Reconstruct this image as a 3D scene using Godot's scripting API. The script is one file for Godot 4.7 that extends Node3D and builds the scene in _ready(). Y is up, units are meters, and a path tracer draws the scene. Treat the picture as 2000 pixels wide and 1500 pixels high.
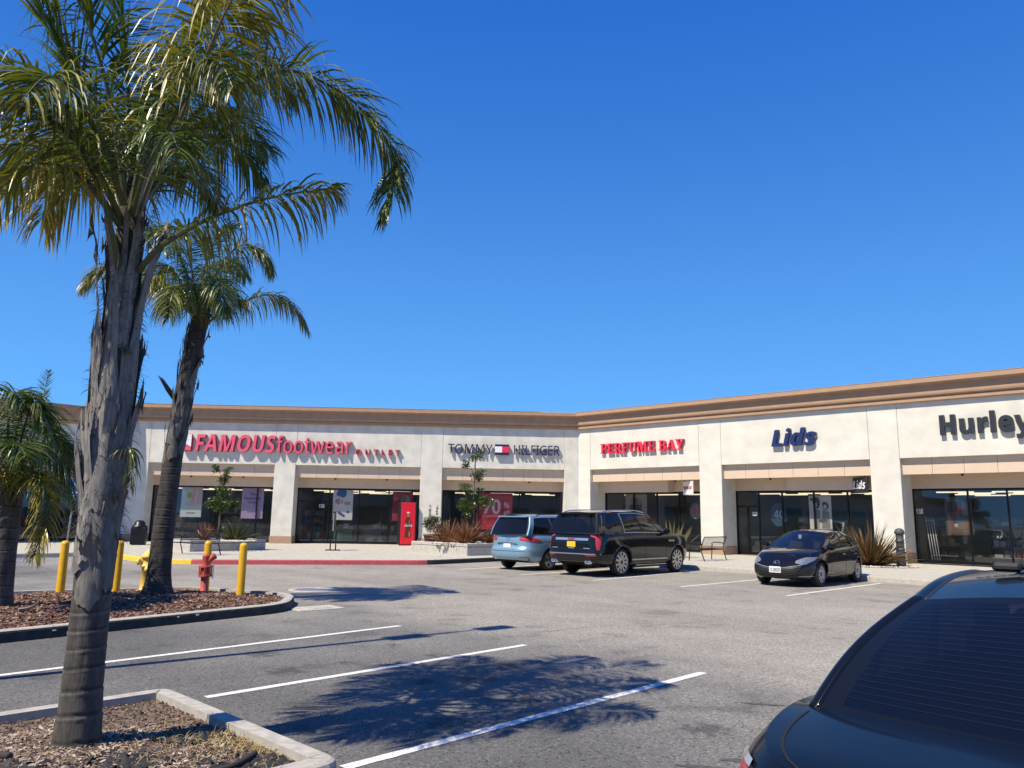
extends Node3D
# Outlet shopping centre seen across its car park, with palms in kerbed islands. Units are metres, y is up.

var M := {}
var rng := RandomNumberGenerator.new()
var used := {}
var WL := Transform3D()   # frame of the straight shop wing: x along it to the right, z out of its wall
var WR := Transform3D()   # frame of the diagonal shop wing on the right
var WF := Transform3D()   # frame of the diagonal shop wing on the far left
const ALONG := Vector3(0.682, 0, -0.731)    # direction of the parking stripes
const ACROSS := Vector3(0.731, 0, 0.682)


func _ready() -> void:
	rng.seed = 20240611
	var cam := Camera3D.new()
	cam.name = "camera"
	add_child(cam)
	cam.position = Vector3(0, 1.65, 0)
	cam.rotation_order = EULER_ORDER_YXZ
	cam.rotation_degrees = Vector3(9.83, 0, 0.92)
	cam.fov = 53.13
	cam.near = 0.05
	cam.far = 2000.0
	var env := Environment.new()
	env.background_mode = Environment.BG_SKY
	var sky := Sky.new()
	var sm := ProceduralSkyMaterial.new()
	sm.sky_top_color = Color(0.065, 0.325, 0.685)
	sm.sky_horizon_color = Color(0.435, 0.72, 0.98)
	sm.sky_curve = 0.22
	sm.ground_bottom_color = Color(0.30, 0.29, 0.27)
	sm.ground_horizon_color = Color(0.50, 0.56, 0.62)
	sm.sun_angle_max = 0.1
	sm.energy_multiplier = 1.0
	sky.sky_material = sm
	env.sky = sky
	env.tonemap_mode = Environment.TONE_MAPPER_LINEAR
	env.tonemap_exposure = 1.33
	env.sdfgi_enabled = true
	env.ssao_enabled = true
	env.ssil_enabled = true
	var we := WorldEnvironment.new()
	we.name = "world_environment"
	we.environment = env
	add_child(we)
	var sun := DirectionalLight3D.new()
	sun.name = "sun"
	sun.light_energy = 1.6
	sun.light_angular_distance = 0.5
	sun.light_color = Color(1.0, 0.955, 0.865)
	sun.shadow_enabled = true
	add_child(sun)
	sun.look_at_from_position(Vector3.ZERO, Vector3(0.450, -0.809, -0.379), Vector3.UP)

	var al := deg_to_rad(2.3)
	var ar := deg_to_rad(43.0)
	var corner := Vector3(3.53, 0.15, -40.3)
	WL = Transform3D(Basis(Vector3(cos(al), 0, -sin(al)), Vector3.UP, Vector3(sin(al), 0, cos(al))), corner)
	WR = Transform3D(Basis(Vector3(cos(ar), 0, sin(ar)), Vector3.UP, Vector3(-sin(ar), 0, cos(ar))), corner)
	var fa := deg_to_rad(46.0)
	WF = Transform3D(Basis(Vector3(cos(fa), 0, -sin(fa)), Vector3.UP, Vector3(sin(fa), 0, cos(fa))), WL * Vector3(-23.15, 0, 0))
	make_materials()
	make_ground()
	make_buildings()
	make_signs()
	make_store_contents()
	make_street_things()
	make_cars()
	make_palms()
	make_plants()
	make_litter()


# ---------------------------------------------------------------- helpers
func tool(smooth := false) -> SurfaceTool:
	var st := SurfaceTool.new()
	st.begin(Mesh.PRIMITIVE_TRIANGLES)
	st.set_smooth_group(0 if smooth else -1)
	return st

func done(st: SurfaceTool) -> ArrayMesh:
	st.generate_normals()
	st.index()
	return st.commit()

func put(called: String, what, m: Material, parent: Node) -> MeshInstance3D:
	var o := MeshInstance3D.new()
	o.name = called
	o.mesh = done(what) if what is SurfaceTool else what
	o.material_override = m
	parent.add_child(o, true)
	return o

func numbered(called: String) -> String:
	var n: int = used.get(called, 0)
	used[called] = n + 1
	return called if n == 0 else "%s_%03d" % [called, n]

func tag(o: Node, label: String, category: String, group := "", kind := "") -> Node:
	if label: o.set_meta("label", label)
	if category: o.set_meta("category", category)
	if group: o.set_meta("group", group)
	if kind: o.set_meta("kind", kind)
	return o

func thing(called: String, label: String, category: String, xf := Transform3D(), group := "") -> Node3D:
	var o := Node3D.new()
	o.name = numbered(called)
	add_child(o)
	o.transform = xf
	tag(o, label, category, group)
	return o

func structure(called: String, what, m: Material, label := "") -> MeshInstance3D:
	var o := put(numbered(called), what, m, self)
	o.set_meta("kind", "structure")
	if label: o.set_meta("label", label)
	return o

func at(p: Vector3, yaw := 0.0) -> Transform3D:
	return Transform3D(Basis(Vector3.UP, yaw), p)

# heading: yaw that turns local +x to a ground direction
func toward(d: Vector3) -> float:
	return atan2(-d.z, d.x)

func quad(st: SurfaceTool, a: Vector3, b: Vector3, c: Vector3, d: Vector3) -> void:
	for p in [a, b, c, a, c, d]:
		st.add_vertex(p)

func quad_uv(st: SurfaceTool, a: Vector3, b: Vector3, c: Vector3, d: Vector3) -> void:
	var ps := [a, b, c, a, c, d]
	var us := [Vector2(0, 0), Vector2(1, 0), Vector2(1, 1), Vector2(0, 0), Vector2(1, 1), Vector2(0, 1)]
	for i in 6:
		st.set_uv(us[i])
		st.add_vertex(ps[i])

func box(st: SurfaceTool, c: Vector3, s: Vector3, ch := 0.0, b := Basis()) -> void:
	var h := s * 0.5
	if ch <= 0.0:
		var f := [[0, 1, 2], [1, 2, 0], [2, 0, 1]]
		for a in f:
			for sg: float in [-1.0, 1.0]:
				var n := Vector3.ZERO; n[a[0]] = h[a[0]] * sg
				var u := Vector3.ZERO; u[a[1]] = h[a[1]]
				var v := Vector3.ZERO; v[a[2]] = h[a[2]] * sg
				quad(st, c + b * (n - u + v), c + b * (n + u + v), c + b * (n + u - v), c + b * (n - u - v))
		return
	ch = minf(ch, minf(h.x, minf(h.y, h.z)) * 0.95)
	var g := h - Vector3.ONE * ch
	for a in 3:
		var i: int = (a + 1) % 3
		var j: int = (a + 2) % 3
		for sg: float in [-1.0, 1.0]:
			var n := Vector3.ZERO; n[a] = h[a] * sg
			var u := Vector3.ZERO; u[i] = g[i]
			var v := Vector3.ZERO; v[j] = g[j] * sg
			quad(st, c + b * (n - u + v), c + b * (n + u + v), c + b * (n + u - v), c + b * (n - u - v))
			for sj: float in [-1.0, 1.0]:   # bevels between faces a and i, along j
				var p0 := Vector3.ZERO; p0[a] = h[a] * sg; p0[i] = g[i] * sj; p0[j] = g[j]
				var p1 := Vector3.ZERO; p1[a] = g[a] * sg; p1[i] = h[i] * sj; p1[j] = g[j]
				var q0 := p0; q0[j] = -g[j]
				var q1 := p1; q1[j] = -g[j]
				if sg * sj > 0: quad(st, c + b * p0, c + b * p1, c + b * q1, c + b * q0)
				else: quad(st, c + b * p1, c + b * p0, c + b * q0, c + b * q1)
	for sx: float in [-1.0, 1.0]:
		for sy: float in [-1.0, 1.0]:
			for sz: float in [-1.0, 1.0]:
				var t := [Vector3(h.x * sx, g.y * sy, g.z * sz), Vector3(g.x * sx, h.y * sy, g.z * sz), Vector3(g.x * sx, g.y * sy, h.z * sz)]
				if sx * sy * sz < 0: t.reverse()
				for p in t: st.add_vertex(c + b * (p as Vector3))

# box from its two corners
func bx(st: SurfaceTool, lo: Vector3, hi: Vector3, ch := 0.0) -> void:
	box(st, (lo + hi) * 0.5, (hi - lo).abs(), ch)

# rows of points joined into a sheet
func grid(st: SurfaceTool, rows: Array, closed := false, uv := false) -> void:
	for i in rows.size() - 1:
		var a: PackedVector3Array = rows[i]
		var b: PackedVector3Array = rows[i + 1]
		var n := a.size()
		for j in (n if closed else n - 1):
			var k := (j + 1) % n
			if uv:
				var u0 := float(j) / (n - 1); var u1 := float(j + 1) / (n - 1)
				var v0 := float(i) / (rows.size() - 1); var v1 := float(i + 1) / (rows.size() - 1)
				var ps := [a[j], b[j], b[k], a[j], b[k], a[k]]
				var us := [Vector2(u0, v0), Vector2(u0, v1), Vector2(u1, v1), Vector2(u0, v0), Vector2(u1, v1), Vector2(u1, v0)]
				for q in 6:
					st.set_uv(us[q]); st.add_vertex(ps[q])
			else:
				quad(st, a[j], b[j], b[k], a[k])

func fan(st: SurfaceTool, ring: PackedVector3Array, c: Vector3, flip := false) -> void:
	for j in ring.size():
		var k := (j + 1) % ring.size()
		st.add_vertex(c)
		if flip:
			st.add_vertex(ring[j]); st.add_vertex(ring[k])
		else:
			st.add_vertex(ring[k]); st.add_vertex(ring[j])

func ring(c: Vector3, u: Vector3, v: Vector3, r: float, n: int) -> PackedVector3Array:
	var o := PackedVector3Array()
	for j in n:
		var t := TAU * j / n
		o.append(c + (u * cos(t) + v * sin(t)) * r)
	return o

func tube(st: SurfaceTool, path: Array, radii, n := 8, cap := true) -> void:
	var rows := []
	var side := Vector3.ZERO
	for i in path.size():
		var d: Vector3 = ((path[mini(i + 1, path.size() - 1)] as Vector3) - (path[maxi(i - 1, 0)] as Vector3)).normalized()
		if side == Vector3.ZERO:
			side = d.cross(Vector3.UP if absf(d.y) < 0.9 else Vector3.RIGHT).normalized()
		side = (side - d * side.dot(d)).normalized()
		var r: float = radii[i] if radii is Array else radii
		rows.append(ring(path[i], side, side.cross(d), r, n))
	grid(st, rows, true)
	if cap:
		fan(st, rows[0], path[0], true)
		fan(st, rows[-1], path[-1])

# profile: (radius, height) pairs
func lathe(st: SurfaceTool, profile: Array, n := 20, base := Vector3.ZERO, axis := Vector3.UP) -> void:
	var u := axis.cross(Vector3.RIGHT if absf(axis.x) < 0.9 else Vector3.UP).normalized()
	var v := u.cross(axis)
	var rows := []
	for p: Vector2 in profile:
		rows.append(ring(base + axis * p.y, u, v, maxf(p.x, 0.0005), n))
	grid(st, rows, true)

func prism(st: SurfaceTool, poly: PackedVector2Array, depth: float, xf := Transform3D()) -> void:
	var idx := Geometry2D.triangulate_polygon(poly)
	for i in range(0, idx.size(), 3):
		for k in [0, 1, 2]:
			var p := poly[idx[i + k]]
			st.add_vertex(xf * Vector3(p.x, p.y, depth))
		for k in [2, 1, 0]:
			var p := poly[idx[i + k]]
			st.add_vertex(xf * Vector3(p.x, p.y, 0))
	for i in poly.size():
		var a := poly[i]
		var b := poly[(i + 1) % poly.size()]
		quad(st, xf * Vector3(a.x, a.y, 0), xf * Vector3(b.x, b.y, 0), xf * Vector3(b.x, b.y, depth), xf * Vector3(a.x, a.y, depth))

func flat_poly(st: SurfaceTool, poly: PackedVector2Array, y: float) -> void:
	var idx := Geometry2D.triangulate_polygon(poly)
	for i in idx:
		st.set_uv(poly[i])
		st.add_vertex(Vector3(poly[i].x, y, poly[i].y))

func spline(pts: Array, n: int) -> Array:
	var out := []
	var m := pts.size()
	for i in m - 1:
		var p0: Vector3 = pts[maxi(i - 1, 0)]
		var p1: Vector3 = pts[i]
		var p2: Vector3 = pts[i + 1]
		var p3: Vector3 = pts[mini(i + 2, m - 1)]
		for k in n:
			out.append(p1.cubic_interpolate(p2, p0, p3, float(k) / n))
	out.append(pts[-1])
	return out

# piecewise smooth curve through (x, y) knots
func knots(ks: Array, x: float) -> float:
	if x <= ks[0][0]: return ks[0][1]
	for i in ks.size() - 1:
		if x <= ks[i + 1][0]:
			var x0: float = ks[i][0]; var x1: float = ks[i + 1][0]
			var y0: float = ks[i][1]; var y1: float = ks[i + 1][1]
			var h := x1 - x0
			var m0 := 0.0; var m1 := 0.0
			var s := (y1 - y0) / h
			m0 = s if i == 0 else _slope(ks, i)
			m1 = s if i + 2 >= ks.size() else _slope(ks, i + 1)
			var t := (x - x0) / h
			var t2 := t * t; var t3 := t2 * t
			return (2 * t3 - 3 * t2 + 1) * y0 + (t3 - 2 * t2 + t) * h * m0 + (-2 * t3 + 3 * t2) * y1 + (t3 - t2) * h * m1
	return ks[-1][1]

func _slope(ks: Array, i: int) -> float:
	var a: float = (ks[i][1] - ks[i - 1][1]) / (ks[i][0] - ks[i - 1][0])
	var b: float = (ks[i + 1][1] - ks[i][1]) / (ks[i + 1][0] - ks[i][0])
	return 0.0 if a * b <= 0 else 2 * a * b / (a + b)

# ---------------------------------------------------------------- materials
func mat(c: Color, rough := 0.8, metal := 0.0) -> StandardMaterial3D:
	var m := StandardMaterial3D.new()
	m.albedo_color = Color(c.r, c.g, c.b, c.a).linear_to_srgb()
	m.albedo_color.a = c.a
	m.roughness = rough
	m.metallic = metal
	return m

func noise_tex(freq: float, ramp: Array, size := 512, oct := 4, kind := FastNoiseLite.TYPE_SIMPLEX_SMOOTH, sd := 1, as_normal := false, bump := 4.0) -> NoiseTexture2D:
	var n := FastNoiseLite.new()
	n.seed = sd
	n.noise_type = kind
	n.frequency = freq
	n.fractal_octaves = oct
	var t := NoiseTexture2D.new()
	t.noise = n
	t.width = size
	t.height = size
	t.seamless = true
	t.as_normal_map = as_normal
	t.bump_strength = bump
	if ramp.size():
		var g := Gradient.new()
		var offs := PackedFloat32Array()
		var cols := PackedColorArray()
		for r in ramp:
			offs.append(r[0])
			cols.append(Color(r[1]).linear_to_srgb())
		g.offsets = offs
		g.colors = cols
		t.color_ramp = g
	return t

func grey(v: float) -> Color:
	return Color(v, v, v)

# a material whose colour is mottled by noise in the thing's own space; scale = texture repeats per metre
func mottled(c: Color, spread: float, rough: float, scale: float, sd := 1, bump := 0.0, freq := 0.012, world := true) -> StandardMaterial3D:
	var m := mat(Color.WHITE, rough)
	m.albedo_color = Color.WHITE
	m.albedo_texture = noise_tex(freq, [[0.0, c * (1.0 - spread)], [0.5, c], [1.0, c * (1.0 + spread)]], 512, 5, FastNoiseLite.TYPE_SIMPLEX_SMOOTH, sd)
	m.uv1_triplanar = true
	m.uv1_world_triplanar = world
	m.uv1_scale = Vector3.ONE * scale
	if bump > 0.0:
		m.heightmap_enabled = true
		m.heightmap_texture = m.albedo_texture
		m.heightmap_scale = bump
	return m

func paint(c: Color, flake := 0.35) -> StandardMaterial3D:
	var m := mat(c, 0.38, flake)
	m.clearcoat_enabled = true
	m.clearcoat = 1.0
	m.clearcoat_roughness = 0.03
	m.metallic_specular = 0.12
	return m

func glass(c: Color, alpha: float) -> StandardMaterial3D:
	var m := mat(Color(c.r, c.g, c.b, alpha), 0.02)
	m.transparency = BaseMaterial3D.TRANSPARENCY_ALPHA
	return m

func make_materials() -> void:
	# stucco: fine sand grain plus broad faint water marks
	var stucco := mottled(Color(0.645, 0.622, 0.555), 0.15, 0.93, 0.22, 3, 0.0, 0.010)
	stucco.heightmap_enabled = true
	stucco.heightmap_texture = noise_tex(0.19, [], 1024, 3, FastNoiseLite.TYPE_SIMPLEX_SMOOTH, 8)
	stucco.heightmap_scale = 0.45
	M.stucco = stucco
	M.tan = mottled(Color(0.40, 0.255, 0.165), 0.10, 0.88, 0.35, 5, 0.3)
	M.beige = mottled(Color(0.60, 0.47, 0.36), 0.05, 0.9, 0.4, 6, 0.2)
	M.taupe = mottled(Color(0.36, 0.32, 0.27), 0.05, 0.9, 0.4, 7)
	M.plinth = mottled(Color(0.37, 0.25, 0.17), 0.12, 0.9, 0.8, 9, 0.4)
	M.roof = mat(grey(0.35), 0.95)
	M.black_metal = mat(Color(0.012, 0.012, 0.014), 0.4, 0.3)
	M.frame = mat(Color(0.010, 0.011, 0.013), 0.35, 0.5)
	M.pane = glass(Color(0.02, 0.03, 0.035), 0.14)
	M.interior = mat(Color(0.22, 0.21, 0.195), 0.9)
	M.interior_floor = mat(Color(0.20, 0.185, 0.165), 0.4)
	M.concrete = mottled(Color(0.435, 0.415, 0.35), 0.16, 0.92, 0.3, 11, 0.5, 0.02)
	M.kerb = mottled(Color(0.40, 0.375, 0.335), 0.22, 0.92, 0.7, 12, 0.8, 0.02)
	M.kerb_red = mottled(Color(0.42, 0.075, 0.085), 0.30, 0.8, 0.6, 13, 0.5, 0.02)
	M.kerb_yellow = mottled(Color(0.72, 0.47, 0.05), 0.20, 0.8, 0.6, 14, 0.5, 0.02)
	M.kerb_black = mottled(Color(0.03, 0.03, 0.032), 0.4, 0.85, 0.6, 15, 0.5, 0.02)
	M.wall_planter = mottled(Color(0.44, 0.42, 0.38), 0.22, 0.93, 0.5, 16, 0.5, 0.02)
	M.yellow = mottled(Color(0.76, 0.42, 0.015), 0.12, 0.5, 1.2, 17)
	M.hydrant_yellow = mottled(Color(0.72, 0.50, 0.12), 0.14, 0.55, 1.5, 18)
	M.hydrant_red = mottled(Color(0.47, 0.085, 0.06), 0.20, 0.6, 1.5, 19)
	M.white_paint = mat(Color.WHITE, 0.85)
	M.white_paint.albedo_color = Color.WHITE   # traffic paint, worn through to the stones in specks
	M.white_paint.albedo_texture = noise_tex(0.09, [[0.0, Color(0.22, 0.21, 0.20)], [0.24, Color(0.26, 0.25, 0.24)], [0.33, Color(0.62, 0.61, 0.58)], [0.6, Color(0.73, 0.72, 0.69)], [1.0, Color(0.78, 0.77, 0.74)]], 512, 4, FastNoiseLite.TYPE_SIMPLEX_SMOOTH, 21)
	M.white_paint.uv1_triplanar = true
	M.white_paint.uv1_world_triplanar = true
	M.white_paint.uv1_scale = Vector3.ONE * 0.9
	M.blue_paint = mottled(Color(0.10, 0.22, 0.55), 0.3, 0.85, 0.9, 22, 0.0, 0.05)
	M.galv = mat(grey(0.42), 0.45, 0.7)
	M.tyre = mat(Color(0.018, 0.018, 0.019), 0.85)
	M.rim = mat(grey(0.55), 0.25, 0.9)
	M.chrome = mat(grey(0.75), 0.08, 1.0)
	M.satin = mat(grey(0.62), 0.32, 0.85)
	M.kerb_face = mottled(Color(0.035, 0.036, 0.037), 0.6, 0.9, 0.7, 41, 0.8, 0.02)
	M.plastic = mat(Color(0.015, 0.015, 0.016), 0.55)
	M.under = mat(Color(0.008, 0.008, 0.008), 0.9)
	M.tail_red = mat(Color(0.42, 0.012, 0.02), 0.12)
	M.tail_red.clearcoat_enabled = true
	M.lamp_clear = mat(Color(0.50, 0.50, 0.49), 0.14, 0.55)
	M.head_lamp = mat(Color(0.30, 0.30, 0.29), 0.10, 0.5)
	M.head_lamp.clearcoat_enabled = true
	M.white = mat(grey(0.78), 0.6)
	M.tint = glass(Color(0.006, 0.007, 0.009), 0.88)
	M.tint_light = glass(Color(0.012, 0.014, 0.015), 0.45)
	M.seat = mat(Color(0.03, 0.03, 0.032), 0.8)
	M.red = mat(Color(0.72, 0.012, 0.03), 0.35)
	M.strip = mat(grey(0.8), 0.5)
	M.strip.emission_enabled = true
	M.strip.emission = Color(1.0, 0.93, 0.78)
	M.strip.emission_energy_multiplier = 1.1

	# palms: vertex colours carry the leaf colours
	var leaf := mat(Color.WHITE, 0.36)
	leaf.albedo_color = Color.WHITE
	leaf.vertex_color_use_as_albedo = true
	leaf.cull_mode = BaseMaterial3D.CULL_DISABLED
	leaf.backlight_enabled = true
	leaf.backlight = Color(0.7, 0.7, 0.35)
	M.leaf = leaf
	var bark := mat(Color.WHITE, 0.9)
	bark.albedo_color = Color.WHITE
	bark.vertex_color_use_as_albedo = true
	bark.albedo_texture = noise_tex(0.03, [[0.0, grey(0.45)], [0.5, grey(0.8)], [1.0, grey(1.0)]], 512, 5, FastNoiseLite.TYPE_SIMPLEX_SMOOTH, 31)
	bark.uv1_triplanar = true
	bark.uv1_scale = Vector3(3.0, 0.55, 3.0)
	bark.heightmap_enabled = true
	bark.heightmap_texture = bark.albedo_texture
	bark.heightmap_scale = 0.8
	M.bark = bark
	var fibre := mat(Color.WHITE, 0.95)
	fibre.albedo_color = Color.WHITE
	fibre.albedo_texture = noise_tex(0.05, [[0.0, Color(0.012, 0.010, 0.009)], [0.45, Color(0.05, 0.042, 0.036)], [0.7, Color(0.13, 0.115, 0.10)], [1.0, Color(0.22, 0.20, 0.18)]], 512, 4, FastNoiseLite.TYPE_SIMPLEX_SMOOTH, 33)
	fibre.uv1_triplanar = true
	fibre.uv1_scale = Vector3(2.2, 3.6, 2.2)
	fibre.heightmap_enabled = true
	fibre.heightmap_texture = fibre.albedo_texture
	fibre.heightmap_scale = 2.5
	M.fibre = fibre
	var chip := mat(Color.WHITE, 0.9)
	chip.albedo_color = Color.WHITE
	chip.vertex_color_use_as_albedo = true
	chip.cull_mode = BaseMaterial3D.CULL_DISABLED
	M.chip = chip
	M.mulch = mottled(Color(0.10, 0.052, 0.034), 0.6, 0.95, 1.3, 35, 3.0, 0.05)
	M.soil = mottled(Color(0.17, 0.125, 0.095), 0.6, 0.95, 0.9, 36, 3.0, 0.03)
	M.fabric = mat(Color(0.020, 0.021, 0.024), 0.7)
	M.fabric.cull_mode = BaseMaterial3D.CULL_DISABLED
	M.pot = mottled(Color(0.14, 0.09, 0.065), 0.25, 0.8, 1.2, 37)
	M.pebble = mottled(Color(0.55, 0.51, 0.45), 0.2, 0.9, 3.0, 38)

# ---------------------------------------------------------------- ground
func along(p: Vector2) -> float:
	return p.x * ALONG.x + p.y * ALONG.z

func asphalt() -> StandardMaterial3D:
	var r := RandomNumberGenerator.new()
	r.seed = 77
	# fine layer: stones of the wearing course, 1.3 m a tile
	var n := 512
	var cell := FastNoiseLite.new()
	cell.seed = 5
	cell.frequency = 0.055
	cell.fractal_octaves = 3
	var fine := Image.create(n, n, false, Image.FORMAT_RGB8)
	var vals := PackedFloat32Array()
	vals.resize(n * n)
	for y in n:
		for x in n:
			var v := 0.55 + 0.42 * (r.randf() - 0.5)
			v += 0.10 * cell.get_noise_2d(x, y)
			vals[y * n + x] = v
	for k in 7000:   # pale and dark stones a few millimetres across
		var cx := r.randi_range(0, n - 1); var cy := r.randi_range(0, n - 1)
		var s := r.randi_range(1, 2)
		var dv := r.randf_range(0.12, 0.42) if r.randf() < 0.62 else r.randf_range(-0.42, -0.2)
		for j in range(-s, s + 1):
			for i in range(-s, s + 1):
				if i * i + j * j <= s * s:
					vals[posmod(cy + j, n) * n + posmod(cx + i, n)] += dv
	for y in n:
		for x in n:
			var v := clampf(vals[y * n + x], 0.12, 1.0)
			fine.set_pixel(x, y, Color(v, v * 0.985, v * 0.96).linear_to_srgb())
	# broad layer: 64 m of lot, worn pale in the lane, still dark with sealer in the near stalls
	var big := Image.create(1024, 1024, false, Image.FORMAT_RGB8)
	var a := FastNoiseLite.new(); a.seed = 2; a.frequency = 0.16; a.fractal_octaves = 5
	var b := FastNoiseLite.new(); b.seed = 9; b.frequency = 0.9; b.fractal_octaves = 4
	for y in 1024:
		for x in 1024:
			var p := Vector2(x / 16.0 - 32.0, y / 16.0 - 56.0)
			var al := along(p)
			var ac := p.x * ACROSS.x + p.y * ACROSS.z
			var na := a.get_noise_2d(p.x, p.y)
			var nb := b.get_noise_2d(p.x, p.y)
			var streak := a.get_noise_2d(ac * 0.35 + 200.0, al * 2.4)
			var wear := smoothstep(3.6, 9.5, al + na * 3.0 + maxf(0.0, ac + 4.5) * 0.35)
			var v := lerpf(0.205, 0.455, wear)
			v *= 1.0 + 0.17 * na + 0.13 * nb + 0.16 * streak
			if nb < -0.38 and na < 0.05: v *= 0.80
			var warm := lerpf(0.0, 1.0, wear)
			big.set_pixel(x, y, Color(v * (1.0 + 0.05 * warm), v * (0.99 - 0.005 * warm), v * (0.965 - 0.10 * warm)).linear_to_srgb())
	for k in 60:   # drips of oil in the stalls
		var al := r.randf_range(2.0, 7.5) if r.randf() < 0.6 else r.randf_range(18.0, 23.0)
		var ac := r.randf_range(-9.0, 9.0)
		var p := Vector2(ALONG.x * al + ACROSS.x * ac, ALONG.z * al + ACROSS.z * ac)
		var px := int((p.x + 32.0) * 16.0); var py := int((p.y + 56.0) * 16.0)
		var s := r.randi_range(1, 3)
		for j in range(-s, s + 1):
			for i in range(-s, s + 1):
				if i * i + j * j <= s * s and px + i > 0 and py + j > 0 and px + i < 1024 and py + j < 1024 and r.randf() < 0.75:
					big.set_pixel(px + i, py + j, big.get_pixel(px + i, py + j) * Color(0.72, 0.72, 0.73))
	var m := mat(Color.WHITE, 0.9)
	m.albedo_color = Color.WHITE
	m.albedo_texture = ImageTexture.create_from_image(fine)
	m.heightmap_enabled = true
	m.heightmap_texture = m.albedo_texture
	m.heightmap_scale = 0.5
	m.detail_enabled = true
	m.detail_blend_mode = BaseMaterial3D.BLEND_MODE_MUL
	m.detail_uv_layer = BaseMaterial3D.DETAIL_UV_2
	m.detail_albedo = ImageTexture.create_from_image(big)
	return m

func offset_line(pts: Array, d: float) -> Array:
	var out := []
	for i in pts.size():
		var p: Vector2 = pts[i]
		var t0: Vector2 = (p - (pts[maxi(i - 1, 0)] as Vector2)).normalized()
		var t1: Vector2 = ((pts[mini(i + 1, pts.size() - 1)] as Vector2) - p).normalized()
		if i == 0: t0 = t1
		if i == pts.size() - 1: t1 = t0
		var n0 := Vector2(-t0.y, t0.x)
		var n1 := Vector2(-t1.y, t1.x)
		var n := (n0 + n1).normalized()
		out.append(p + n * d / maxf(0.35, n.dot(n0)))
	return out

# a kerb along a line; the raised side lies d > 0 to the left of travel seen from above with z down the page
func kerb_mesh(pts: Array, side := 1.0, w := 0.16, h := 0.15, only := 0) -> SurfaceTool:
	var st := tool()
	var prof := [[0.0, -0.02], [0.012, h - 0.035], [0.022, h - 0.012], [0.045, h], [w, h], [w, -0.02]]
	if only == 1: prof = prof.slice(0, 3)
	if only == 2: prof = prof.slice(2)
	var rows := []
	for q in prof:
		var line := offset_line(pts, q[0] * side)
		var row := PackedVector3Array()
		for p: Vector2 in line:
			row.append(Vector3(p.x, q[1], p.y))
		rows.append(row)
	grid(st, rows)
	return st

func rounded(pts: Array, r: float, n := 6) -> Array:
	var out := [pts[0]]
	for i in range(1, pts.size() - 1):
		var p: Vector2 = pts[i]
		var a: Vector2 = p + ((pts[i - 1] as Vector2) - p).normalized() * r
		var b: Vector2 = p + ((pts[i + 1] as Vector2) - p).normalized() * r
		for k in n + 1:
			var t := float(k) / n
			out.append(a.lerp(p, t).lerp(p.lerp(b, t), t))
	out.append(pts[-1])
	return out

func stripe(parent: Node, a: Vector3, b: Vector3, w := 0.10, m: Material = null) -> void:
	var st := tool()
	var d := (b - a).normalized()
	var s := Vector3(-d.z, 0, d.x) * w * 0.5
	var n := int(maxf(4, (b - a).length() / 0.12))
	var l := PackedVector3Array(); var r := PackedVector3Array()
	for i in n + 1:   # sprayed edges waver by a few millimetres
		var p := a.lerp(b, float(i) / n)
		l.append(p + s * (1.0 + rng.randf_range(-0.09, 0.09)))
		r.append(p - s * (1.0 + rng.randf_range(-0.09, 0.09)))
	grid(st, [l, r])
	put("parking_stripe", st, m if m else M.white_paint, parent)

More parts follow.
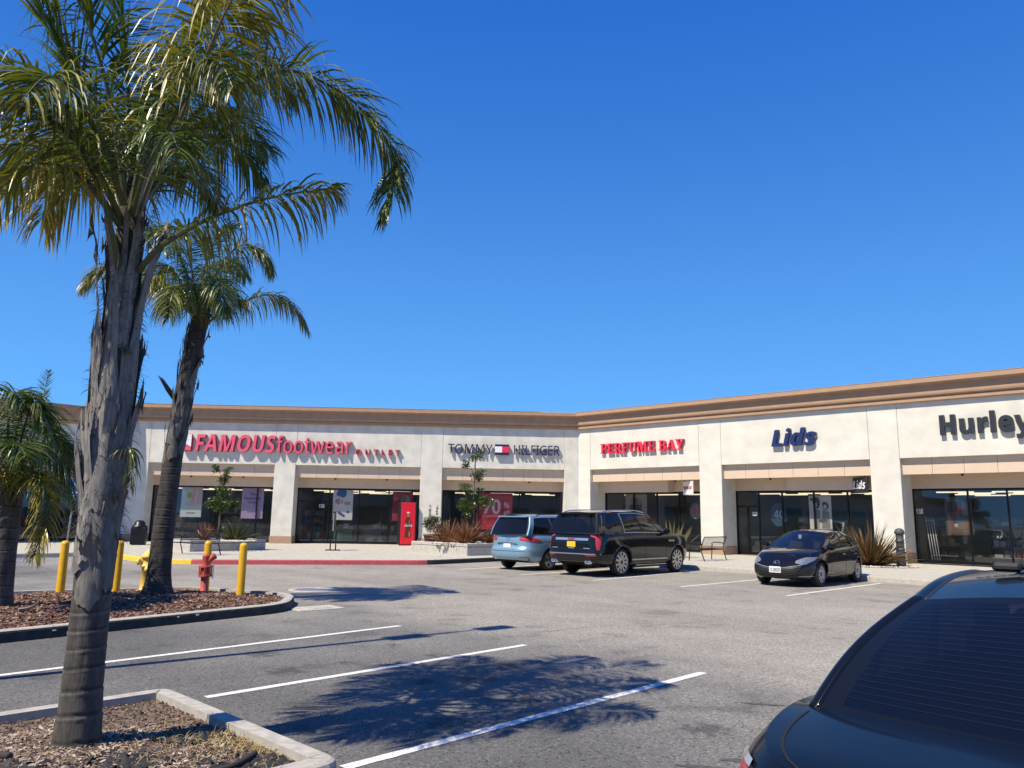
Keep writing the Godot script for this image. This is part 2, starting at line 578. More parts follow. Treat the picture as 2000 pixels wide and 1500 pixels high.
func make_ground() -> void:
	var st := tool()
	var g := 12
	for i in g:
		for j in g:
			var cs := []
			for q in [[i, j], [i + 1, j], [i + 1, j + 1], [i, j + 1]]:
				cs.append(Vector3(-300.0 + 600.0 * q[0] / g, 0, -300.0 + 600.0 * q[1] / g))
			for k in [0, 1, 2, 0, 2, 3]:
				var p: Vector3 = cs[k]
				st.set_uv(Vector2(p.x, p.z) / 2.4)
				st.set_uv2(Vector2((p.x + 32.0) / 64.0, (p.z + 56.0) / 64.0))
				st.add_vertex(p)
	var ground := structure("ground", st, asphalt(), "grey asphalt of the car park")
	var y := 0.004
	for s in [[-5.9, -7.2, -1.64, -12.09], [-2.72, -7.33, 0.23, -10.5], [-1.07, -5.43, 2.15, -8.84],
			[4.28, -19.74, 8.6, -24.0], [6.26, -17.84, 10.33, -21.92], [2.27, -21.33, 6.26, -25.95],
			[0.32, -22.89, 4.4, -27.3], [-1.58, -24.81, 2.5, -29.3], [8.2, -16.0, 12.2, -20.2], [10.2, -14.1, 14.2, -18.3]]:
		stripe(ground, Vector3(s[0], y, s[1]), Vector3(s[2], y, s[3]))
	for s in [[-18.5, -24.5, -15.8, -27.6], [-16.6, -23.3, -13.9, -26.3], [-17.4, -25.4, -14.8, -24.6], [-15.5, -27.2, -12.9, -26.6]]:
		stripe(ground, Vector3(s[0], y, s[1]), Vector3(s[2], y, s[3]), 0.10, M.blue_paint)

	# cracks that wander across the lane, and dried drips
	var cm := mat(Color(0.035, 0.033, 0.031), 0.95)
	for c in [[2.9, -6.6, 5.2, -10.2], [5.2, -10.2, 9.4, -12.6], [-3.2, -18.6, 3.6, -17.0], [0.4, -11.6, 3.2, -13.9], [-7.5, -19.8, -1.5, -21.6]]:
		var a := Vector3(c[0], 0.003, c[1]); var b := Vector3(c[2], 0.003, c[3])
		var n := int(a.distance_to(b) / 0.07)
		var off := 0.0; var sl := 0.0
		var lp := PackedVector3Array(); var rp := PackedVector3Array()
		var d := (b - a).normalized()
		var sd := Vector3(-d.z, 0, d.x)
		for i in n + 1:
			sl = clampf(sl + rng.randf_range(-0.02, 0.02), -0.035, 0.035)
			off = (off + sl) * 0.985
			var w := 0.0025 + 0.005 * absf(sin(i * 0.37) * sin(i * 0.11 + 1.0))
			lp.append(a.lerp(b, float(i) / n) + sd * (off + w)); rp.append(a.lerp(b, float(i) / n) + sd * (off - w))
		st = tool()
		grid(st, [lp, rp])
		put("crack", st, cm, ground)
	var sm := mottled(Color(0.075, 0.073, 0.07), 0.35, 0.8, 2.0, 43)
	for c in [[1.35, -5.55, 0.20, 0.05], [1.62, -5.72, 0.12, 0.05], [0.9, -4.45, 0.07, 0.05], [1.15, -4.9, 0.05, 0.03], [2.35, -7.4, 0.22, 0.035], [-0.6, -6.0, 0.06, 0.05]]:
		var poly0 := PackedVector2Array()
		for i in 18:
			var k := rng.randf_range(0.7, 1.15)
			var q := Vector2(cos(TAU * i / 18.0) * c[2] * k, sin(TAU * i / 18.0) * c[3] * k).rotated(0.25)
			poly0.append(Vector2(c[0], c[1]) + q)
		st = tool()
		flat_poly(st, poly0, 0.0035)
		put("oil_stain", st, sm, ground)

	# pavement in front of the shops
	var line := [Vector2(-30, -14.6), Vector2(-17.2, -26.8), Vector2(-15.0, -28.9), Vector2(-11.7, -25.5), Vector2(-10.0, -25.15), Vector2(-2.75, -26.84), Vector2(1.15, -31.35), Vector2(26.0, -7.3)]
	var edge := rounded(line, 0.55)
	var inner := offset_line(edge, -0.165)
	var poly := PackedVector2Array(inner)
	for p in [Vector2(32, -12), Vector2(18.0, -27.5), Vector2(3.2, -42.4), Vector2(-20.2, -41.5), Vector2(-34, -26)]:
		poly.append(p)
	st = tool()
	flat_poly(st, poly, 0.135)
	var walk := structure("pavement", st, M.kerb, "pale concrete pavement in front of the shops")
	# slabs with open joints between them
	var cell := 3.0
	for i in range(-12, 12):
		for j in range(-15, -1):
			var lo := Vector2(i, j) * cell + Vector2(0.4, 0.7)
			var c := PackedVector2Array([lo + Vector2(0.006, 0.006), lo + Vector2(cell - 0.006, 0.006), lo + Vector2(cell - 0.006, cell - 0.006), lo + Vector2(0.006, cell - 0.006)])
			for piece in Geometry2D.intersect_polygons(c, poly):
				if piece.size() < 3: continue
				var s2 := tool()
				var xf := Transform3D(Basis(Vector3(1, 0, 0), Vector3(0, 0, 1), Vector3(0, 1, 0)), Vector3(0, 0.137, 0))
				prism(s2, piece, 0.013, xf)
				put("slab", s2, M.concrete, walk)
	var parts := {"kerb": [], "yellow_kerb": [], "red_kerb": [], "dark_kerb": [], "grey_kerb": []}
	for p: Vector2 in edge:
		if p.x <= -14.9 and p.y < -14: parts.kerb.append(p)
		if p.x >= -15.1 and p.x <= -9.9 and p.y > -29.5: parts.yellow_kerb.append(p)
		if p.x >= -10.35 and p.x <= -2.7 and p.y > -27.6: parts.red_kerb.append(p)
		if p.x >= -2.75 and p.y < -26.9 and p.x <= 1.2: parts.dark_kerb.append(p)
		if p.x >= 1.1: parts.grey_kerb.append(p)
	while parts.yellow_kerb.size() and parts.yellow_kerb[-1].x >= -10.2: parts.yellow_kerb.pop_back()
	parts.yellow_kerb.append(parts.red_kerb[0])
	parts.kerb.append(parts.yellow_kerb[0])
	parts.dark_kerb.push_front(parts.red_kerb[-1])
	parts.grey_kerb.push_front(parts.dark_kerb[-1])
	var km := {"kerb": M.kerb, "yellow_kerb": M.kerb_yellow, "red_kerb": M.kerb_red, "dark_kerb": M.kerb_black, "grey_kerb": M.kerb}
	for k in parts:
		# lengths with an open joint every three metres or so
		var run: Array = parts[k]
		var dense := []
		for i in run.size() - 1:
			var a: Vector2 = run[i]; var b: Vector2 = run[i + 1]
			var n := maxi(1, int(a.distance_to(b) / 2.4))
			for q in n: dense.append(a.lerp(b, float(q) / n))
		dense.append(run[-1])
		var bit := [dense[0]]
		var long := 0.0
		for i in range(1, dense.size()):
			long += (dense[i] as Vector2).distance_to(dense[i - 1])
			bit.append(dense[i])
			if long > 2.2 or i == dense.size() - 1:
				put(k, kerb_mesh(bit, -1.0), km[k], walk)
				bit = [dense[i] + ((dense[mini(i + 1, dense.size() - 1)] as Vector2) - (dense[i] as Vector2)).normalized() * 0.008]
				long = 0.0

	# islands: kerbed beds
	island("planting_island", "near kerbed planting bed with bare soil under the tall palm", rounded([Vector2(-8.8, -0.9), Vector2(-2.95, -7.06), Vector2(-0.98, -5.12), Vector2(-6.8, 1.0)], 0.185, 5), M.soil, 0.07)
	island("planting_island", "far kerbed planting bed covered with red bark mulch", rounded([Vector2(-18, -6), Vector2(-9.2, -14.9), Vector2(-6.4, -16.3), Vector2(-4.05, -15.2), Vector2(-3.72, -13.5), Vector2(-6.30, -10.0), Vector2(-12.5, -1.6)], 0.6), M.mulch, 0.12)

	for c in [["manhole_cover", "round iron manhole cover with pale concrete collar in the asphalt", Vector3(-4.33, 0, -17.48), 0.52]]:
		var t := thing(c[0], c[1], "manhole", at(c[2]))
		var s2 := tool(true)
		lathe(s2, [Vector2(c[3], 0.0), Vector2(c[3] - 0.01, 0.010), Vector2(0.33, 0.012), Vector2(0.33, 0.002)], 36)
		put("collar", s2, M.kerb, t)
		s2 = tool()
		lathe(s2, [Vector2(0.32, 0.0), Vector2(0.315, 0.010), Vector2(0.27, 0.010), Vector2(0.265, 0.006), Vector2(0.0, 0.006)], 36)
		for k in 9:
			box(s2, Vector3(-0.2 + k * 0.05, 0.008, 0), Vector3(0.02, 0.006, 0.36), 0.002)
		put("lid", s2, M.galv, t)
	var t2 := thing("gutter_slab", "pale concrete slab set flush beside the mulch bed tip", "slab", at(Vector3(-3.42, 0, -14.1), 0.7))
	var s3 := tool()
	box(s3, Vector3(0, 0.004, 0), Vector3(0.85, 0.02, 0.55), 0.008)
	put("slab", s3, M.concrete, t2)
	s3 = tool()
	box(s3, Vector3(0.05, 0.016, 0.02), Vector3(0.4, 0.008, 0.3), 0.003)
	put("lid", s3, M.kerb, t2)

func island(called: String, label: String, pts: Array, m: Material, rise: float) -> void:
	# kerb all round the seen part, bed slightly mounded inside it
	var o := structure(called, bed_mesh(pts, rise), m, label)
	var dense := []
	for i in pts.size() - 1:
		var a: Vector2 = pts[i]; var b: Vector2 = pts[i + 1]
		var n := maxi(1, int(a.distance_to(b) / 1.6))
		for q in n: dense.append(a.lerp(b, float(q) / n))
	dense.append(pts[-1])
	var bit := [dense[0]]
	var long := 0.0
	for i in range(1, dense.size()):
		long += (dense[i] as Vector2).distance_to(dense[i - 1])
		bit.append(dense[i])
		if long > 2.9 or i == dense.size() - 1:
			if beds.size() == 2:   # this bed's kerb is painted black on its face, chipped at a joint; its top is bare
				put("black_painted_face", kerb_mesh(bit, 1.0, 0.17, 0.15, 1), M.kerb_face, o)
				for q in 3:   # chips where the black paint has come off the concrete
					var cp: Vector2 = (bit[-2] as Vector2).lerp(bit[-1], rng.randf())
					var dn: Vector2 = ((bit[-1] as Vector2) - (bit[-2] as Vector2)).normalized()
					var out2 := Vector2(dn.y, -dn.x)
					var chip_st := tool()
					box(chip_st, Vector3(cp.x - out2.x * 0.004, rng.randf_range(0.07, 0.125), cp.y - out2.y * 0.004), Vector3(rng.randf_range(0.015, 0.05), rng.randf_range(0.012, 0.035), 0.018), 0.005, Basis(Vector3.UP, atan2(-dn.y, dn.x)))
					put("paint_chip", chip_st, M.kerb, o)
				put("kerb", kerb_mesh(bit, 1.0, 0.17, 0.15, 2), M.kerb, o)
			else:
				put("kerb", kerb_mesh(bit, 1.0, 0.17), M.kerb, o)
			bit = [dense[i] + ((dense[mini(i + 1, dense.size() - 1)] as Vector2) - (dense[i] as Vector2)).normalized() * 0.006]
			long = 0.0

var beds := []

func bed_height(k: int, p: Vector2) -> float:
	var b = beds[k]
	var d := 1e9
	var poly: PackedVector2Array = b.poly
	for i in poly.size() - 1:
		d = minf(d, p.distance_to(Geometry2D.get_closest_point_to_segment(p, poly[i], poly[i + 1])))
	var n: FastNoiseLite = b.noise
	return 0.085 + b.rise * smoothstep(0.0, 1.3, d) * 0.8 + n.get_noise_2d(p.x, p.y) * 0.035 * smoothstep(0.0, 0.3, d)

func bed_mesh(pts: Array, rise: float) -> SurfaceTool:
	var poly := PackedVector2Array(offset_line(pts, 0.165))
	var n := FastNoiseLite.new()
	n.seed = beds.size() + 40
	n.frequency = 1.4
	n.fractal_octaves = 4
	beds.append({"poly": poly, "rise": rise, "noise": n})
	var k := beds.size() - 1
	var st := tool(true)
	var lo := Vector2(1e9, 1e9); var hi := -lo
	for p in poly:
		lo = lo.min(p); hi = hi.max(p)
	var c := 0.16
	var hs := {}
	for i in int((hi.x - lo.x) / c) + 1:
		for j in int((hi.y - lo.y) / c) + 1:
			var q := lo + Vector2(i, j) * c
			var sq := PackedVector2Array([q, q + Vector2(c, 0), q + Vector2(c, c), q + Vector2(0, c)])
			for piece in Geometry2D.intersect_polygons(sq, poly):
				var idx := Geometry2D.triangulate_polygon(piece)
				for id in idx:
					var p := piece[id]
					if not hs.has(p): hs[p] = bed_height(k, p)
					st.add_vertex(Vector3(p.x, hs[p], p.y))
	return st

# ---------------------------------------------------------------- buildings
const HEAD := 3.97
const PANEL := 3.35
const GLASS := 2.85
var DEEP := 0.9

func cornice(parent: Node, x0: float, x1: float, m0: float, m1: float, dh: float) -> void:
	# profile: (projection, height), swept along the wall; m0, m1 cut the ends to a mitre
	var prof := [[0.0, 6.08], [0.14, 6.08], [0.16, 6.10], [0.16, 6.22], [0.13, 6.235], [0.13, 6.25], [0.20, 6.27], [0.235, 6.30], [0.25, 6.36], [0.25, 6.70], [0.28, 6.73], [0.47, 6.735], [0.48, 6.75], [0.48, 6.91], [0.47, 6.925], [-0.25, 6.925]]
	var st := tool()
	var rows := []
	var n := maxi(2, int((x1 - x0) / 3.0))
	for p in prof:
		var row := PackedVector3Array()
		for i in n + 1:
			row.append(Vector3(lerpf(x0 + m0 * p[0], x1 + m1 * p[0], float(i) / n), p[1] + dh, p[0]))
		rows.append(row)
	grid(st, rows)
	put("cornice", st, M.tan, parent)
	st = tool()
	for i in int((x1 - x0) / 3.0):   # sheet metal coping over the top edge, in lengths
		box(st, Vector3(x0 + 1.6 + i * 3.0, 6.935 + dh, 0.12), Vector3(2.985, 0.02, 0.74), 0.004)
	put("coping", st, M.tan, parent)

func storefront(parent: Node, x0: float, x1: float, cuts: Array, door: int, z: float, top := GLASS) -> void:
	var o := Node3D.new()
	o.name = "storefront"
	parent.add_child(o, true)
	var xs := [x0]
	for c in cuts: xs.append(lerpf(x0, x1, c))
	xs.append(x1)
	var f := 0.055
	for x in xs:
		var st := tool()
		box(st, Vector3(clampf(x, x0 + f / 2, x1 - f / 2), top / 2, z), Vector3(f, top, 0.11), 0.004)
		put("mullion", st, M.frame, o)
	for i in xs.size() - 1:
		var a: float = xs[i] + f / 2
		var b: float = xs[i + 1] - f / 2
		if i == 0: a += f / 2
		if i == xs.size() - 2: b -= f / 2
		var sill := 0.13
		for bar in [[0.0, sill], [top - 0.07, top]]:
			var st := tool()
			box(st, Vector3((a + b) / 2, (bar[0] + bar[1]) / 2, z), Vector3(b - a, bar[1] - bar[0], 0.10), 0.004)
			put("rail", st, M.frame, o)
		var split := [sill, top - 0.07]
		if i == door:
			split = [sill, 2.12, top - 0.07]
			var st := tool()
			box(st, Vector3((a + b) / 2, 2.15, z), Vector3(b - a, 0.06, 0.09), 0.004)
			put("rail", st, M.frame, o)
			split = [sill, 2.12, 2.18, top - 0.07]
			st = tool()
			box(st, Vector3((a + b) / 2, 1.12, z), Vector3(0.09, 1.98, 0.07), 0.004)
			for s: float in [-0.09, 0.09]:
				tube(st, [Vector3((a + b) / 2 + s, 0.85, z + 0.03), Vector3((a + b) / 2 + s, 0.87, z + 0.09), Vector3((a + b) / 2 + s, 1.25, z + 0.09), Vector3((a + b) / 2 + s, 1.27, z + 0.03)], 0.013, 6)
			put("door_stile", st, M.frame, o)
		for k in range(0, split.size() - 1, 2 if split.size() == 4 else 1):
			var st := tool()
			box(st, Vector3((a + b) / 2, (split[k] + split[k + 1]) / 2, z), Vector3(b - a, split[k + 1] - split[k], 0.008))
			put("pane", st, M.pane, o)

func bay(parent: Node, x0: float, x1: float, spec := {}) -> void:
	var st: SurfaceTool
	var n := 6
	for i in n:
		st = tool()
		var w := (x1 - x0) / n
		box(st, Vector3(x0 + w * (i + 0.5), (PANEL + HEAD) / 2, -0.26), Vector3(w - 0.009, HEAD - PANEL, 0.12), 0.004)
		put("header_panel", st, M.beige, parent)
	st = tool()
	bx(st, Vector3(x0, PANEL + 0.05, -DEEP - 0.1), Vector3(x1, PANEL + 0.12, -0.33))
	put("soffit", st, M.beige, parent)
	for k in 2:   # small recessed downlights and their housings hang under the soffit
		st = tool(true)
		lathe(st, [Vector2(0.055, PANEL + 0.055), Vector2(0.05, PANEL), Vector2(0.035, PANEL - 0.06), Vector2(0.0, PANEL - 0.06)], 10, Vector3(lerpf(x0, x1, 0.3 + 0.42 * k), 0, -0.8))
		put("downlight", st, M.black_metal, parent)
	var z0: float = spec.get("z", -DEEP)
	st = tool()
	bx(st, Vector3(x0, GLASS, z0 - 0.08), Vector3(x1, PANEL + 0.06, z0 + 0.06))
	put("wall_above_glass", st, M.beige, parent)
	storefront(parent, x0, x1, spec.get("cuts", [0.25, 0.5, 0.75]), spec.get("door", -1), z0)
	if spec.has("bulkhead"):
		var b = spec.bulkhead
		st = tool()
		bx(st, Vector3(lerpf(x0, x1, b[0]), GLASS - 0.02, z0 + 0.07), Vector3(lerpf(x0, x1, b[1]), PANEL + 0.04, z0 + 0.62), 0.01)
		put("bulkhead", st, M.beige, parent)
	# the room behind the glass
	st = tool()
	var zb := -9.5
	bx(st, Vector3(x0 - 0.5, 0.004, zb), Vector3(x1 + 0.5, 0.02, z0 + 0.05))
	put("shop_floor", st, M.interior_floor, parent)
	st = tool()
	bx(st, Vector3(x0 - 0.52, 0.0, zb - 0.1), Vector3(x1 + 0.52, 3.3, zb))
	bx(st, Vector3(x0 - 0.52, 3.2, zb), Vector3(x1 + 0.52, 3.3, z0 - 0.09))
	bx(st, Vector3(x0 - 0.55, 0.0, zb), Vector3(x0 - 0.42, 3.2, z0 - 0.09))
	bx(st, Vector3(x1 + 0.42, 0.0, zb), Vector3(x1 + 0.55, 3.2, z0 - 0.09))
	put("shop_room", st, spec.get("room", M.interior), parent)
	var rows: int = spec.get("lights", 3)
	for r in rows:
		for k in 3:
			st = tool()
			box(st, Vector3(lerpf(x0, x1, 0.2 + 0.3 * k + 0.07 * (r % 2)), 2.74, z0 - 0.9 - r * 1.4), Vector3(1.3, 0.05, 0.13), 0.01)
			put("ceiling_light", st, M.strip, parent)
	if rows:
		var l := AreaLight3D.new()
		l.name = "shop_light"
		l.area_size = Vector2(x1 - x0 - 1.5, 3.0)
		l.light_energy = 0.06
		l.light_color = Color(1.0, 0.93, 0.78)
		l.shadow_enabled = true
		l.area_range = 14.0
		parent.add_child(l, true)
		l.position = Vector3((x0 + x1) / 2, 3.08, -5.0)
		l.rotation_degrees = Vector3(-90, 0, 0)

func wing(called: String, label: String, xf: Transform3D, openings: Array, x0: float, x1: float, dh: float, m0: float, m1: float, specs := {}) -> Node3D:
	var o := thing(called, label, "building", xf, "shop wings")
	var st: SurfaceTool
	var solid := []
	var last := x0
	for p in openings:
		solid.append([last, p[0]])
		last = p[1]
	solid.append([last, x1])
	for s in solid:
		if s[1] - s[0] < 0.05: continue
		st = tool()
		bx(st, Vector3(s[0], 0, -DEEP - 0.05), Vector3(s[1], 6.1 + dh, 0), 0.012)
		put("pier", st, M.stucco, o)
		st = tool()
		bx(st, Vector3(s[0] - 0.035, -0.01, -DEEP + 0.12), Vector3(s[1] + 0.035, 0.37, 0.035), 0.012)
		put("plinth", st, M.plinth, o)
	for i in openings.size():
		var p = openings[i]
		st = tool()   # wall over the opening, set a hair behind the piers so that the joint beside it reads
		bx(st, Vector3(p[0] + 0.009, HEAD, -0.32), Vector3(p[1] - 0.009, 6.1 + dh, -0.004), 0.008)
		put("fascia_panel", st, M.stucco, o)
		st = tool()
		bx(st, Vector3(p[0] - 0.01, HEAD + 0.01, -0.5), Vector3(p[1] + 0.01, 6.1 + dh, -0.325))
		put("backing_wall", st, M.taupe, o)
		bay(o, p[0], p[1], specs.get(i, {}))
	cornice(o, x0, x1, m0, m1, dh)
	st = tool()
	bx(st, Vector3(x0, 6.0 + dh, -13.0), Vector3(x1, 6.09 + dh, -0.33))
	bx(st, Vector3(x0, 6.09 + dh, -0.55), Vector3(x1, 6.9 + dh, -0.26))
	put("roof", st, M.roof, o)
	st = tool()
	bx(st, Vector3(x0, 0, -13.2), Vector3(x1, 6.5 + dh, -13.0))
	bx(st, Vector3(x0, 0, -13.0), Vector3(x0 + 0.2, 6.0 + dh, -DEEP - 0.06))
	bx(st, Vector3(x1 - 0.2, 0, -13.0), Vector3(x1, 6.0 + dh, -DEEP - 0.06))
	put("outer_wall", st, M.stucco, o)
	return o

func make_buildings() -> void:
	var t := 0.417
	wing("shop_wing", "long white stucco shop wing with brown cornice facing the car park squarely", WL, [[-22.06, -15.68], [-14.62, -8.2], [-7.08, -0.72]], -23.15, 0.0, 0.0, 0.0, -t,
		{0: {"lights": 2, "cuts": [0.16, 0.5, 0.84]}, 1: {"lights": 4, "cuts": [0.26, 0.5, 0.74], "door": 0}, 2: {"lights": 2, "cuts": [0.10, 0.30, 0.64], "door": 1}})
	DEEP = 1.35
	wing("shop_wing", "sunlit white stucco shop wing running diagonally toward the right edge", WR, [[0.78, 7.05], [8.16, 14.56], [15.66, 22.06], [23.14, 29.5]], 0.0, 31.0, 0.0, t, 0.0,
		{0: {"lights": 1, "cuts": [0.28, 0.5, 0.7], "bulkhead": [0.0, 0.66]}, 1: {"lights": 2, "cuts": [0.17, 0.34, 0.56, 0.78], "door": 0, "bulkhead": [0.42, 1.0]}, 2: {"lights": 4, "cuts": [0.3, 0.5, 0.72], "door": 3}, 3: {"lights": 0}})
	wing("shop_wing", "shaded shop wing behind the small palm at the far left", WF, [[-22.2, -15.9], [-14.8, -8.4], [-7.3, -0.95]], -24.0, 0.0, -0.42, 0.0, 0.0,
		{2: {"lights": 0}, 1: {"lights": 0}, 0: {"lights": 0}})
	# the shops across the lot, which the windows and the car paint mirror
	var back := thing("opposite_building", "pale building across the car park behind the viewer", "building", at(Vector3(8, 0, 52), PI))
	var st := tool()
	bx(st, Vector3(-55, 0, -12), Vector3(55, 5.2, 0), 0.02)
	put("wall", st, M.stucco, back)
	st = tool()
	bx(st, Vector3(-55.3, 5.2, -12), Vector3(55.3, 6.2, 0.4), 0.02)
	put("cornice", st, M.tan, back)
	var side := thing("opposite_building", "long low building on the left side of the car park, out of view", "building", at(Vector3(-62, 0, 8), deg_to_rad(46.0)))
	st = tool()
	bx(st, Vector3(-55, 0, -12), Vector3(30, 5.2, 0), 0.02)
	put("wall", st, M.stucco, side)
	st = tool()
	bx(st, Vector3(-55.3, 5.2, -12), Vector3(30.3, 6.4, 0.4), 0.02)
	put("cornice", st, M.tan, side)
	for i in 10:
		st = tool()
		box(st, Vector3(-50 + i * 8, 1.6, 0.03), Vector3(6.0, 3.2, 0.1), 0.01)
		put("window", st, M.tint, side)
	for i in 13:
		st = tool()
		box(st, Vector3(-48 + i * 8, 1.6, 0.03), Vector3(5.6, 3.0, 0.1), 0.01)
		put("window", st, M.tint, back)

# ---------------------------------------------------------------- signs
func font(bold: bool, serif := false, embolden := 0.0) -> Font:
	var f := SystemFont.new()
	f.font_names = PackedStringArray(["Droid Serif" if serif else "Droid Sans"])
	f.font_weight = 700 if bold else 400
	if embolden != 0.0:
		var v := FontVariation.new()
		v.base_font = f
		v.variation_embolden = embolden
		return v
	return f

# letters set one by one between x0 and x1 on a wall; cap height given; each letter is a part
func lettering(parent: Node, text: String, f: Font, x0: float, x1: float, y: float, cap: float, z: float, depth: float, m: Material, called := "letter", slant := 0.0, face: Material = null, face_font: Font = null) -> void:
	var fs := 64
	var adv := []
	var total := 0.0
	for ch in text:
		adv.append(total)
		total += f.get_string_size(ch, HORIZONTAL_ALIGNMENT_LEFT, -1, fs).x
	var sy := cap / (0.714 * fs)
	var sx := (x1 - x0) / total
	for i in text.length():
		if text[i] == " ": continue
		for pass_ in (2 if face else 1):
			var tm := TextMesh.new()
			tm.text = text[i]
			tm.font = f if pass_ == 0 else face_font
			tm.font_size = fs
			tm.pixel_size = 1.0
			tm.depth = 1.0
			tm.curve_step = 2.0
			tm.horizontal_alignment = HORIZONTAL_ALIGNMENT_LEFT
			tm.vertical_alignment = VERTICAL_ALIGNMENT_BOTTOM
			var o := MeshInstance3D.new()
			o.name = called if pass_ == 0 else "letter_face"
			o.mesh = tm
			o.material_override = m if pass_ == 0 else face
			parent.add_child(o, true)
			var lo := tm.get_aabb()
			# bottom alignment leaves the descender below: put the baseline at y
			var desc := tm.font.get_descent(fs)
			var d := depth if pass_ == 0 else 0.012
			o.transform = Transform3D(Basis(Vector3(sx, 0, 0), Vector3(slant * sy, sy, 0), Vector3(0, 0, d)), Vector3(x0 + adv[i] * sx, y - desc * sy, z + d / 2 if pass_ == 0 else z + depth + 0.001))

func make_signs() -> void:
	var t: Node3D
	var pink := mat(Color(0.75, 0.11, 0.17), 0.35)
	var maroon := mat(Color(0.36, 0.022, 0.055), 0.4)
	var navy := mat(Color(0.012, 0.016, 0.075), 0.4)
	var charcoal := mat(Color(0.022, 0.025, 0.032), 0.45)
	var blue := mat(Color(0.012, 0.024, 0.12), 0.4)
	var crimson := mat(Color(0.72, 0.03, 0.075), 0.4)
	t = thing("store_sign", "long pink and dark red store lettering over the two left shop bays", "sign", WL * at(Vector3(0, 0, 0.0)))
	lettering(t, "FAMOUS", font(true, false, 0.2), -19.86, -15.72, 4.57, 0.84, 0.012, 0.20, maroon, "letter", 0.12, pink, font(true))
	lettering(t, "footwear", font(false, false, 0.3), -15.62, -11.75, 4.57, 0.80, 0.012, 0.20, maroon, "letter", 0.0, pink, font(false))
	lettering(t, "O U T L E T", font(false, false, 0.3), -11.60, -9.30, 4.53, 0.30, 0.012, 0.16, maroon, "letter", 0.0, pink, font(false))
	var st := tool()
	box(st, Vector3(-20.12, 5.0, 0.11), Vector3(0.46, 0.88, 0.20), 0.05)
	put("logo_box", st, maroon, t)
	st = tool()
	var wave := PackedVector2Array([Vector2(-20.32, 5.42)])
	for i in 9: wave.append(Vector2(-20.32 + 0.05 * i, 4.83 + 0.07 * sin(i * 0.5)))
	wave.append(Vector2(-19.92, 5.42))
	prism(st, wave, 0.012, Transform3D(Basis(), Vector3(0, 0, 0.211)))
	put("logo_upper", st, M.white, t)
	st = tool()
	var low := PackedVector2Array([Vector2(-20.32, 4.60)])
	low.append(Vector2(-19.92, 4.60))
	for i in 9: low.append(Vector2(-19.92 - 0.05 * i, 4.79 + 0.07 * sin((8 - i) * 0.5)))
	prism(st, low, 0.012, Transform3D(Basis(), Vector3(0, 0, 0.211)))
	put("logo_lower", st, pink, t)

	t = thing("store_sign", "thin navy store lettering with a small flag emblem on white wall", "sign", WL)
	lettering(t, "TOMMY", font(false), -6.82, -4.50, 4.70, 0.50, 0.06, 0.11, navy)
	lettering(t, "HILFIGER", font(false), -3.43, -0.98, 4.70, 0.50, 0.06, 0.11, navy)
	st = tool()
	bx(st, Vector3(-4.37, 4.68, 0.012), Vector3(-3.64, 5.22, 0.20), 0.004)
	put("emblem_board", st, navy, t)
	st = tool()
	bx(st, Vector3(-4.37, 4.80, 0.20), Vector3(-4.005, 5.11, 0.208))
	put("emblem_white", st, M.white, t)
	st = tool()
	bx(st, Vector3(-4.005, 4.80, 0.20), Vector3(-3.64, 5.11, 0.208))
	put("emblem_red", st, crimson, t)

	t = thing("store_sign", "bright red serif store lettering nearest the inner corner", "sign", WR)
	lettering(t, "PERFUME BAY", font(true, true), 1.52, 6.34, 4.75, 0.49, 0.012, 0.14, crimson)
	t = thing("store_sign", "short slanted dark blue store lettering on sunlit wall", "sign", WR)
	lettering(t, "Lids", font(true, false, 0.2), 10.46, 12.40, 4.66, 0.68, 0.012, 0.16, blue, "letter", 0.25)
	t = thing("store_sign", "large charcoal store lettering cut by the right edge", "sign", WR)
	lettering(t, "Hurley", font(true, false, 0.5), 17.08, 20.05, 4.76, 0.71, 0.012, 0.14, charcoal)

	# small signs that hang across the walkway
	for s in [["hanging_sign", "white hanging sign with small dark red serif words under the soffit", WR, 6.15, M.white, "PERFUME BAY", maroon, true], ["hanging_sign", "black hanging sign with white slanted word under the soffit", WR, 13.92, charcoal, "Lids", M.white, false]]:
		var b := Basis(Vector3.UP, deg_to_rad(-38.0))
		t = thing(s[0], s[1], "sign", (s[2] as Transform3D) * Transform3D(b, Vector3(s[3], 0, -0.52)))
		st = tool()
		box(st, Vector3(0, 2.98, 0), Vector3(1.15, 0.62, 0.06), 0.008)
		put("board", st, s[4], t)
		lettering(t, s[5], font(true, s[7]), -0.5 if s[7] else -0.42, 0.5 if s[7] else 0.42, 2.92 if s[7] else 2.84, 0.14 if s[7] else 0.32, 0.031, 0.008, s[6], "letter", 0.0 if s[7] else 0.2)
		for x: float in [-0.42, 0.42]:
			st = tool()
			box(st, Vector3(x, 3.34, 0), Vector3(0.02, 0.12, 0.02))
			put("hanger", st, M.black_metal, t)

# ---------------------------------------------------------------- behind the shop windows
func rect(x0: float, y0: float, x1: float, y1: float) -> PackedVector2Array:
	return PackedVector2Array([Vector2(x0, y0), Vector2(x1, y0), Vector2(x1, y1), Vector2(x0, y1)])

func blob(cx: float, cy: float, rx: float, ry: float, n := 14, wob := 0.15) -> PackedVector2Array:
	var o := PackedVector2Array()
	for i in n:
		var k := 1.0 + rng.randf_range(-wob, wob)
		o.append(Vector2(cx + rx * k * cos(TAU * i / n), cy + ry * k * sin(TAU * i / n)))
	return o

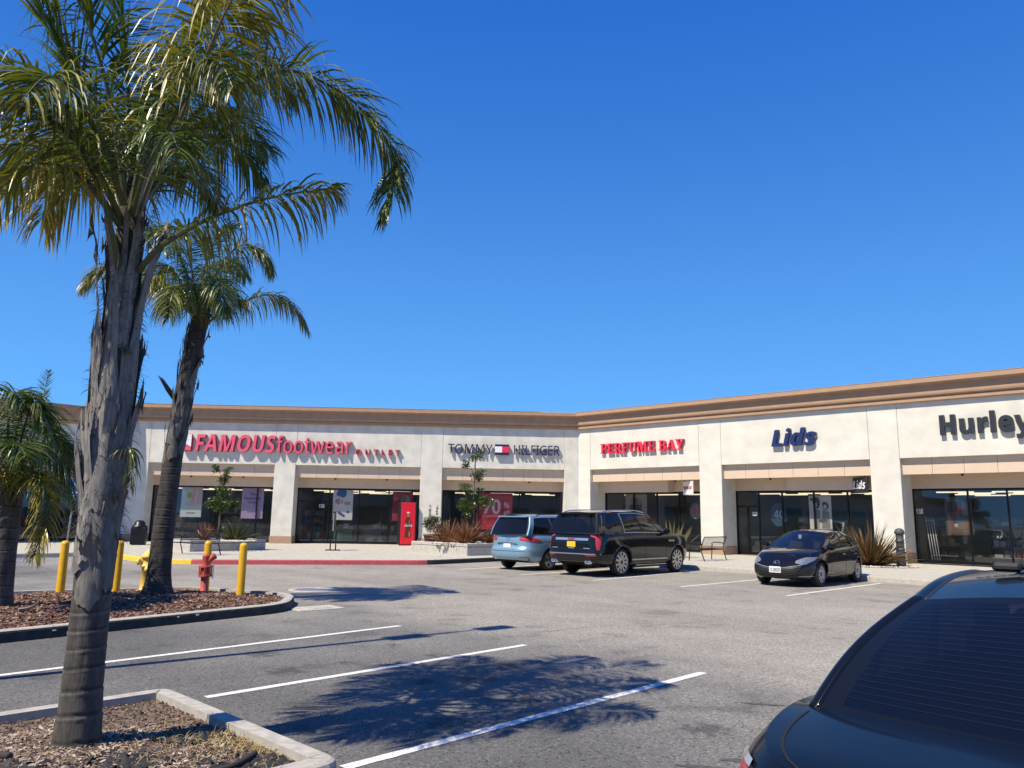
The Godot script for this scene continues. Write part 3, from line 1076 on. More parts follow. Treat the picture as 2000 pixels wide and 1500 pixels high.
# a printed sheet hung inside the glass: prints are [polygon, colour]
func poster(label: String, w: Transform3D, x0: float, x1: float, y0: float, y1: float, z: float, ground_: Color, prints: Array, round_ := false) -> Node3D:
	var t := thing("window_poster", label, "poster", w * at(Vector3(x0, y0, z)), "posters in the shop windows")
	var st := tool()
	var W := x1 - x0; var H := y1 - y0
	if round_:
		prism(st, blob(W / 2, H / 2, W / 2, H / 2, 28, 0.0), 0.01)
	else:
		bx(st, Vector3.ZERO, Vector3(W, H, 0.01), 0.002)
	put("sheet", st, mat(ground_ * 1.6, 0.6), t)
	var k := 1
	for p in prints:
		var poly: PackedVector2Array = p[0]
		for i in poly.size(): poly[i] = poly[i] * Vector2(W, H)
		st = tool()
		prism(st, poly, 0.001, Transform3D(Basis(), Vector3(0, 0, 0.0101 + 0.0012 * k)))
		put("print", st, mat((p[1] as Color) * 1.6, 0.6), t)
		k += 1
	return t

func words(t: Node3D, text: String, x0: float, x1: float, y: float, cap: float, c: Color, serif := false, bold := true) -> void:
	lettering(t, text, font(bold, serif), x0, x1, y, cap, 0.026, 0.001, mat(c * 1.5, 0.6), "print_letter")

func make_store_contents() -> void:
	var t: Node3D
	var zl := -0.99
	var zr := -1.46
	t = poster("white poster with pink legs and a green flower in the left window", WL, -20.62, -19.55, 1.24, 2.80, zl, Color(0.42, 0.46, 0.43), [
		[PackedVector2Array([Vector2(0.45, 0.45), Vector2(0.62, 0.42), Vector2(0.72, 1.0), Vector2(0.55, 1.0)]), Color(0.55, 0.30, 0.26)],
		[PackedVector2Array([Vector2(0.70, 0.40), Vector2(0.95, 0.44), Vector2(0.98, 1.0), Vector2(0.80, 1.0)]), Color(0.50, 0.33, 0.28)],
		[blob(0.38, 0.72, 0.13, 0.09), Color(0.30, 0.36, 0.05)], [blob(0.55, 0.42, 0.33, 0.05), Color(0.50, 0.38, 0.33)], [rect(0.3, 0.12, 0.7, 0.145), Color(0.1, 0.1, 0.1)]])
	t = poster("lilac sale poster with dark serif words in the left window", WL, -17.51, -16.39, 1.21, 2.80, zl, Color(0.33, 0.24, 0.37), [])
	words(t, "The", 0.38, 0.74, 1.20, 0.13, Color(0.05, 0.02, 0.06), true)
	words(t, "Sandal Sale", 0.12, 1.00, 0.98, 0.13, Color(0.05, 0.02, 0.06), true)
	words(t, "is on.", 0.36, 0.78, 0.78, 0.12, Color(0.05, 0.02, 0.06), true)
	words(t, "Get the it.", 0.32, 0.80, 0.33, 0.07, Color(0.05, 0.02, 0.06), true)
	t = poster("white poster with blue pack and tumbling shoes beside the entrance", WL, -12.79, -11.75, 1.21, 2.76, zl, Color(0.50, 0.50, 0.47), [
		[blob(0.42, 0.88, 0.26, 0.13), Color(0.03, 0.09, 0.24)], [blob(0.30, 0.62, 0.20, 0.10), Color(0.36, 0.20, 0.13)], [blob(0.72, 0.56, 0.17, 0.06), Color(0.33, 0.24, 0.18)],
		[PackedVector2Array([Vector2(0.36, 0.4), Vector2(0.42, 0.4), Vector2(0.40, 0.78), Vector2(0.36, 0.78)]), Color(0.6, 0.58, 0.54)],
		[PackedVector2Array([Vector2(0.25, 0.22), Vector2(0.6, 0.08), Vector2(0.64, 0.15), Vector2(0.32, 0.31)]), Color(0.05, 0.09, 0.2)],
		[PackedVector2Array([Vector2(0.68, 0.24), Vector2(0.86, 0.24), Vector2(0.77, 0.33)]), Color(0.02, 0.02, 0.03)]])
	t = poster("dark red poster with grey figures behind the vending machine", WL, -9.68, -8.62, 1.20, 2.73, zl, Color(0.28, 0.018, 0.03), [
		[PackedVector2Array([Vector2(0.3, 0.35), Vector2(0.52, 0.35), Vector2(0.6, 0.85), Vector2(0.42, 0.92)]), Color(0.16, 0.11, 0.11)],
		[PackedVector2Array([Vector2(0.62, 0.4), Vector2(0.85, 0.4), Vector2(0.84, 0.8), Vector2(0.66, 0.88)]), Color(0.22, 0.17, 0.16)]])
	t = poster("large red clearance poster with white seventy percent figures", WL, -5.25, -3.37, 0.83, 2.73, zl, Color(0.34, 0.018, 0.03), [[rect(0.73, 0.0, 0.745, 1.0), Color(0.02, 0.01, 0.01)]])
	words(t, "70", 0.26, 1.28, 0.82, 0.74, Color(0.55, 0.45, 0.40))
	words(t, "%", 1.42, 1.72, 1.12, 0.30, Color(0.55, 0.45, 0.40))
	words(t, "off", 1.42, 1.75, 0.78, 0.22, Color(0.55, 0.45, 0.40))
	words(t, "EVERYTHING", 0.34, 1.3, 0.50, 0.13, Color(0.12, 0.01, 0.02))
	t = poster("round grey window sign with red fifty figures", WR, 5.66, 6.36, 1.55, 2.30, zr, Color(0.10, 0.11, 0.11), [], true)
	words(t, "50", 0.10, 0.60, 0.24, 0.26, Color(0.45, 0.02, 0.05), true)
	t = poster("faded picture poster in the shaded corner shop window", WR, 1.95, 3.25, 1.3, 2.74, zr, Color(0.17, 0.165, 0.15), [
		[blob(0.5, 0.55, 0.3, 0.35), Color(0.05, 0.045, 0.04)], [blob(0.36, 0.78, 0.12, 0.1), Color(0.11, 0.09, 0.08)], [blob(0.66, 0.74, 0.13, 0.1), Color(0.12, 0.10, 0.09)], [rect(0.05, 0.05, 0.95, 0.16), Color(0.12, 0.12, 0.11)]])
	t = poster("black and white poster of two long haired figures", WR, 11.47, 12.42, 1.20, 2.62, zr, Color(0.40, 0.39, 0.37), [
		[blob(0.34, 0.78, 0.16, 0.16), Color(0.03, 0.03, 0.03)], [blob(0.74, 0.70, 0.15, 0.13), Color(0.04, 0.04, 0.04)],
		[PackedVector2Array([Vector2(0.18, 0.02), Vector2(0.42, 0.02), Vector2(0.50, 0.55), Vector2(0.22, 0.62)]), Color(0.20, 0.19, 0.18)],
		[PackedVector2Array([Vector2(0.55, 0.02), Vector2(0.92, 0.02), Vector2(0.90, 0.52), Vector2(0.60, 0.56)]), Color(0.16, 0.15, 0.14)],
		[blob(0.6, 0.25, 0.2, 0.06), Color(0.06, 0.06, 0.06)], [blob(0.3, 0.72, 0.07, 0.08), Color(0.42, 0.40, 0.38)], [blob(0.72, 0.66, 0.07, 0.07), Color(0.40, 0.38, 0.36)], [rect(0.05, 0.84, 0.2, 0.93), Color(0.05, 0.05, 0.05)]])
	t = poster("round dark blue window sign with pale figures", WR, 9.72, 10.48, 1.28, 2.30, zr, Color(0.012, 0.04, 0.075), [], true)
	words(t, "40", 0.14, 0.66, 0.36, 0.34, Color(0.25, 0.33, 0.40))
	t = poster("dark framed photo poster of a red room under the right sign", WR, 16.74, 17.66, 1.10, 2.52, zr, Color(0.055, 0.035, 0.028), [
		[rect(0.06, 0.06, 0.94, 0.94), Color(0.10, 0.055, 0.04)], [rect(0.10, 0.60, 0.30, 0.88), Color(0.025, 0.025, 0.03)], [rect(0.36, 0.60, 0.48, 0.88), Color(0.03, 0.03, 0.03)],
		[blob(0.52, 0.66, 0.07, 0.10), Color(0.26, 0.05, 0.03)], [rect(0.64, 0.52, 0.94, 0.88), Color(0.15, 0.145, 0.14)], [blob(0.55, 0.40, 0.28, 0.12), Color(0.04, 0.05, 0.07)], [blob(0.40, 0.25, 0.10, 0.05), Color(0.30, 0.26, 0.22)], [blob(0.68, 0.25, 0.24, 0.10), Color(0.12, 0.075, 0.03)]])
	for n in [["shop_number", "white street number on the glass beside the poster with shoes", WL, -13.50, -13.19, 1.83, 0.17, "135", -0.885], ["shop_number", "white street number on the dark door of the shaded shop", WR, 8.90, 9.17, 1.73, 0.17, "137", -1.335], ["shop_number", "white street number at the edge of the last shop window", WR, 15.74, 16.0, 1.88, 0.19, "138", -1.335]]:
		t = thing(n[0], n[1], "number", (n[2] as Transform3D))
		lettering(t, n[7], font(true), n[3], n[4], n[5], n[6], n[8], 0.002, M.white, "digit")

	# shelving and stock: things that can be made out through the glass
	var tones := [Color(0.20, 0.18, 0.155), Color(0.04, 0.13, 0.085), Color(0.13, 0.04, 0.035), Color(0.30, 0.29, 0.27), Color(0.04, 0.07, 0.14), Color(0.22, 0.15, 0.09), Color(0.10, 0.10, 0.11)]
	var tm := []
	for c in tones: tm.append(mat(c, 0.7))
	var units := [[WL, -20.6, -2.0, "near the bench"], [WL, -18.3, -2.3, "behind the lilac poster"], [WL, -13.9, -1.9, "inside the entrance, left"], [WL, -12.3, -1.7, "under the poster with shoes"], [WL, -10.7, -1.8, "midway behind the sign stand"], [WL, -9.3, -1.9, "beside the vending machine"], [WL, -2.4, -2.4, "right of the red poster"],
		[WR, 16.5, -2.6, "left of the framed poster"], [WR, 18.6, -2.5, "right of the framed poster"], [WR, 11.0, -2.8, "in the shop with the slanted sign"]]
	var kinds := ["shelf of boxed shoes seen through the glass ", "low display table of boxes seen through the glass "]
	for i in units.size():
		var u = units[i]
		var low: bool = i in [3, 4, 5]
		t = thing("display_table" if low else "display_shelf", (kinds[1] if low else kinds[0]) + u[3], "shelf", (u[0] as Transform3D) * at(Vector3(u[1], 0.02, u[2])), "shop displays")
		var levels := [0.75] if low else [0.25, 0.65, 1.05, 1.45]
		var w := 1.15
		for y: float in levels:
			var st := tool()
			box(st, Vector3(0, y, 0), Vector3(w, 0.03, 0.5), 0.004)
			put("board", st, M.interior_floor, t)
			var x := -w / 2 + 0.08
			while x < w / 2 - 0.15:
				var bw := rng.randf_range(0.14, 0.3)
				var bh := rng.randf_range(0.10, 0.28)
				st = tool()
				box(st, Vector3(x + bw / 2, y + 0.015 + bh / 2, rng.randf_range(0.0, 0.08)), Vector3(bw, bh, 0.3), 0.006)
				put("box", st, tm[rng.randi() % tm.size()], t)
				x += bw + 0.03
		for x: float in [-w / 2, w / 2]:
			var st := tool()
			box(st, Vector3(x, levels[-1] / 2 + 0.1, 0), Vector3(0.03, levels[-1] + 0.2, 0.5), 0.004)
			put("upright", st, M.frame, t)
		if low:
			var st := tool()
			box(st, Vector3(0, 0.36, 0.05), Vector3(w - 0.12, 0.68, 0.4), 0.01)
			put("base", st, tm[1] if i == 3 else tm[6], t)
	# leaning rack of pale poles inside the right hand shop
	t = thing("folding_rack", "pale folding garment rack leaning inside the right shop window", "rack", WR * at(Vector3(16.1, 0.02, -1.75)))
	for k in 4:
		var st := tool(true)
		var x := -0.12 + 0.09 * k
		tube(st, [Vector3(x + 0.12, 0.0, 0.0), Vector3(x - 0.06, 1.72, -0.12)], 0.014, 6)
		put("pole", st, M.white, t)
	var st2 := tool(true)
	tube(st2, [Vector3(-0.05, 0.06, 0), Vector3(0.5, 0.06, 0)], 0.014, 6)
	tube(st2, [Vector3(-0.22, 1.6, -0.11), Vector3(0.1, 1.6, -0.11)], 0.012, 6)
	put("cross_bar", st2, M.white, t)

# ---------------------------------------------------------------- street furniture
func make_street_things() -> void:
	var t: Node3D
	var st: SurfaceTool
	# steel posts that guard the hydrants
	var posts := [[-8.17, -14.45, "yellow steel bollard half hidden left of the tall palm trunk"], [-7.40, -14.93, "yellow steel bollard between the tall palm and the pale hydrant"], [-5.96, -15.55, "yellow steel bollard right behind the red standpipe"], [-4.99, -14.75, "rightmost yellow steel bollard near the tip of the mulch bed"]]
	for p in posts:
		t = thing("bollard", p[2], "bollard", at(Vector3(p[0], 0.1, p[1]), rng.randf() * TAU), "yellow bollards round the hydrants")
		st = tool(true)
		lathe(st, [Vector2(0.072, -0.06), Vector2(0.071, 0.92), Vector2(0.069, 0.94)], 20)
		put("post", st, M.yellow, t)
		st = tool(true)
		lathe(st, [Vector2(0.069, 0.94), Vector2(0.064, 0.965), Vector2(0.045, 0.985), Vector2(0.0, 0.995)], 20)
		put("cap", st, M.yellow, t)
	t = thing("fire_hydrant", "pale yellow fire hydrant behind the slimmer palm", "hydrant", at(Vector3(-7.08, 0.12, -15.45), 0.5))
	st = tool(true)
	lathe(st, [Vector2(0.17, -0.04), Vector2(0.17, 0.02), Vector2(0.12, 0.03), Vector2(0.11, 0.06), Vector2(0.10, 0.45), Vector2(0.13, 0.46), Vector2(0.13, 0.49), Vector2(0.105, 0.50), Vector2(0.10, 0.62), Vector2(0.13, 0.63), Vector2(0.13, 0.66), Vector2(0.10, 0.70), Vector2(0.055, 0.755), Vector2(0.03, 0.76), Vector2(0.03, 0.80), Vector2(0.0, 0.80)], 22)
	put("barrel", st, M.hydrant_yellow, t)
	for an: float in [0.0, PI * 0.5, PI]:
		st = tool(true)
		lathe(st, [Vector2(0.055, 0.09), Vector2(0.055, 0.15), Vector2(0.07, 0.155), Vector2(0.07, 0.185), Vector2(0.03, 0.19), Vector2(0.022, 0.22), Vector2(0.0, 0.22)], 14, Vector3(0, 0.56 if an != PI * 0.5 else 0.42, 0), Vector3(cos(an), 0, sin(an)))
		put("outlet_cap", st, M.hydrant_yellow, t)
	t = thing("standpipe", "red fire standpipe with bolted flange and angled inlet", "standpipe", Transform3D(Basis(Vector3.UP, 0.25).scaled(Vector3(0.85, 0.97, 0.85)), Vector3(-5.80, 0.12, -15.08)))
	st = tool(true)
	lathe(st, [Vector2(0.10, -0.05), Vector2(0.10, 0.02), Vector2(0.082, 0.03), Vector2(0.082, 0.36)], 20)
	lathe(st, [Vector2(0.082, 0.54), Vector2(0.082, 0.70), Vector2(0.09, 0.72), Vector2(0.07, 0.76), Vector2(0.0, 0.775)], 20)
	put("pipe", st, M.hydrant_red, t)
	st = tool()
	lathe(st, [Vector2(0.08, 0.335), Vector2(0.15, 0.335), Vector2(0.15, 0.365), Vector2(0.10, 0.37), Vector2(0.10, 0.50), Vector2(0.15, 0.505), Vector2(0.15, 0.535), Vector2(0.08, 0.54)], 22)
	put("flange", st, M.hydrant_red, t)
	for k in 8:
		st = tool(true)
		var an := TAU * k / 8.0
		lathe(st, [Vector2(0.0, 0.32), Vector2(0.013, 0.325), Vector2(0.013, 0.55), Vector2(0.0, 0.555)], 6, Vector3(cos(an) * 0.128, 0, sin(an) * 0.128))
		put("bolt", st, M.hydrant_red, t)
	st = tool(true)
	tube(st, [Vector3(0.02, 0.60, 0.0), Vector3(0.09, 0.66, 0.02), Vector3(0.16, 0.72, 0.03)], [0.06, 0.055, 0.058], 14)
	tube(st, [Vector3(0.155, 0.715, 0.03), Vector3(0.185, 0.74, 0.035)], 0.07, 14)
	put("inlet", st, M.hydrant_red, t)
	st = tool()
	box(st, Vector3(0.17, 0.42, 0.06), Vector3(0.012, 0.26, 0.16), 0.003)
	put("tag_plate", st, M.galv, t)

	# lamp post outside the frame at left, whose shadow crosses the stalls
	t = thing("lamp_post", "tall twin-head car park lamp post on a concrete footing", "lamp post", at(Vector3(-5.78, 0, -7.33)))
	st = tool(true)
	lathe(st, [Vector2(0.30, -0.05), Vector2(0.30, 0.85), Vector2(0.27, 0.89), Vector2(0.0, 0.90)], 24)
	put("footing", st, M.concrete, t)
	st = tool()
	tube(st, [Vector3(0, 0.9, 0), Vector3(0, 9.0, 0)], [0.075, 0.05], 10)
	put("pole", st, M.black_metal, t)
	st = tool()
	var arm := Vector3(0.765, 0, -0.644)
	tube(st, [Vector3(0, 8.95, 0) - arm * 0.5, Vector3(0, 8.95, 0) + arm * 0.5], 0.03, 8)
	put("arm", st, M.black_metal, t)
	for sg: float in [-1.0, 1.0]:
		st = tool()
		box(st, Vector3(0, 8.95, 0) + arm * 0.78 * sg, Vector3(0.62, 0.12, 0.34), 0.03, Basis(Vector3.UP, toward(arm)))
		put("lamp_head", st, M.black_metal, t)

	# planters of board-marked concrete
	planter("low concrete planter with red flax and a slender tree beside the minivan", Vector3(-1.62, 0.15, -30.2), Vector3(-0.731, 0, -0.682), 3.35, Vector3(0.682, 0, -0.731), 2.5, 0.46)
	planter("low concrete planter behind the slatted bench at left", Vector3(-12.2, 0.15, -30.0), Vector3(-0.75, 0, -0.66), 2.4, Vector3(0.60, 0, -0.80), 3.4, 0.42)
	bench("black metal bench with upright slats in front of the left planter", Vector3(-11.25, 0.15, -28.1), Vector3(0.93, 0, 0.36), 1.75, false)
	bench("dark metal bench with woven mesh back between SUV and sedan", Vector3(7.55, 0.15, -29.9), Vector3(-0.682, 0, 0.731), 1.7, true)

	# drinks machine
	t = thing("vending_machine", "tall red drinks vending machine with a cola bottle picture", "vending machine", WL * at(Vector3(-8.72, 0.0, 0.35), deg_to_rad(14.0)))
	st = tool()
	bx(st, Vector3(-0.42, 0.03, -0.75), Vector3(0.42, 2.16, 0.0), 0.02)
	put("cabinet", st, mat(Color(0.012, 0.014, 0.02), 0.4), t)
	st = tool()
	bx(st, Vector3(-0.36, 0.06, 0.001), Vector3(0.36, 2.14, 0.03), 0.012)
	put("front_panel", st, M.red, t)
	var half_prof := [[0.0, 0.42], [0.15, 0.42], [0.17, 0.50], [0.155, 0.62], [0.125, 0.78], [0.14, 0.92], [0.165, 1.08], [0.15, 1.22], [0.09, 1.40], [0.065, 1.52], [0.06, 1.62], [0.075, 1.63], [0.075, 1.72], [0.0, 1.72]]
	var bot := PackedVector2Array()
	for p in half_prof: bot.append(Vector2(p[0], p[1]))
	for i in range(half_prof.size() - 2, 0, -1): bot.append(Vector2(-half_prof[i][0], half_prof[i][1]))
	st = tool()
	prism(st, bot, 0.004, Transform3D(Basis(), Vector3(0.0, -0.02, 0.031)))
	put("bottle_print", st, mat(Color(0.13, 0.025, 0.015), 0.3), t)
	for g in [[0.06, 0.46, 0.11, 0.72, Color(0.55, 0.22, 0.04)], [-0.12, 0.95, -0.07, 1.15, Color(0.42, 0.14, 0.05)], [-0.07, 1.62, 0.07, 1.70, Color(0.7, 0.66, 0.62)], [0.05, 1.0, 0.08, 1.3, Color(0.50, 0.2, 0.06)], [-0.05, 1.44, 0.05, 1.6, Color(0.45, 0.20, 0.10)]]:
		st = tool()
		bx(st, Vector3(g[0], g[1] - 0.02, 0.0352), Vector3(g[2], g[3] - 0.02, 0.0362))
		put("bottle_highlight", st, mat(g[4], 0.3), t)
	lettering(t, "Coca-Cola", font(true, true), -0.2, 0.2, 0.94, 0.11, 0.037, 0.002, M.white, "letter", 0.25)

	t = thing("sign_stand", "black floor sign stand seen edge on before the entrance", "sign stand", at(Vector3(-7.43, 0.15, -33.05), 0.15))
	st = tool()
	box(st, Vector3(0, 0.02, 0), Vector3(0.62, 0.025, 0.42), 0.006)
	put("base", st, M.black_metal, t)
	for x: float in [-0.11, 0.11]:
		st = tool()
		box(st, Vector3(x, 0.42, 0), Vector3(0.05, 0.80, 0.04), 0.006)
		put("leg", st, M.black_metal, t)
	st = tool()
	box(st, Vector3(0.0, 1.18, 0), Vector3(0.10, 0.86, 0.55), 0.01)
	put("panel_frame", st, M.black_metal, t)
	st = tool()
	box(st, Vector3(0.052, 1.18, 0), Vector3(0.008, 0.76, 0.46), 0.002)
	box(st, Vector3(-0.01, 1.18, 0.277), Vector3(0.05, 0.74, 0.006), 0.001)
	put("panel", st, M.lamp_clear, t)

	t = thing("accessible_parking_sign", "small blue accessible parking sign on a leaning steel pole", "sign", at(Vector3(-15.55, 0.15, -27.7)))
	st = tool(true)
	tube(st, [Vector3(-0.08, 0, 0), Vector3(0.02, 2.62, 0)], 0.03, 8)
	put("pole", st, M.galv, t)
	st = tool()
	box(st, Vector3(0.02, 2.32, 0.036), Vector3(0.32, 0.56, 0.006), 0.002)
	put("plate", st, mat(Color(0.015, 0.12, 0.42), 0.45), t)
	st = tool(true)
	tube(st, [Vector3(0.0, 2.46, 0.042), Vector3(0.0, 2.36, 0.042), Vector3(0.07, 2.36, 0.042), Vector3(0.10, 2.28, 0.042)], 0.012, 6)
	var arc := []
	for i in 9: arc.append(Vector3(0.0 + 0.07 * cos(PI * (0.7 + i * 0.13)), 2.31 + 0.07 * sin(PI * (0.7 + i * 0.13)), 0.042))
	tube(st, arc, 0.010, 6)
	lathe(st, [Vector2(0.0, -0.02), Vector2(0.02, 0.0), Vector2(0.0, 0.02)], 8, Vector3(0, 2.50, 0.042))
	put("symbol", st, M.white, t)
	st = tool()
	box(st, Vector3(0.02, 2.12, 0.041), Vector3(0.26, 0.035, 0.004))
	put("caption", st, M.white, t)

	t = thing("litter_bin", "dark domed litter bin against the shaded pier", "bin", at(Vector3(-16.75, 0.15, -35.4), 0.3))
	st = tool()
	box(st, Vector3(0, 0.40, 0), Vector3(0.62, 0.76, 0.62), 0.03)
	for k in 7:
		for s: float in [-1.0, 1.0]:
			box(st, Vector3(-0.26 + k * 0.087, 0.40, 0.315 * s), Vector3(0.05, 0.70, 0.02), 0.004)
	put("body", st, M.black_metal, t)
	st = tool(true)
	lathe(st, [Vector2(0.33, 0.78), Vector2(0.33, 0.83), Vector2(0.25, 0.87), Vector2(0.22, 1.0), Vector2(0.14, 1.08), Vector2(0.0, 1.10)], 20)
	put("lid", st, M.black_metal, t)

	t = thing("ornamental_bollard", "blue-grey ringed cast bollard right of the spiky plant", "bollard", at(Vector3(13.62, 0.15, -27.3)))
	st = tool(true)
	lathe(st, [Vector2(0.19, 0.0), Vector2(0.19, 0.05), Vector2(0.15, 0.07), Vector2(0.145, 0.30), Vector2(0.158, 0.31), Vector2(0.158, 0.34), Vector2(0.142, 0.35), Vector2(0.138, 0.58), Vector2(0.15, 0.59), Vector2(0.15, 0.62), Vector2(0.135, 0.63), Vector2(0.13, 0.86), Vector2(0.145, 0.87), Vector2(0.145, 0.90), Vector2(0.128, 0.91), Vector2(0.125, 1.12)], 24)
	put("post", st, mat(Color(0.055, 0.07, 0.085), 0.6), t)
	st = tool(true)
	lathe(st, [Vector2(0.125, 1.12), Vector2(0.16, 1.13), Vector2(0.165, 1.18), Vector2(0.15, 1.25), Vector2(0.10, 1.31), Vector2(0.0, 1.335)], 24)
	put("cap", st, mat(Color(0.055, 0.07, 0.085), 0.6), t)

func planter(label: String, p: Vector3, u: Vector3, lu: float, v: Vector3, lv: float, h: float) -> void:
	var t := thing("planter", label, "planter", Transform3D(Basis(u, Vector3.UP, v), p), "concrete planters")
	var w := 0.18
	for q in [[Vector3(0, -0.02, 0), Vector3(lu, h, w)], [Vector3(0, -0.02, lv - w), Vector3(lu, h, lv)], [Vector3(0, -0.02, w + 0.004), Vector3(w, h, lv - w - 0.004)], [Vector3(lu - w, -0.02, w + 0.004), Vector3(lu, h, lv - w - 0.004)]]:
		var st := tool()
		bx(st, q[0], (q[1] as Vector3) * Vector3(1, 0, 1) + Vector3(0, h * 0.70, 0), 0.01)
		put("wall", st, M.wall_planter, t)
		st = tool()   # cast cap course over a recessed joint
		bx(st, (q[0] as Vector3) * Vector3(1, 0, 1) + Vector3(0, h * 0.73, 0), q[1], 0.014)
		put("cap_course", st, M.wall_planter, t)
	var st2 := tool()
	bx(st2, Vector3(w - 0.03, 0, w - 0.03), Vector3(lu - w + 0.03, h - 0.05, lv - w + 0.03))
	put("soil", st2, M.soil, t)

func bench(label: String, p: Vector3, axis: Vector3, long: float, mesh_back: bool) -> void:
	# local x along the seat, local z toward the sitter's front
	var t := thing("bench", label, "bench", Transform3D(Basis(axis, Vector3.UP, axis.cross(Vector3.UP)), p), "benches on the pavement")
	var st: SurfaceTool
	var m: Material = M.black_metal
	var h := long / 2
	for x: float in [-h, h]:
		st = tool(true)
		tube(st, [Vector3(x, 0.0, 0.30), Vector3(x, 0.42, 0.27), Vector3(x, 0.62, 0.26), Vector3(x, 0.655, 0.20), Vector3(x, 0.655, -0.12), Vector3(x, 0.62, -0.24)], 0.02, 7)
		tube(st, [Vector3(x, 0.0, -0.34), Vector3(x, 0.40, -0.20), Vector3(x, 0.62, -0.25), Vector3(x, 0.88, -0.36)], 0.02, 7)
		tube(st, [Vector3(x, 0.42, 0.27), Vector3(x, 0.40, -0.20)], 0.018, 7)
		put("end_frame", st, m, t)
	for q in [[0.42, 0.27], [0.40, -0.20], [0.88, -0.36]]:
		st = tool(true)
		tube(st, [Vector3(-h, q[0], q[1]), Vector3(h, q[0], q[1])], 0.016, 7)
		put("rail", st, m, t)
	if mesh_back:
		for part in ["mesh_back", "mesh_seat"]:
			st = tool()
			var a := Vector3(0, 0.42, -0.205) if part == "mesh_back" else Vector3(0, 0.415, 0.27)
			var b := Vector3(0, 0.88, -0.36) if part == "mesh_back" else Vector3(0, 0.40, -0.20)
			var n := int(long / 0.075)
			for i in range(-6, n):
				for sg: float in [-1.0, 1.0]:
					var x0 := -h + i * 0.075; var x1 := x0 + 0.45
					if sg < 0: var q := x0; x0 = x1; x1 = q
					# clip to the frame
					var ta := 0.0; var tb := 1.0
					var lo := (-h - x0) / (x1 - x0); var hi := (h - x0) / (x1 - x0)
					ta = maxf(ta, minf(lo, hi)); tb = minf(tb, maxf(lo, hi))
					if tb - ta < 0.03: continue
					var P := a.lerp(b, ta) + Vector3(lerpf(x0, x1, ta), 0, 0)
					var Q := a.lerp(b, tb) + Vector3(lerpf(x0, x1, tb), 0, 0)
					tube(st, [P, Q], 0.005, 4, false)
			put(part, st, m, t)
	else:
		var n := int(long / 0.062)
		for i in n + 1:
			var x := -h + long * i / n
			st = tool()
			tube(st, [Vector3(x, 0.425, 0.28), Vector3(x, 0.41, -0.18), Vector3(x, 0.50, -0.225), Vector3(x, 0.885, -0.365)], 0.010, 5, false)
			put("slat", st, m, t)

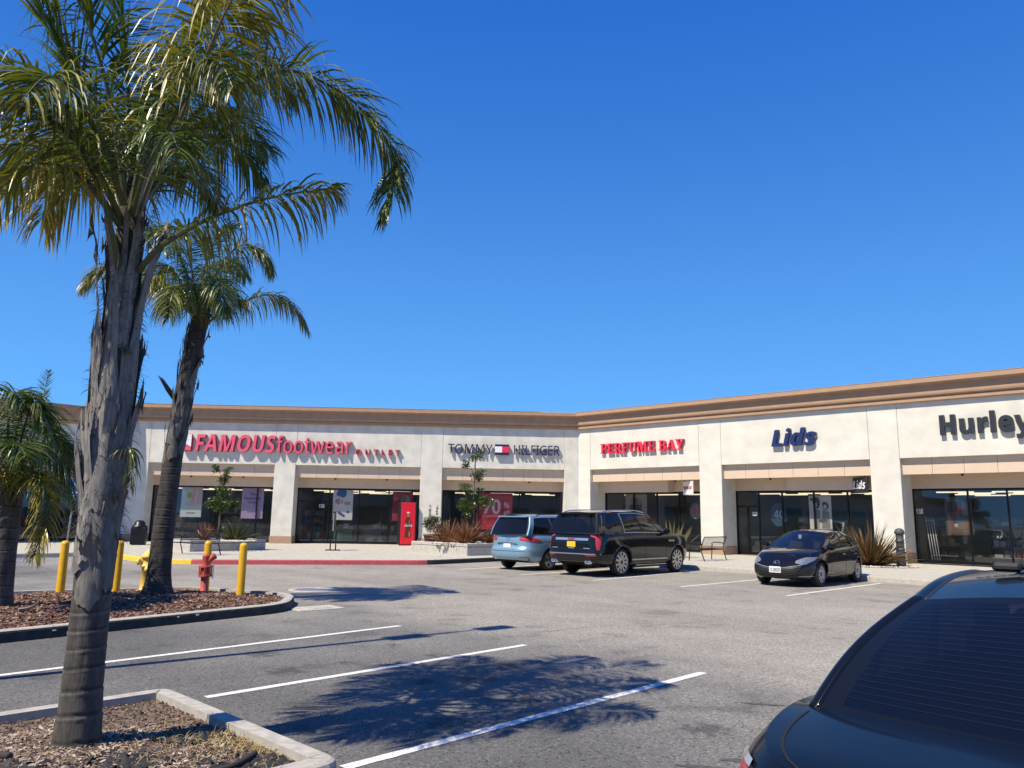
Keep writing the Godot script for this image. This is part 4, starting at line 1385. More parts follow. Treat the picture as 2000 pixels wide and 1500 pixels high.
# ---------------------------------------------------------------- cars
# car space: x forward, y up, z to the car's right; the body is a stack of rounded plan outlines, the cabin a lofted shell on top
class Shape:
	var s: Dictionary
	var h
	func a(front: bool, v: float) -> float:
		return (s.xf if front else s.xr) - h.knots(s.kf if front else s.kr, v)
	func w(v: float) -> float:
		return s.W * 0.5 * h.knots(s.ws, v)
	func n(front: bool) -> float:
		return s.nf if front else s.nr
	func half(x: float, v: float) -> float:
		var f := x >= 0
		var t := clampf(absf(x) / a(f, v), 0.0, 1.0)
		var k := n(f)
		var z := w(v) * pow(maxf(0.0, 1.0 - pow(t, k)), 1.0 / k)
		for xa: float in [s.ax[0], s.ax[1]]:
			z += s.get("flare", 0.02) * exp(-pow((x - xa) / 0.42, 2.0)) * smoothstep(0.95, 0.45, v) * (1.0 if t < 0.93 else 0.0)
		return z
	func end(front: bool, z: float, v: float) -> float:
		var k := n(front)
		return a(front, v) * pow(maxf(0.0, 1.0 - pow(minf(1.0, absf(z) / w(v)), k)), 1.0 / k) * (1.0 if front else -1.0)
	func bot(x: float) -> float:
		return h.knots(s.yb, x)
	func top(x: float) -> float:
		return h.knots(s.yt, x)
	func v_of(x: float, y: float) -> float:
		return clampf((y - bot(x)) / (top(x) - bot(x)), 0.0, 1.0)
	func side(x: float, y: float, out := 0.0) -> Vector3:   # on the right flank
		return Vector3(x, y, half(x, v_of(x, y)) + out)
	func face(front: bool, z: float, y: float, out := 0.0) -> Vector3:
		var x: float = s.xf * 0.95 if front else -s.xr * 0.95
		for i in 8: x = end(front, z, v_of(x, y))
		return Vector3(x + (out if front else -out), y, z)
	# a point on the outline by its angle; front or rear quarter on the right side
	func wrap(front: bool, th: float, y: float, out: float) -> Vector3:
		var k := n(front)
		var c := pow(maxf(cos(th), 0.0), 2.0 / k); var q := pow(maxf(sin(th), 0.0), 2.0 / k)
		var v := 0.6
		for i in 8: v = v_of(a(front, v) * c * (1.0 if front else -1.0), y)
		var A := a(front, v); var B := w(v)
		var nx := pow(c, k - 1.0) / A; var nz := pow(q, k - 1.0) / B
		var l := sqrt(nx * nx + nz * nz)
		var f := 1.0 if front else -1.0
		return Vector3(f * (A * c + out * nx / l), y, B * q + out * nz / l)
	func th_z(front: bool, z: float, y: float) -> float:
		var x := end(front, z, 0.6)
		for i in 8: x = end(front, z, v_of(x, y))
		var v := v_of(x, y)
		return asin(clampf(pow(z / w(v), n(front) * 0.5), 0.0, 1.0))
	func th_x(front: bool, x: float, y: float) -> float:
		var v := v_of(x if front else -absf(x), y)
		return acos(clampf(pow(absf(x) / a(front, v), n(front) * 0.5), 0.0, 1.0))
	func cab(u: float, v: float) -> Vector3:   # right side of the cabin
		var c: Dictionary = s.cab
		var xb := lerpf(c.b[0], c.b[1], u); var xt := lerpf(c.t[0], c.t[1], u)
		var xh := clampf(xb, -0.86 * a(false, 1.0), 0.80 * a(true, 1.0))
		var B := Vector3(xb, top(xb), half(xh, 1.0) - c.get("inset", 0.015))
		var T := Vector3(xt, h.knots(c.yr, xt), h.knots(c.zr, xt))
		var p := B.lerp(T, v)
		p.z += c.get("bulge", 0.03) * sin(PI * v)
		p.y += 0.012 * sin(PI * v)
		return p
	func screen(front: bool, q: float, v: float) -> Vector3:   # windscreen or rear window, q from -1 to 1
		var c: Dictionary = s.cab
		var e := cab(0.0 if front else 1.0, v)
		var f := 1.0 if front else -1.0
		var bow: float = lerpf(c.bow[0], c.bow[1], v) if front else lerpf(c.bow[3], c.bow[2], v)
		var lift: float = lerpf(c.get("cowl", 0.02) if front else c.get("tail", 0.0), c.crown, v)
		return Vector3(e.x + f * bow * (1.0 - q * q), e.y + lift * (1.0 - q * q), e.z * q)
	func roof(t: float, q: float) -> Vector3:
		var c: Dictionary = s.cab
		var e := cab(t, 1.0)
		var bow := lerpf(c.bow[1], -c.bow[2], t)
		return Vector3(e.x + bow * (1.0 - q * q), e.y + c.crown * (1.0 - pow(absf(q), 2.0 + 0.5 * sin(PI * t))), e.z * q)

func mirror_z(p: Vector3, sg: float) -> Vector3:
	return Vector3(p.x, p.y, p.z * sg)

func sheet(st: SurfaceTool, rows: Array, sg := 1.0) -> void:
	var out := []
	for r in rows:
		var q := PackedVector3Array()
		for p: Vector3 in r: q.append(mirror_z(p, sg))
		out.append(q)
	if sg < 0: out.reverse()
	grid(st, out)

func linspace(a: float, b: float, n: int) -> Array:
	var o := []
	for i in n + 1: o.append(lerpf(a, b, float(i) / n))
	return o

func strip_on(st: SurfaceTool, pts: Array, w: float, nrm: Vector3) -> void:
	# narrow ribbon along points, w wide, lying across nrm
	var l := PackedVector3Array(); var r := PackedVector3Array()
	for i in pts.size():
		var d: Vector3 = ((pts[mini(i + 1, pts.size() - 1)] as Vector3) - (pts[maxi(i - 1, 0)] as Vector3)).normalized()
		var sd := d.cross(nrm).normalized() * w * 0.5
		l.append((pts[i] as Vector3) + sd); r.append((pts[i] as Vector3) - sd)
	grid(st, [l, r])

func car_body(t: Node3D, S: Shape) -> void:
	var s := S.s
	var R: float = s.R + 0.055
	# stations round the right half outline, from the middle of the tail to the middle of the nose
	var xs := []
	for i in 27: xs.append(lerpf(-0.80 * s.xr, 0.80 * s.xf, i / 26.0))
	for xa: float in s.ax:
		for q in 15: xs.append(xa + R * sin(lerpf(-PI / 2, PI / 2, q / 14.0)))
	xs.sort()
	var vs := [0.0, 0.02, 0.06, 0.12, 0.2, 0.28, 0.36, 0.44, 0.5, 0.54, 0.6, 0.66, 0.72, 0.78, 0.84, 0.9, 0.94, 0.97, 1.0]
	var rows := []
	for v: float in vs:
		var row := PackedVector3Array()
		for i in 9:
			var z := S.w(v) * (i / 8.0) * 0.72
			var x := S.end(false, z, v)
			row.append(Vector3(x, lerpf(S.bot(x), S.top(x), v), z))
		var th0 := S.th_z(false, S.w(v) * 0.72, lerpf(S.bot(-s.xr), S.top(-s.xr), v))
		for k in [0, 1]:
			var front: bool = k == 1
			var kk := S.n(front)
			var ta := asin(pow(0.72, kk * 0.5)); var tb := acos(pow(0.83, kk * 0.5))
			if front:
				for x: float in xs:
					var y := lerpf(S.bot(x), S.top(x), v)
					var z := S.half(x, v)
					for xa: float in s.ax:
						if absf(x - xa) < R:
							y = maxf(y, s.R + sqrt(R * R - (x - xa) * (x - xa)) * s.get("arch", 1.0))
					row.append(Vector3(x, y, z))
			for q in range(1, 10):
				var th := lerpf(ta, tb, q / 10.0) if not front else lerpf(tb, ta, q / 10.0)
				var A := S.a(front, v)
				var x := A * pow(cos(th), 2.0 / kk) * (1.0 if front else -1.0)
				row.append(Vector3(x, lerpf(S.bot(x), S.top(x), v), S.w(v) * pow(sin(th), 2.0 / kk)))
		for i in range(8, -1, -1):
			var z := S.w(v) * (i / 8.0) * 0.72
			var x := S.end(true, z, v)
			row.append(Vector3(x, lerpf(S.bot(x), S.top(x), v), z))
		rows.append(row)
	var st := tool(true)
	sheet(st, rows, 1.0)
	sheet(st, rows, -1.0)
	put("body", st, s.paint, t)
	# bonnet and boot lid: across from the top outline of one side to the other
	for part in ["bonnet", "boot_lid"]:
		var front: bool = part == "bonnet"
		var x0: float = s.cab.b[0] - 0.12 if front else s.cab.b[1] + 0.1
		var x1: float = S.a(front, 1.0) * (1.0 if front else -1.0)
		var sheet_rows := []
		for i in 25:
			var x := lerpf(x0, x1, 1.0 - pow(1.0 - i / 24.0, 1.7))
			var z1 := S.half(x, 1.0)
			var row := PackedVector3Array()
			var cr: float = s.get("hood_crown", 0.05) if front else s.get("deck_crown", 0.03)
			cr *= smoothstep(0.0, 0.5, z1 / S.w(1.0))
			for j in 21:
				var q := -1.0 + j / 10.0
				var y := S.top(x) + cr * (1.0 - pow(absf(q), 2.6))
				row.append(Vector3(x, y, z1 * q))
			sheet_rows.append(row)
		st = tool(true)
		grid(st, sheet_rows)
		put(part, st, s.paint, t)
	# underbody and wheel housings
	st = tool()
	box(st, Vector3((s.ax[0] + s.ax[1]) / 2, s.R + 0.08, 0), Vector3(s.xf + s.xr - 0.7, 0.34, s.W - 0.62), 0.03)
	bx(st, Vector3(s.ax[1] + R, S.bot(0.0) + 0.02, -s.W / 2 + 0.12), Vector3(s.ax[0] - R, S.bot(0.0) + 0.2, s.W / 2 - 0.12))
	put("underbody", st, M.under, t)
	st = tool()
	for xa: float in s.ax:
		for sg: float in [-1.0, 1.0]:
			var r0 := PackedVector3Array(); var r1 := PackedVector3Array()
			for q in 15:
				var an := lerpf(0.0, PI, q / 14.0)
				var x := xa + R * cos(an)
				var y: float = s.R + R * sin(an) * s.get("arch", 1.0)
				var z := S.half(x, S.v_of(x, y)) - 0.002
				r0.append(Vector3(x, y, z * sg)); r1.append(Vector3(x, y, (z - 0.34) * sg))
			grid(st, [r0, r1])
	put("wheel_housing", st, M.under, t)

func car_cabin(t: Node3D, S: Shape) -> void:
	var s := S.s
	var c: Dictionary = s.cab
	for sg: float in [1.0, -1.0]:
		var ledge := tool(true)
		var outer := PackedVector3Array(); var base := PackedVector3Array()
		for k in 25:
			var p := S.cab(k / 24.0, 0.0)
			base.append(mirror_z(p, sg))
			outer.append(mirror_z(Vector3(p.x, p.y, maxf(S.half(p.x, 1.0), p.z - 0.002)), sg))
		grid(ledge, [outer, base] if sg > 0 else [base, outer])
		put("belt_ledge", ledge, s.paint, t)
		var us := [0.0, 1.0]
		var vs := [0.0, 0.25, 0.5, 0.75, 1.0]
		for win in c.windows:
			us += linspace(win[0], win[1], 6)
			vs += [win[2], win[3]]
		us += linspace(0.0, 1.0, 10)
		us.sort(); vs.sort()
		var frame := tool(true)
		var panes := []
		for win in c.windows: panes.append(tool(true))
		for i in us.size() - 1:
			for j in vs.size() - 1:
				if us[i + 1] - us[i] < 1e-5 or vs[j + 1] - vs[j] < 1e-5: continue
				var um: float = (us[i] + us[i + 1]) / 2; var vm: float = (vs[j] + vs[j + 1]) / 2
				var st: SurfaceTool = frame
				for k in c.windows.size():
					var win = c.windows[k]
					if um > win[0] and um < win[1] and vm > win[2] and vm < win[3]: st = panes[k]
				var q := [S.cab(us[i], vs[j]), S.cab(us[i], vs[j + 1]), S.cab(us[i + 1], vs[j + 1]), S.cab(us[i + 1], vs[j])]
				if sg < 0: q.reverse()
				quad(st, mirror_z(q[0], sg), mirror_z(q[1], sg), mirror_z(q[2], sg), mirror_z(q[3], sg))
		put("side_frame", frame, c.get("frame", s.paint), t)
		for k in panes.size():
			put("side_window", panes[k], c.windows[k][4] if c.windows[k].size() > 4 else s.glass, t)
			var win = c.windows[k]
			var loop := []
			for u: float in linspace(win[0], win[1], 8): loop.append(mirror_z(S.cab(u, win[2]) + Vector3(0, 0, 0.004), sg))
			for v: float in linspace(win[2], win[3], 5): loop.append(mirror_z(S.cab(win[1], v) + Vector3(0, 0, 0.004), sg))
			for u: float in linspace(win[1], win[0], 8): loop.append(mirror_z(S.cab(u, win[3]) + Vector3(0, 0, 0.004), sg))
			for v: float in linspace(win[3], win[2], 5): loop.append(mirror_z(S.cab(win[0], v) + Vector3(0, 0, 0.004), sg))
			var st := tool()
			tube(st, loop, 0.009, 5, false)
			put("window_trim", st, c.get("trim", M.plastic), t)
	for front: bool in [true, false]:
		var edge := tool(true); var pane := tool(true); var posts := [tool(true), tool(true)]
		var qp: float = 0.955 if front else c.get("post", 0.94)
		var qg: float = qp - (0.055 if front else c.get("frit_w", 0.055))
		var qs := [-1.0, -qp, -qg] + linspace(-qg + 0.06, qg - 0.06, 16) + [qg, qp, 1.0]
		var vs := [0.0, 0.06] + linspace(0.12, 0.88, 8) + [0.94, 1.0]
		for i in qs.size() - 1:
			for j in vs.size() - 1:
				var qm := absf((qs[i] + qs[i + 1]) / 2)
				var inner: bool = qm < qg and j > 0 and j < vs.size() - 2
				var q := [S.screen(front, qs[i], vs[j]), S.screen(front, qs[i], vs[j + 1]), S.screen(front, qs[i + 1], vs[j + 1]), S.screen(front, qs[i + 1], vs[j])]
				if front: q.reverse()
				quad(pane if inner else (posts[0 if i == 0 else 1] if qm > qp else edge), q[0], q[1], q[2], q[3])
		for post in posts: put("pillar", post, s.paint, t)
		put("windscreen_surround" if front else "rear_window_surround", edge, s.get("frit", M.frame), t)
		for sg: float in [-1.0, 1.0]:   # rubber seal between glass and pillar
			var seal := []
			for k in 13: seal.append(S.screen(front, qp * sg, k / 12.0) + Vector3(0.003 if front else -0.003, 0.003, 0))
			var sst := tool(true)
			tube(sst, seal, 0.004, 6)
			put("window_seal", sst, M.plastic, t)
		put("windscreen" if front else "rear_window", pane, s.get("front_glass", s.glass) if front else s.glass, t)
	var rows := []
	for i in 13:
		var row := PackedVector3Array()
		for j in 21: row.append(S.roof(i / 12.0, -1.0 + j / 10.0))
		rows.append(row)
	var st := tool(true)
	grid(st, rows)
	put("roof", st, s.paint, t)
	# seats and dashboard
	st = tool()
	var fl := S.bot(0.0) + 0.12
	var xm: float = (c.b[0] + c.b[1]) / 2
	for r: float in ([0.35, -0.45] if s.xr < 2.4 else [0.55, -0.4, -1.3]):
		for z: float in [-0.37, 0.37]:
			box(st, Vector3(r, S.top(0) - 0.38, z), Vector3(0.5, 0.2, 0.5), 0.05)
			box(st, Vector3(r - 0.24, S.top(0) - 0.10, z), Vector3(0.14, 0.56, 0.48), 0.05, Basis(Vector3.BACK, 0.2))
			box(st, Vector3(r - 0.30, S.top(0) + 0.22, z), Vector3(0.09, 0.14, 0.24), 0.04)
	box(st, Vector3(c.b[0] - 0.32, S.top(c.b[0]) - 0.10, 0), Vector3(0.55, 0.2, s.W - 0.4), 0.06)
	bx(st, Vector3(c.b[1] + 0.1, fl, -s.W / 2 + 0.2), Vector3(c.b[0] - 0.1, fl + 0.06, s.W / 2 - 0.2))
	put("seats", st, M.seat, t)
	st = tool(true)
	var whl := []
	for i in 21: whl.append(Vector3(0.05 * sin(TAU * i / 20.0), 0.185 * sin(TAU * i / 20.0), 0.185 * cos(TAU * i / 20.0)) + Vector3(c.b[0] - 0.62, S.top(0.6) + 0.01, -0.37))
	tube(st, whl, 0.016, 6, false)
	put("steering_wheel", st, M.plastic, t)

func wheel(t: Node3D, p: Vector3, R: float, rim_r: float, spokes: int, sg: float, m: Material) -> void:
	var o := Node3D.new()
	o.name = "wheel"
	t.add_child(o, true)
	o.position = p
	if sg < 0: o.rotation.y = PI
	var ax := Vector3(0, 0, 1)
	var w := 0.11
	var st := tool(true)
	lathe(st, [Vector2(rim_r - 0.01, -w), Vector2(R - 0.05, -w - 0.004), Vector2(R - 0.012, -w + 0.02), Vector2(R, -w + 0.05), Vector2(R, w - 0.05), Vector2(R - 0.012, w - 0.02), Vector2(R - 0.05, w + 0.004), Vector2(rim_r + 0.008, w), Vector2(rim_r, w - 0.012), Vector2(rim_r - 0.01, w - 0.02), Vector2(rim_r - 0.02, -w)], 40, Vector3.ZERO, ax)
	put("tyre", st, M.tyre, o)
	st = tool()
	var ring_ := tool(true)
	lathe(ring_, [Vector2(rim_r, w - 0.016), Vector2(rim_r - 0.006, w - 0.004), Vector2(rim_r - 0.02, w - 0.008), Vector2(rim_r - 0.03, w - 0.05)], 40, Vector3.ZERO, ax)
	put("rim_edge", ring_, m, o)
	for k in spokes:
		var an := TAU * k / spokes
		var d := Vector3(cos(an), sin(an), 0)
		var e := Vector3(-sin(an), cos(an), 0)
		var w0 := rim_r * 1.15 / spokes; var w1 := rim_r * 1.75 / spokes
		var a0 := d * 0.04; var a1 := d * (rim_r - 0.012)
		var z0 := w - 0.018; var z1 := w - 0.012
		var P := [a0 - e * w0 + ax * z0, a0 + e * w0 + ax * z0, a1 + e * w1 * 0.62 + ax * z1, a1 - e * w1 * 0.62 + ax * z1]
		quad(st, P[0], P[1], P[2], P[3])
		for q in [[0, 3], [1, 2]]:
			var A: Vector3 = P[q[0]]; var B: Vector3 = P[q[1]]
			quad(st, A, B, B - ax * 0.05, A - ax * 0.05)
	put("rim", st, m, o)
	st = tool(true)
	lathe(st, [Vector2(rim_r - 0.015, -0.02), Vector2(0.09, 0.0), Vector2(0.075, w - 0.02), Vector2(0.03, w - 0.006), Vector2(0.0, w - 0.004)], 24, Vector3.ZERO, ax)
	put("hub", st, mat(grey(0.12), 0.5, 0.8) if not M.has("hub") else M.hub, o)

# light cluster wrapped round a corner; rows of [y, inner z, outer |x|]
func cluster(t: Node3D, S: Shape, called: String, front: bool, sg: float, rows_in: Array, m: Material, out := 0.008) -> void:
	var rows := []
	for r in rows_in:
		var row := PackedVector3Array()
		var t0 := S.th_z(front, r[1], r[0])
		var t1 := S.th_x(front, r[2], r[0]) if r[2] > 0 else S.th_z(front, -r[2], r[0])
		for j in 15:
			row.append(mirror_z(S.wrap(front, lerpf(t0, t1, j / 14.0), r[0], out), sg))
		rows.append(row)
	var st := tool(true)
	grid(st, rows)
	put(called, st, m, t)

func seam(t: Node3D, S: Shape, pts: Array, sg: float, w := 0.010, m: Material = null, called := "seam", out := 0.003) -> void:
	# line along the flank through (x, y) points
	var path := []
	for i in pts.size() - 1:
		var a := Vector2(pts[i][0], pts[i][1]); var b := Vector2(pts[i + 1][0], pts[i + 1][1])
		for q in 8:
			var p := a.lerp(b, q / 8.0)
			path.append(mirror_z(S.side(p.x, p.y, out), sg))
	path.append(mirror_z(S.side(pts[-1][0], pts[-1][1], out), sg))
	var st := tool()
	strip_on(st, path, w, Vector3(0, 0, sg))
	put(called, st, m if m else M.under, t)

func face_line(t: Node3D, S: Shape, front: bool, y0: float, y1: float, z0: float, z1: float, m: Material, called: String, out := 0.006, curve := 0.0) -> void:
	var rows := []
	for k in 3:
		var row := PackedVector3Array()
		for j in 17:
			var z := lerpf(z0, z1, j / 16.0)
			var q := z / maxf(absf(z0), absf(z1))
			row.append(S.face(front, z, lerpf(y0, y1, k / 2.0) + curve * q * q, out))
		rows.append(row)
	var st := tool(true)
	grid(st, rows)
	put(called, st, m, t)

func mirrors(t: Node3D, S: Shape, x: float, y: float, m: Material) -> void:
	for sg: float in [-1.0, 1.0]:
		var st := tool()
		var z := S.half(x, 1.0)
		box(st, Vector3(x, y + 0.06, (z + 0.13) * sg), Vector3(0.13, 0.17, 0.24), 0.055)
		box(st, Vector3(x + 0.02, y - 0.01, (z + 0.02) * sg), Vector3(0.09, 0.05, 0.12), 0.015)
		put("door_mirror", st, m, t)

func handles(t: Node3D, S: Shape, xs: Array, y: float, m: Material) -> void:
	for sg: float in [-1.0, 1.0]:
		for x: float in xs:
			var p := mirror_z(S.side(x, y, 0.022), sg)
			var st := tool()
			box(st, p, Vector3(0.20, 0.032, 0.03), 0.012)
			put("door_handle", st, m, t)

func plate(t: Node3D, S: Shape, front: bool, y: float, m: Material, text: String, ink: Material) -> void:
	var p := S.face(front, 0.0, y, 0.02)
	var o := Node3D.new()
	o.name = "number_plate"
	t.add_child(o, true)
	o.position = p
	o.rotation.y = PI / 2 if front else -PI / 2
	var st := tool()
	box(st, Vector3.ZERO, Vector3(0.31, 0.155, 0.012), 0.004)
	put("plate", st, m, o)
	lettering(o, text, font(true), -0.135, 0.135, -0.035, 0.075, 0.006, 0.002, ink, "character")

func finish_car(t: Node3D, S: Shape, rim_r: float, spokes: int, rim_m: Material) -> void:
	car_body(t, S)
	car_cabin(t, S)
	for xa: float in S.s.ax:
		for sg: float in [-1.0, 1.0]:
			wheel(t, Vector3(xa, S.s.R, sg * (S.s.W / 2 - 0.15)), S.s.R, rim_r, spokes, sg, rim_m)

func make_cars() -> void:
	var ink := mat(Color(0.02, 0.03, 0.10), 0.6)
	var S: Shape
	var t: Node3D
	var st: SurfaceTool
	M.hub = mat(grey(0.10), 0.5, 0.8)
	# ---- black full size SUV, tail toward the viewer
	S = Shape.new(); S.h = self
	S.s = {"xf": 2.66, "xr": 2.66, "W": 2.04, "R": 0.405, "ax": [1.60, -1.47], "nf": 5.0, "nr": 8.0, "flare": 0.02,
		"kf": [[0.0, 0.12], [0.1, 0.03], [0.4, 0.0], [0.8, 0.03], [1.0, 0.14]],
		"kr": [[0.0, 0.10], [0.06, 0.03], [0.2, 0.0], [0.36, 0.0], [0.40, 0.05], [0.7, 0.07], [1.0, 0.12]],
		"ws": [[0.0, 0.91], [0.08, 0.955], [0.3, 0.985], [0.6, 1.0], [0.8, 0.995], [0.93, 0.975], [1.0, 0.945]],
		"yb": [[-2.6, 0.42], [-1.9, 0.33], [0.0, 0.30], [1.9, 0.30], [2.6, 0.34]],
		"yt": [[-2.66, 1.20], [-1.0, 1.22], [0.95, 1.21], [1.3, 1.22], [2.3, 1.17], [2.66, 1.10]],
		"paint": paint(Color(0.007, 0.009, 0.012), 0.1), "glass": M.tint, "front_glass": M.tint_light,
		"cab": {"b": [1.0, -2.54], "t": [0.30, -2.30], "yr": [[-2.4, 1.78], [-1.6, 1.845], [-0.6, 1.865], [0.3, 1.80]], "zr": [[-2.3, 0.72], [-1.0, 0.745], [0.3, 0.70]],
			"crown": 0.045, "bow": [0.14, 0.10, 0.03, 0.05], "bulge": 0.035,
			"windows": [[0.10, 0.35, 0.07, 0.90, M.tint_light], [0.375, 0.635, 0.07, 0.90], [0.665, 0.955, 0.07, 0.90]]}}
	t = thing("sport_utility_vehicle", "black full size SUV with chrome trim parked tail out", "car", at(Vector3(2.57, 0, -23.55) + ALONG * 1.47, toward(ALONG)), "cars in the car park")
	finish_car(t, S, 0.305, 11, M.rim)
	for sg: float in [-1.0, 1.0]:
		cluster(t, S, "tail_light", false, sg, [[0.76, 0.84, 2.46], [0.95, 0.815, 2.42], [1.10, 0.80, 2.38], [1.14, 0.66, 2.37], [1.195, 0.62, 2.40]], M.tail_red, 0.012)
		seam(t, S, [[0.98, 1.18], [0.86, 0.62], [0.92, 0.36]], sg)
		seam(t, S, [[-0.27, 1.20], [-0.28, 0.36]], sg)
		seam(t, S, [[-1.36, 1.20], [-1.30, 0.95], [-1.02, 0.62], [-0.98, 0.36]], sg)
		seam(t, S, [[0.95, 0.47], [-0.98, 0.47]], sg, 0.035, M.satin, "chrome_strip", 0.012)
		seam(t, S, [[1.02, 1.0], [1.36, 1.0]], sg, 0.05, M.satin, "fender_badge", 0.008)
		var loop := []   # bright surround of the two door windows
		for uu: float in linspace(0.095, 0.64, 14): loop.append(mirror_z(S.cab(uu, 0.05) + Vector3(0, 0, 0.008), sg))
		for vv: float in linspace(0.05, 0.92, 6): loop.append(mirror_z(S.cab(0.645, vv) + Vector3(0, 0, 0.008), sg))
		for uu: float in linspace(0.64, 0.095, 14): loop.append(mirror_z(S.cab(uu, 0.92) + Vector3(0, 0, 0.008), sg))
		st = tool()
		tube(st, loop, 0.012, 6, false)
		put("window_chrome", st, M.satin, t)
		st = tool()
		bx(st, Vector3(-0.95, 0.235, sg * 0.88), Vector3(1.0, 0.29, sg * 1.0), 0.02)
		put("running_board", st, M.plastic, t)
		st = tool(true)
		var rail := []
		for q in 13:
			var p := S.cab(lerpf(0.05, 0.93, q / 12.0), 1.0)
			rail.append(mirror_z(p + Vector3(0, 0.045 - 0.04 * pow(absf(q / 6.0 - 1.0), 8.0), -0.03), sg))
		tube(st, rail, 0.018, 6)
		put("roof_rail", st, M.chrome, t)
		for k in 2:
			st = tool(true)
			var z := sg * (0.56 + 0.115 * k)
			lathe(st, [Vector2(0.035, -0.10), Vector2(0.048, -0.10), Vector2(0.05, 0.05), Vector2(0.03, 0.05), Vector2(0.032, -0.08)], 16, Vector3(-2.60, 0.42, z), Vector3(-1, 0, 0))
			put("exhaust_tip", st, M.chrome, t)
	mirrors(t, S, 0.80, 1.24, S.s.paint)
	handles(t, S, [-0.12, -1.10], 1.05, S.s.paint)
	face_line(t, S, false, 1.02, 1.09, -0.60, 0.60, M.satin, "chrome_bar", 0.022)
	face_line(t, S, false, 0.635, 0.66, -0.93, 0.93, M.satin, "bumper_trim", 0.012)
	face_line(t, S, false, 0.44, 0.55, -0.72, 0.72, M.plastic, "bumper_insert", 0.010)
	face_line(t, S, false, 0.725, 0.732, -0.9, 0.9, M.under, "tailgate_gap", 0.004)
	for z: float in [-0.62, 0.0, 0.55]:
		face_line(t, S, false, 0.79, 0.815, z - 0.11, z + 0.11, M.satin, "badge", 0.012)
	for sg: float in [-1.0, 1.0]:
		face_line(t, S, false, 0.595, 0.62, sg * 0.55, sg * 0.86, M.tail_red, "reflector", 0.014)
	var bp := S.face(false, 0.0, 1.03, 0.026)
	var em := Node3D.new(); em.name = "emblem"; t.add_child(em); em.position = bp; em.rotation.y = -PI / 2
	lettering(em, "GMC", font(true), -0.13, 0.13, 0.0, 0.055, 0.0, 0.006, M.tail_red)
	plate(t, S, false, 0.91, mat(Color(0.75, 0.50, 0.03), 0.5), "       ", ink)
	st = tool()
	bx(st, S.screen(false, -0.9, 1.0) + Vector3(-0.16, -0.035, 0), S.screen(false, 0.9, 1.0) + Vector3(0.12, 0.012, 0), 0.015)
	put("roof_spoiler", st, M.frame, t)
	st = tool()
	box(st, Vector3(-2.50, 1.34, 0.12), Vector3(0.02, 0.02, 0.5), 0.006, Basis(Vector3.RIGHT, 0.1))
	put("rear_wiper", st, M.plastic, t)

	# ---- pale blue minivan beside it
	S = Shape.new(); S.h = self
	S.s = {"xf": 2.54, "xr": 2.54, "W": 1.97, "R": 0.335, "ax": [1.53, -1.50], "nf": 4.6, "nr": 5.5, "flare": 0.02,
		"kf": [[0.0, 0.12], [0.1, 0.03], [0.4, 0.0], [0.8, 0.10], [1.0, 0.28]],
		"kr": [[0.0, 0.12], [0.08, 0.03], [0.25, 0.0], [0.46, 0.01], [0.52, 0.07], [0.8, 0.09], [1.0, 0.13]],
		"ws": [[0.0, 0.90], [0.08, 0.95], [0.35, 0.99], [0.6, 1.0], [0.85, 0.98], [1.0, 0.93]],
		"yb": [[-2.5, 0.34], [-1.8, 0.24], [0.0, 0.20], [1.8, 0.22], [2.5, 0.25]],
		"yt": [[-2.54, 1.10], [-1.5, 1.08], [0.5, 1.03], [1.5, 0.98], [2.1, 0.86], [2.54, 0.72]],
		"paint": paint(Color(0.24, 0.40, 0.52), 0.45), "glass": M.tint, "front_glass": M.tint_light,
		"cab": {"b": [1.55, -2.42], "t": [0.50, -2.16], "yr": [[-2.2, 1.66], [-1.5, 1.70], [-0.4, 1.71], [0.5, 1.62]], "zr": [[-2.2, 0.67], [-1.0, 0.715], [0.5, 0.66]],
			"crown": 0.05, "bow": [0.30, 0.14, 0.05, 0.08], "bulge": 0.04,
			"windows": [[0.05, 0.13, 0.07, 0.6, M.tint_light], [0.15, 0.41, 0.07, 0.90, M.tint_light], [0.43, 0.70, 0.07, 0.90], [0.715, 0.95, 0.07, 0.90]]}}
	t = thing("minivan", "pale blue minivan parked tail out beside the black SUV", "car", at(Vector3(0.60, 0, -25.55) + ALONG * 1.50, toward(ALONG)), "cars in the car park")
	finish_car(t, S, 0.235, 5, M.rim)
	for sg: float in [-1.0, 1.0]:
		cluster(t, S, "tail_light", false, sg, [[0.895, 0.72, 1.90], [0.93, 0.52, 1.90], [0.985, 0.46, 2.02], [1.045, 0.58, 2.24], [1.092, 0.68, 2.36]], M.tail_red, 0.012)
		cluster(t, S, "tail_light_lens", false, sg, [[1.005, 0.60, 2.40], [1.045, 0.64, 2.42], [1.088, 0.72, 2.44]], M.lamp_clear, 0.017)
		seam(t, S, [[0.95, 0.98], [0.80, 0.50], [0.85, 0.26]], sg)
		seam(t, S, [[-0.20, 1.03], [-0.20, 0.26]], sg)
		seam(t, S, [[-1.35, 1.05], [-1.15, 0.70], [-1.08, 0.26]], sg)
		seam(t, S, [[-0.20, 0.86], [-2.1, 0.90]], sg, 0.016)
		st = tool(true)
		var rail := []
		for q in 11:
			var p := S.cab(lerpf(0.28, 0.9, q / 10.0), 1.0)
			rail.append(mirror_z(p + Vector3(0, 0.05 - 0.045 * pow(absf(q / 5.0 - 1.0), 8.0), -0.04), sg))
		tube(st, rail, 0.017, 6)
		put("roof_rail", st, M.plastic, t)
		face_line(t, S, false, 0.40, 0.425, sg * 0.52, sg * 0.80, M.tail_red, "reflector", 0.010)
	mirrors(t, S, 1.10, 1.02, S.s.paint)
	handles(t, S, [-0.05, -0.42], 0.90, S.s.paint)
	face_line(t, S, false, 0.825, 0.865, -0.42, 0.42, M.chrome, "chrome_bar", 0.02, -0.03)
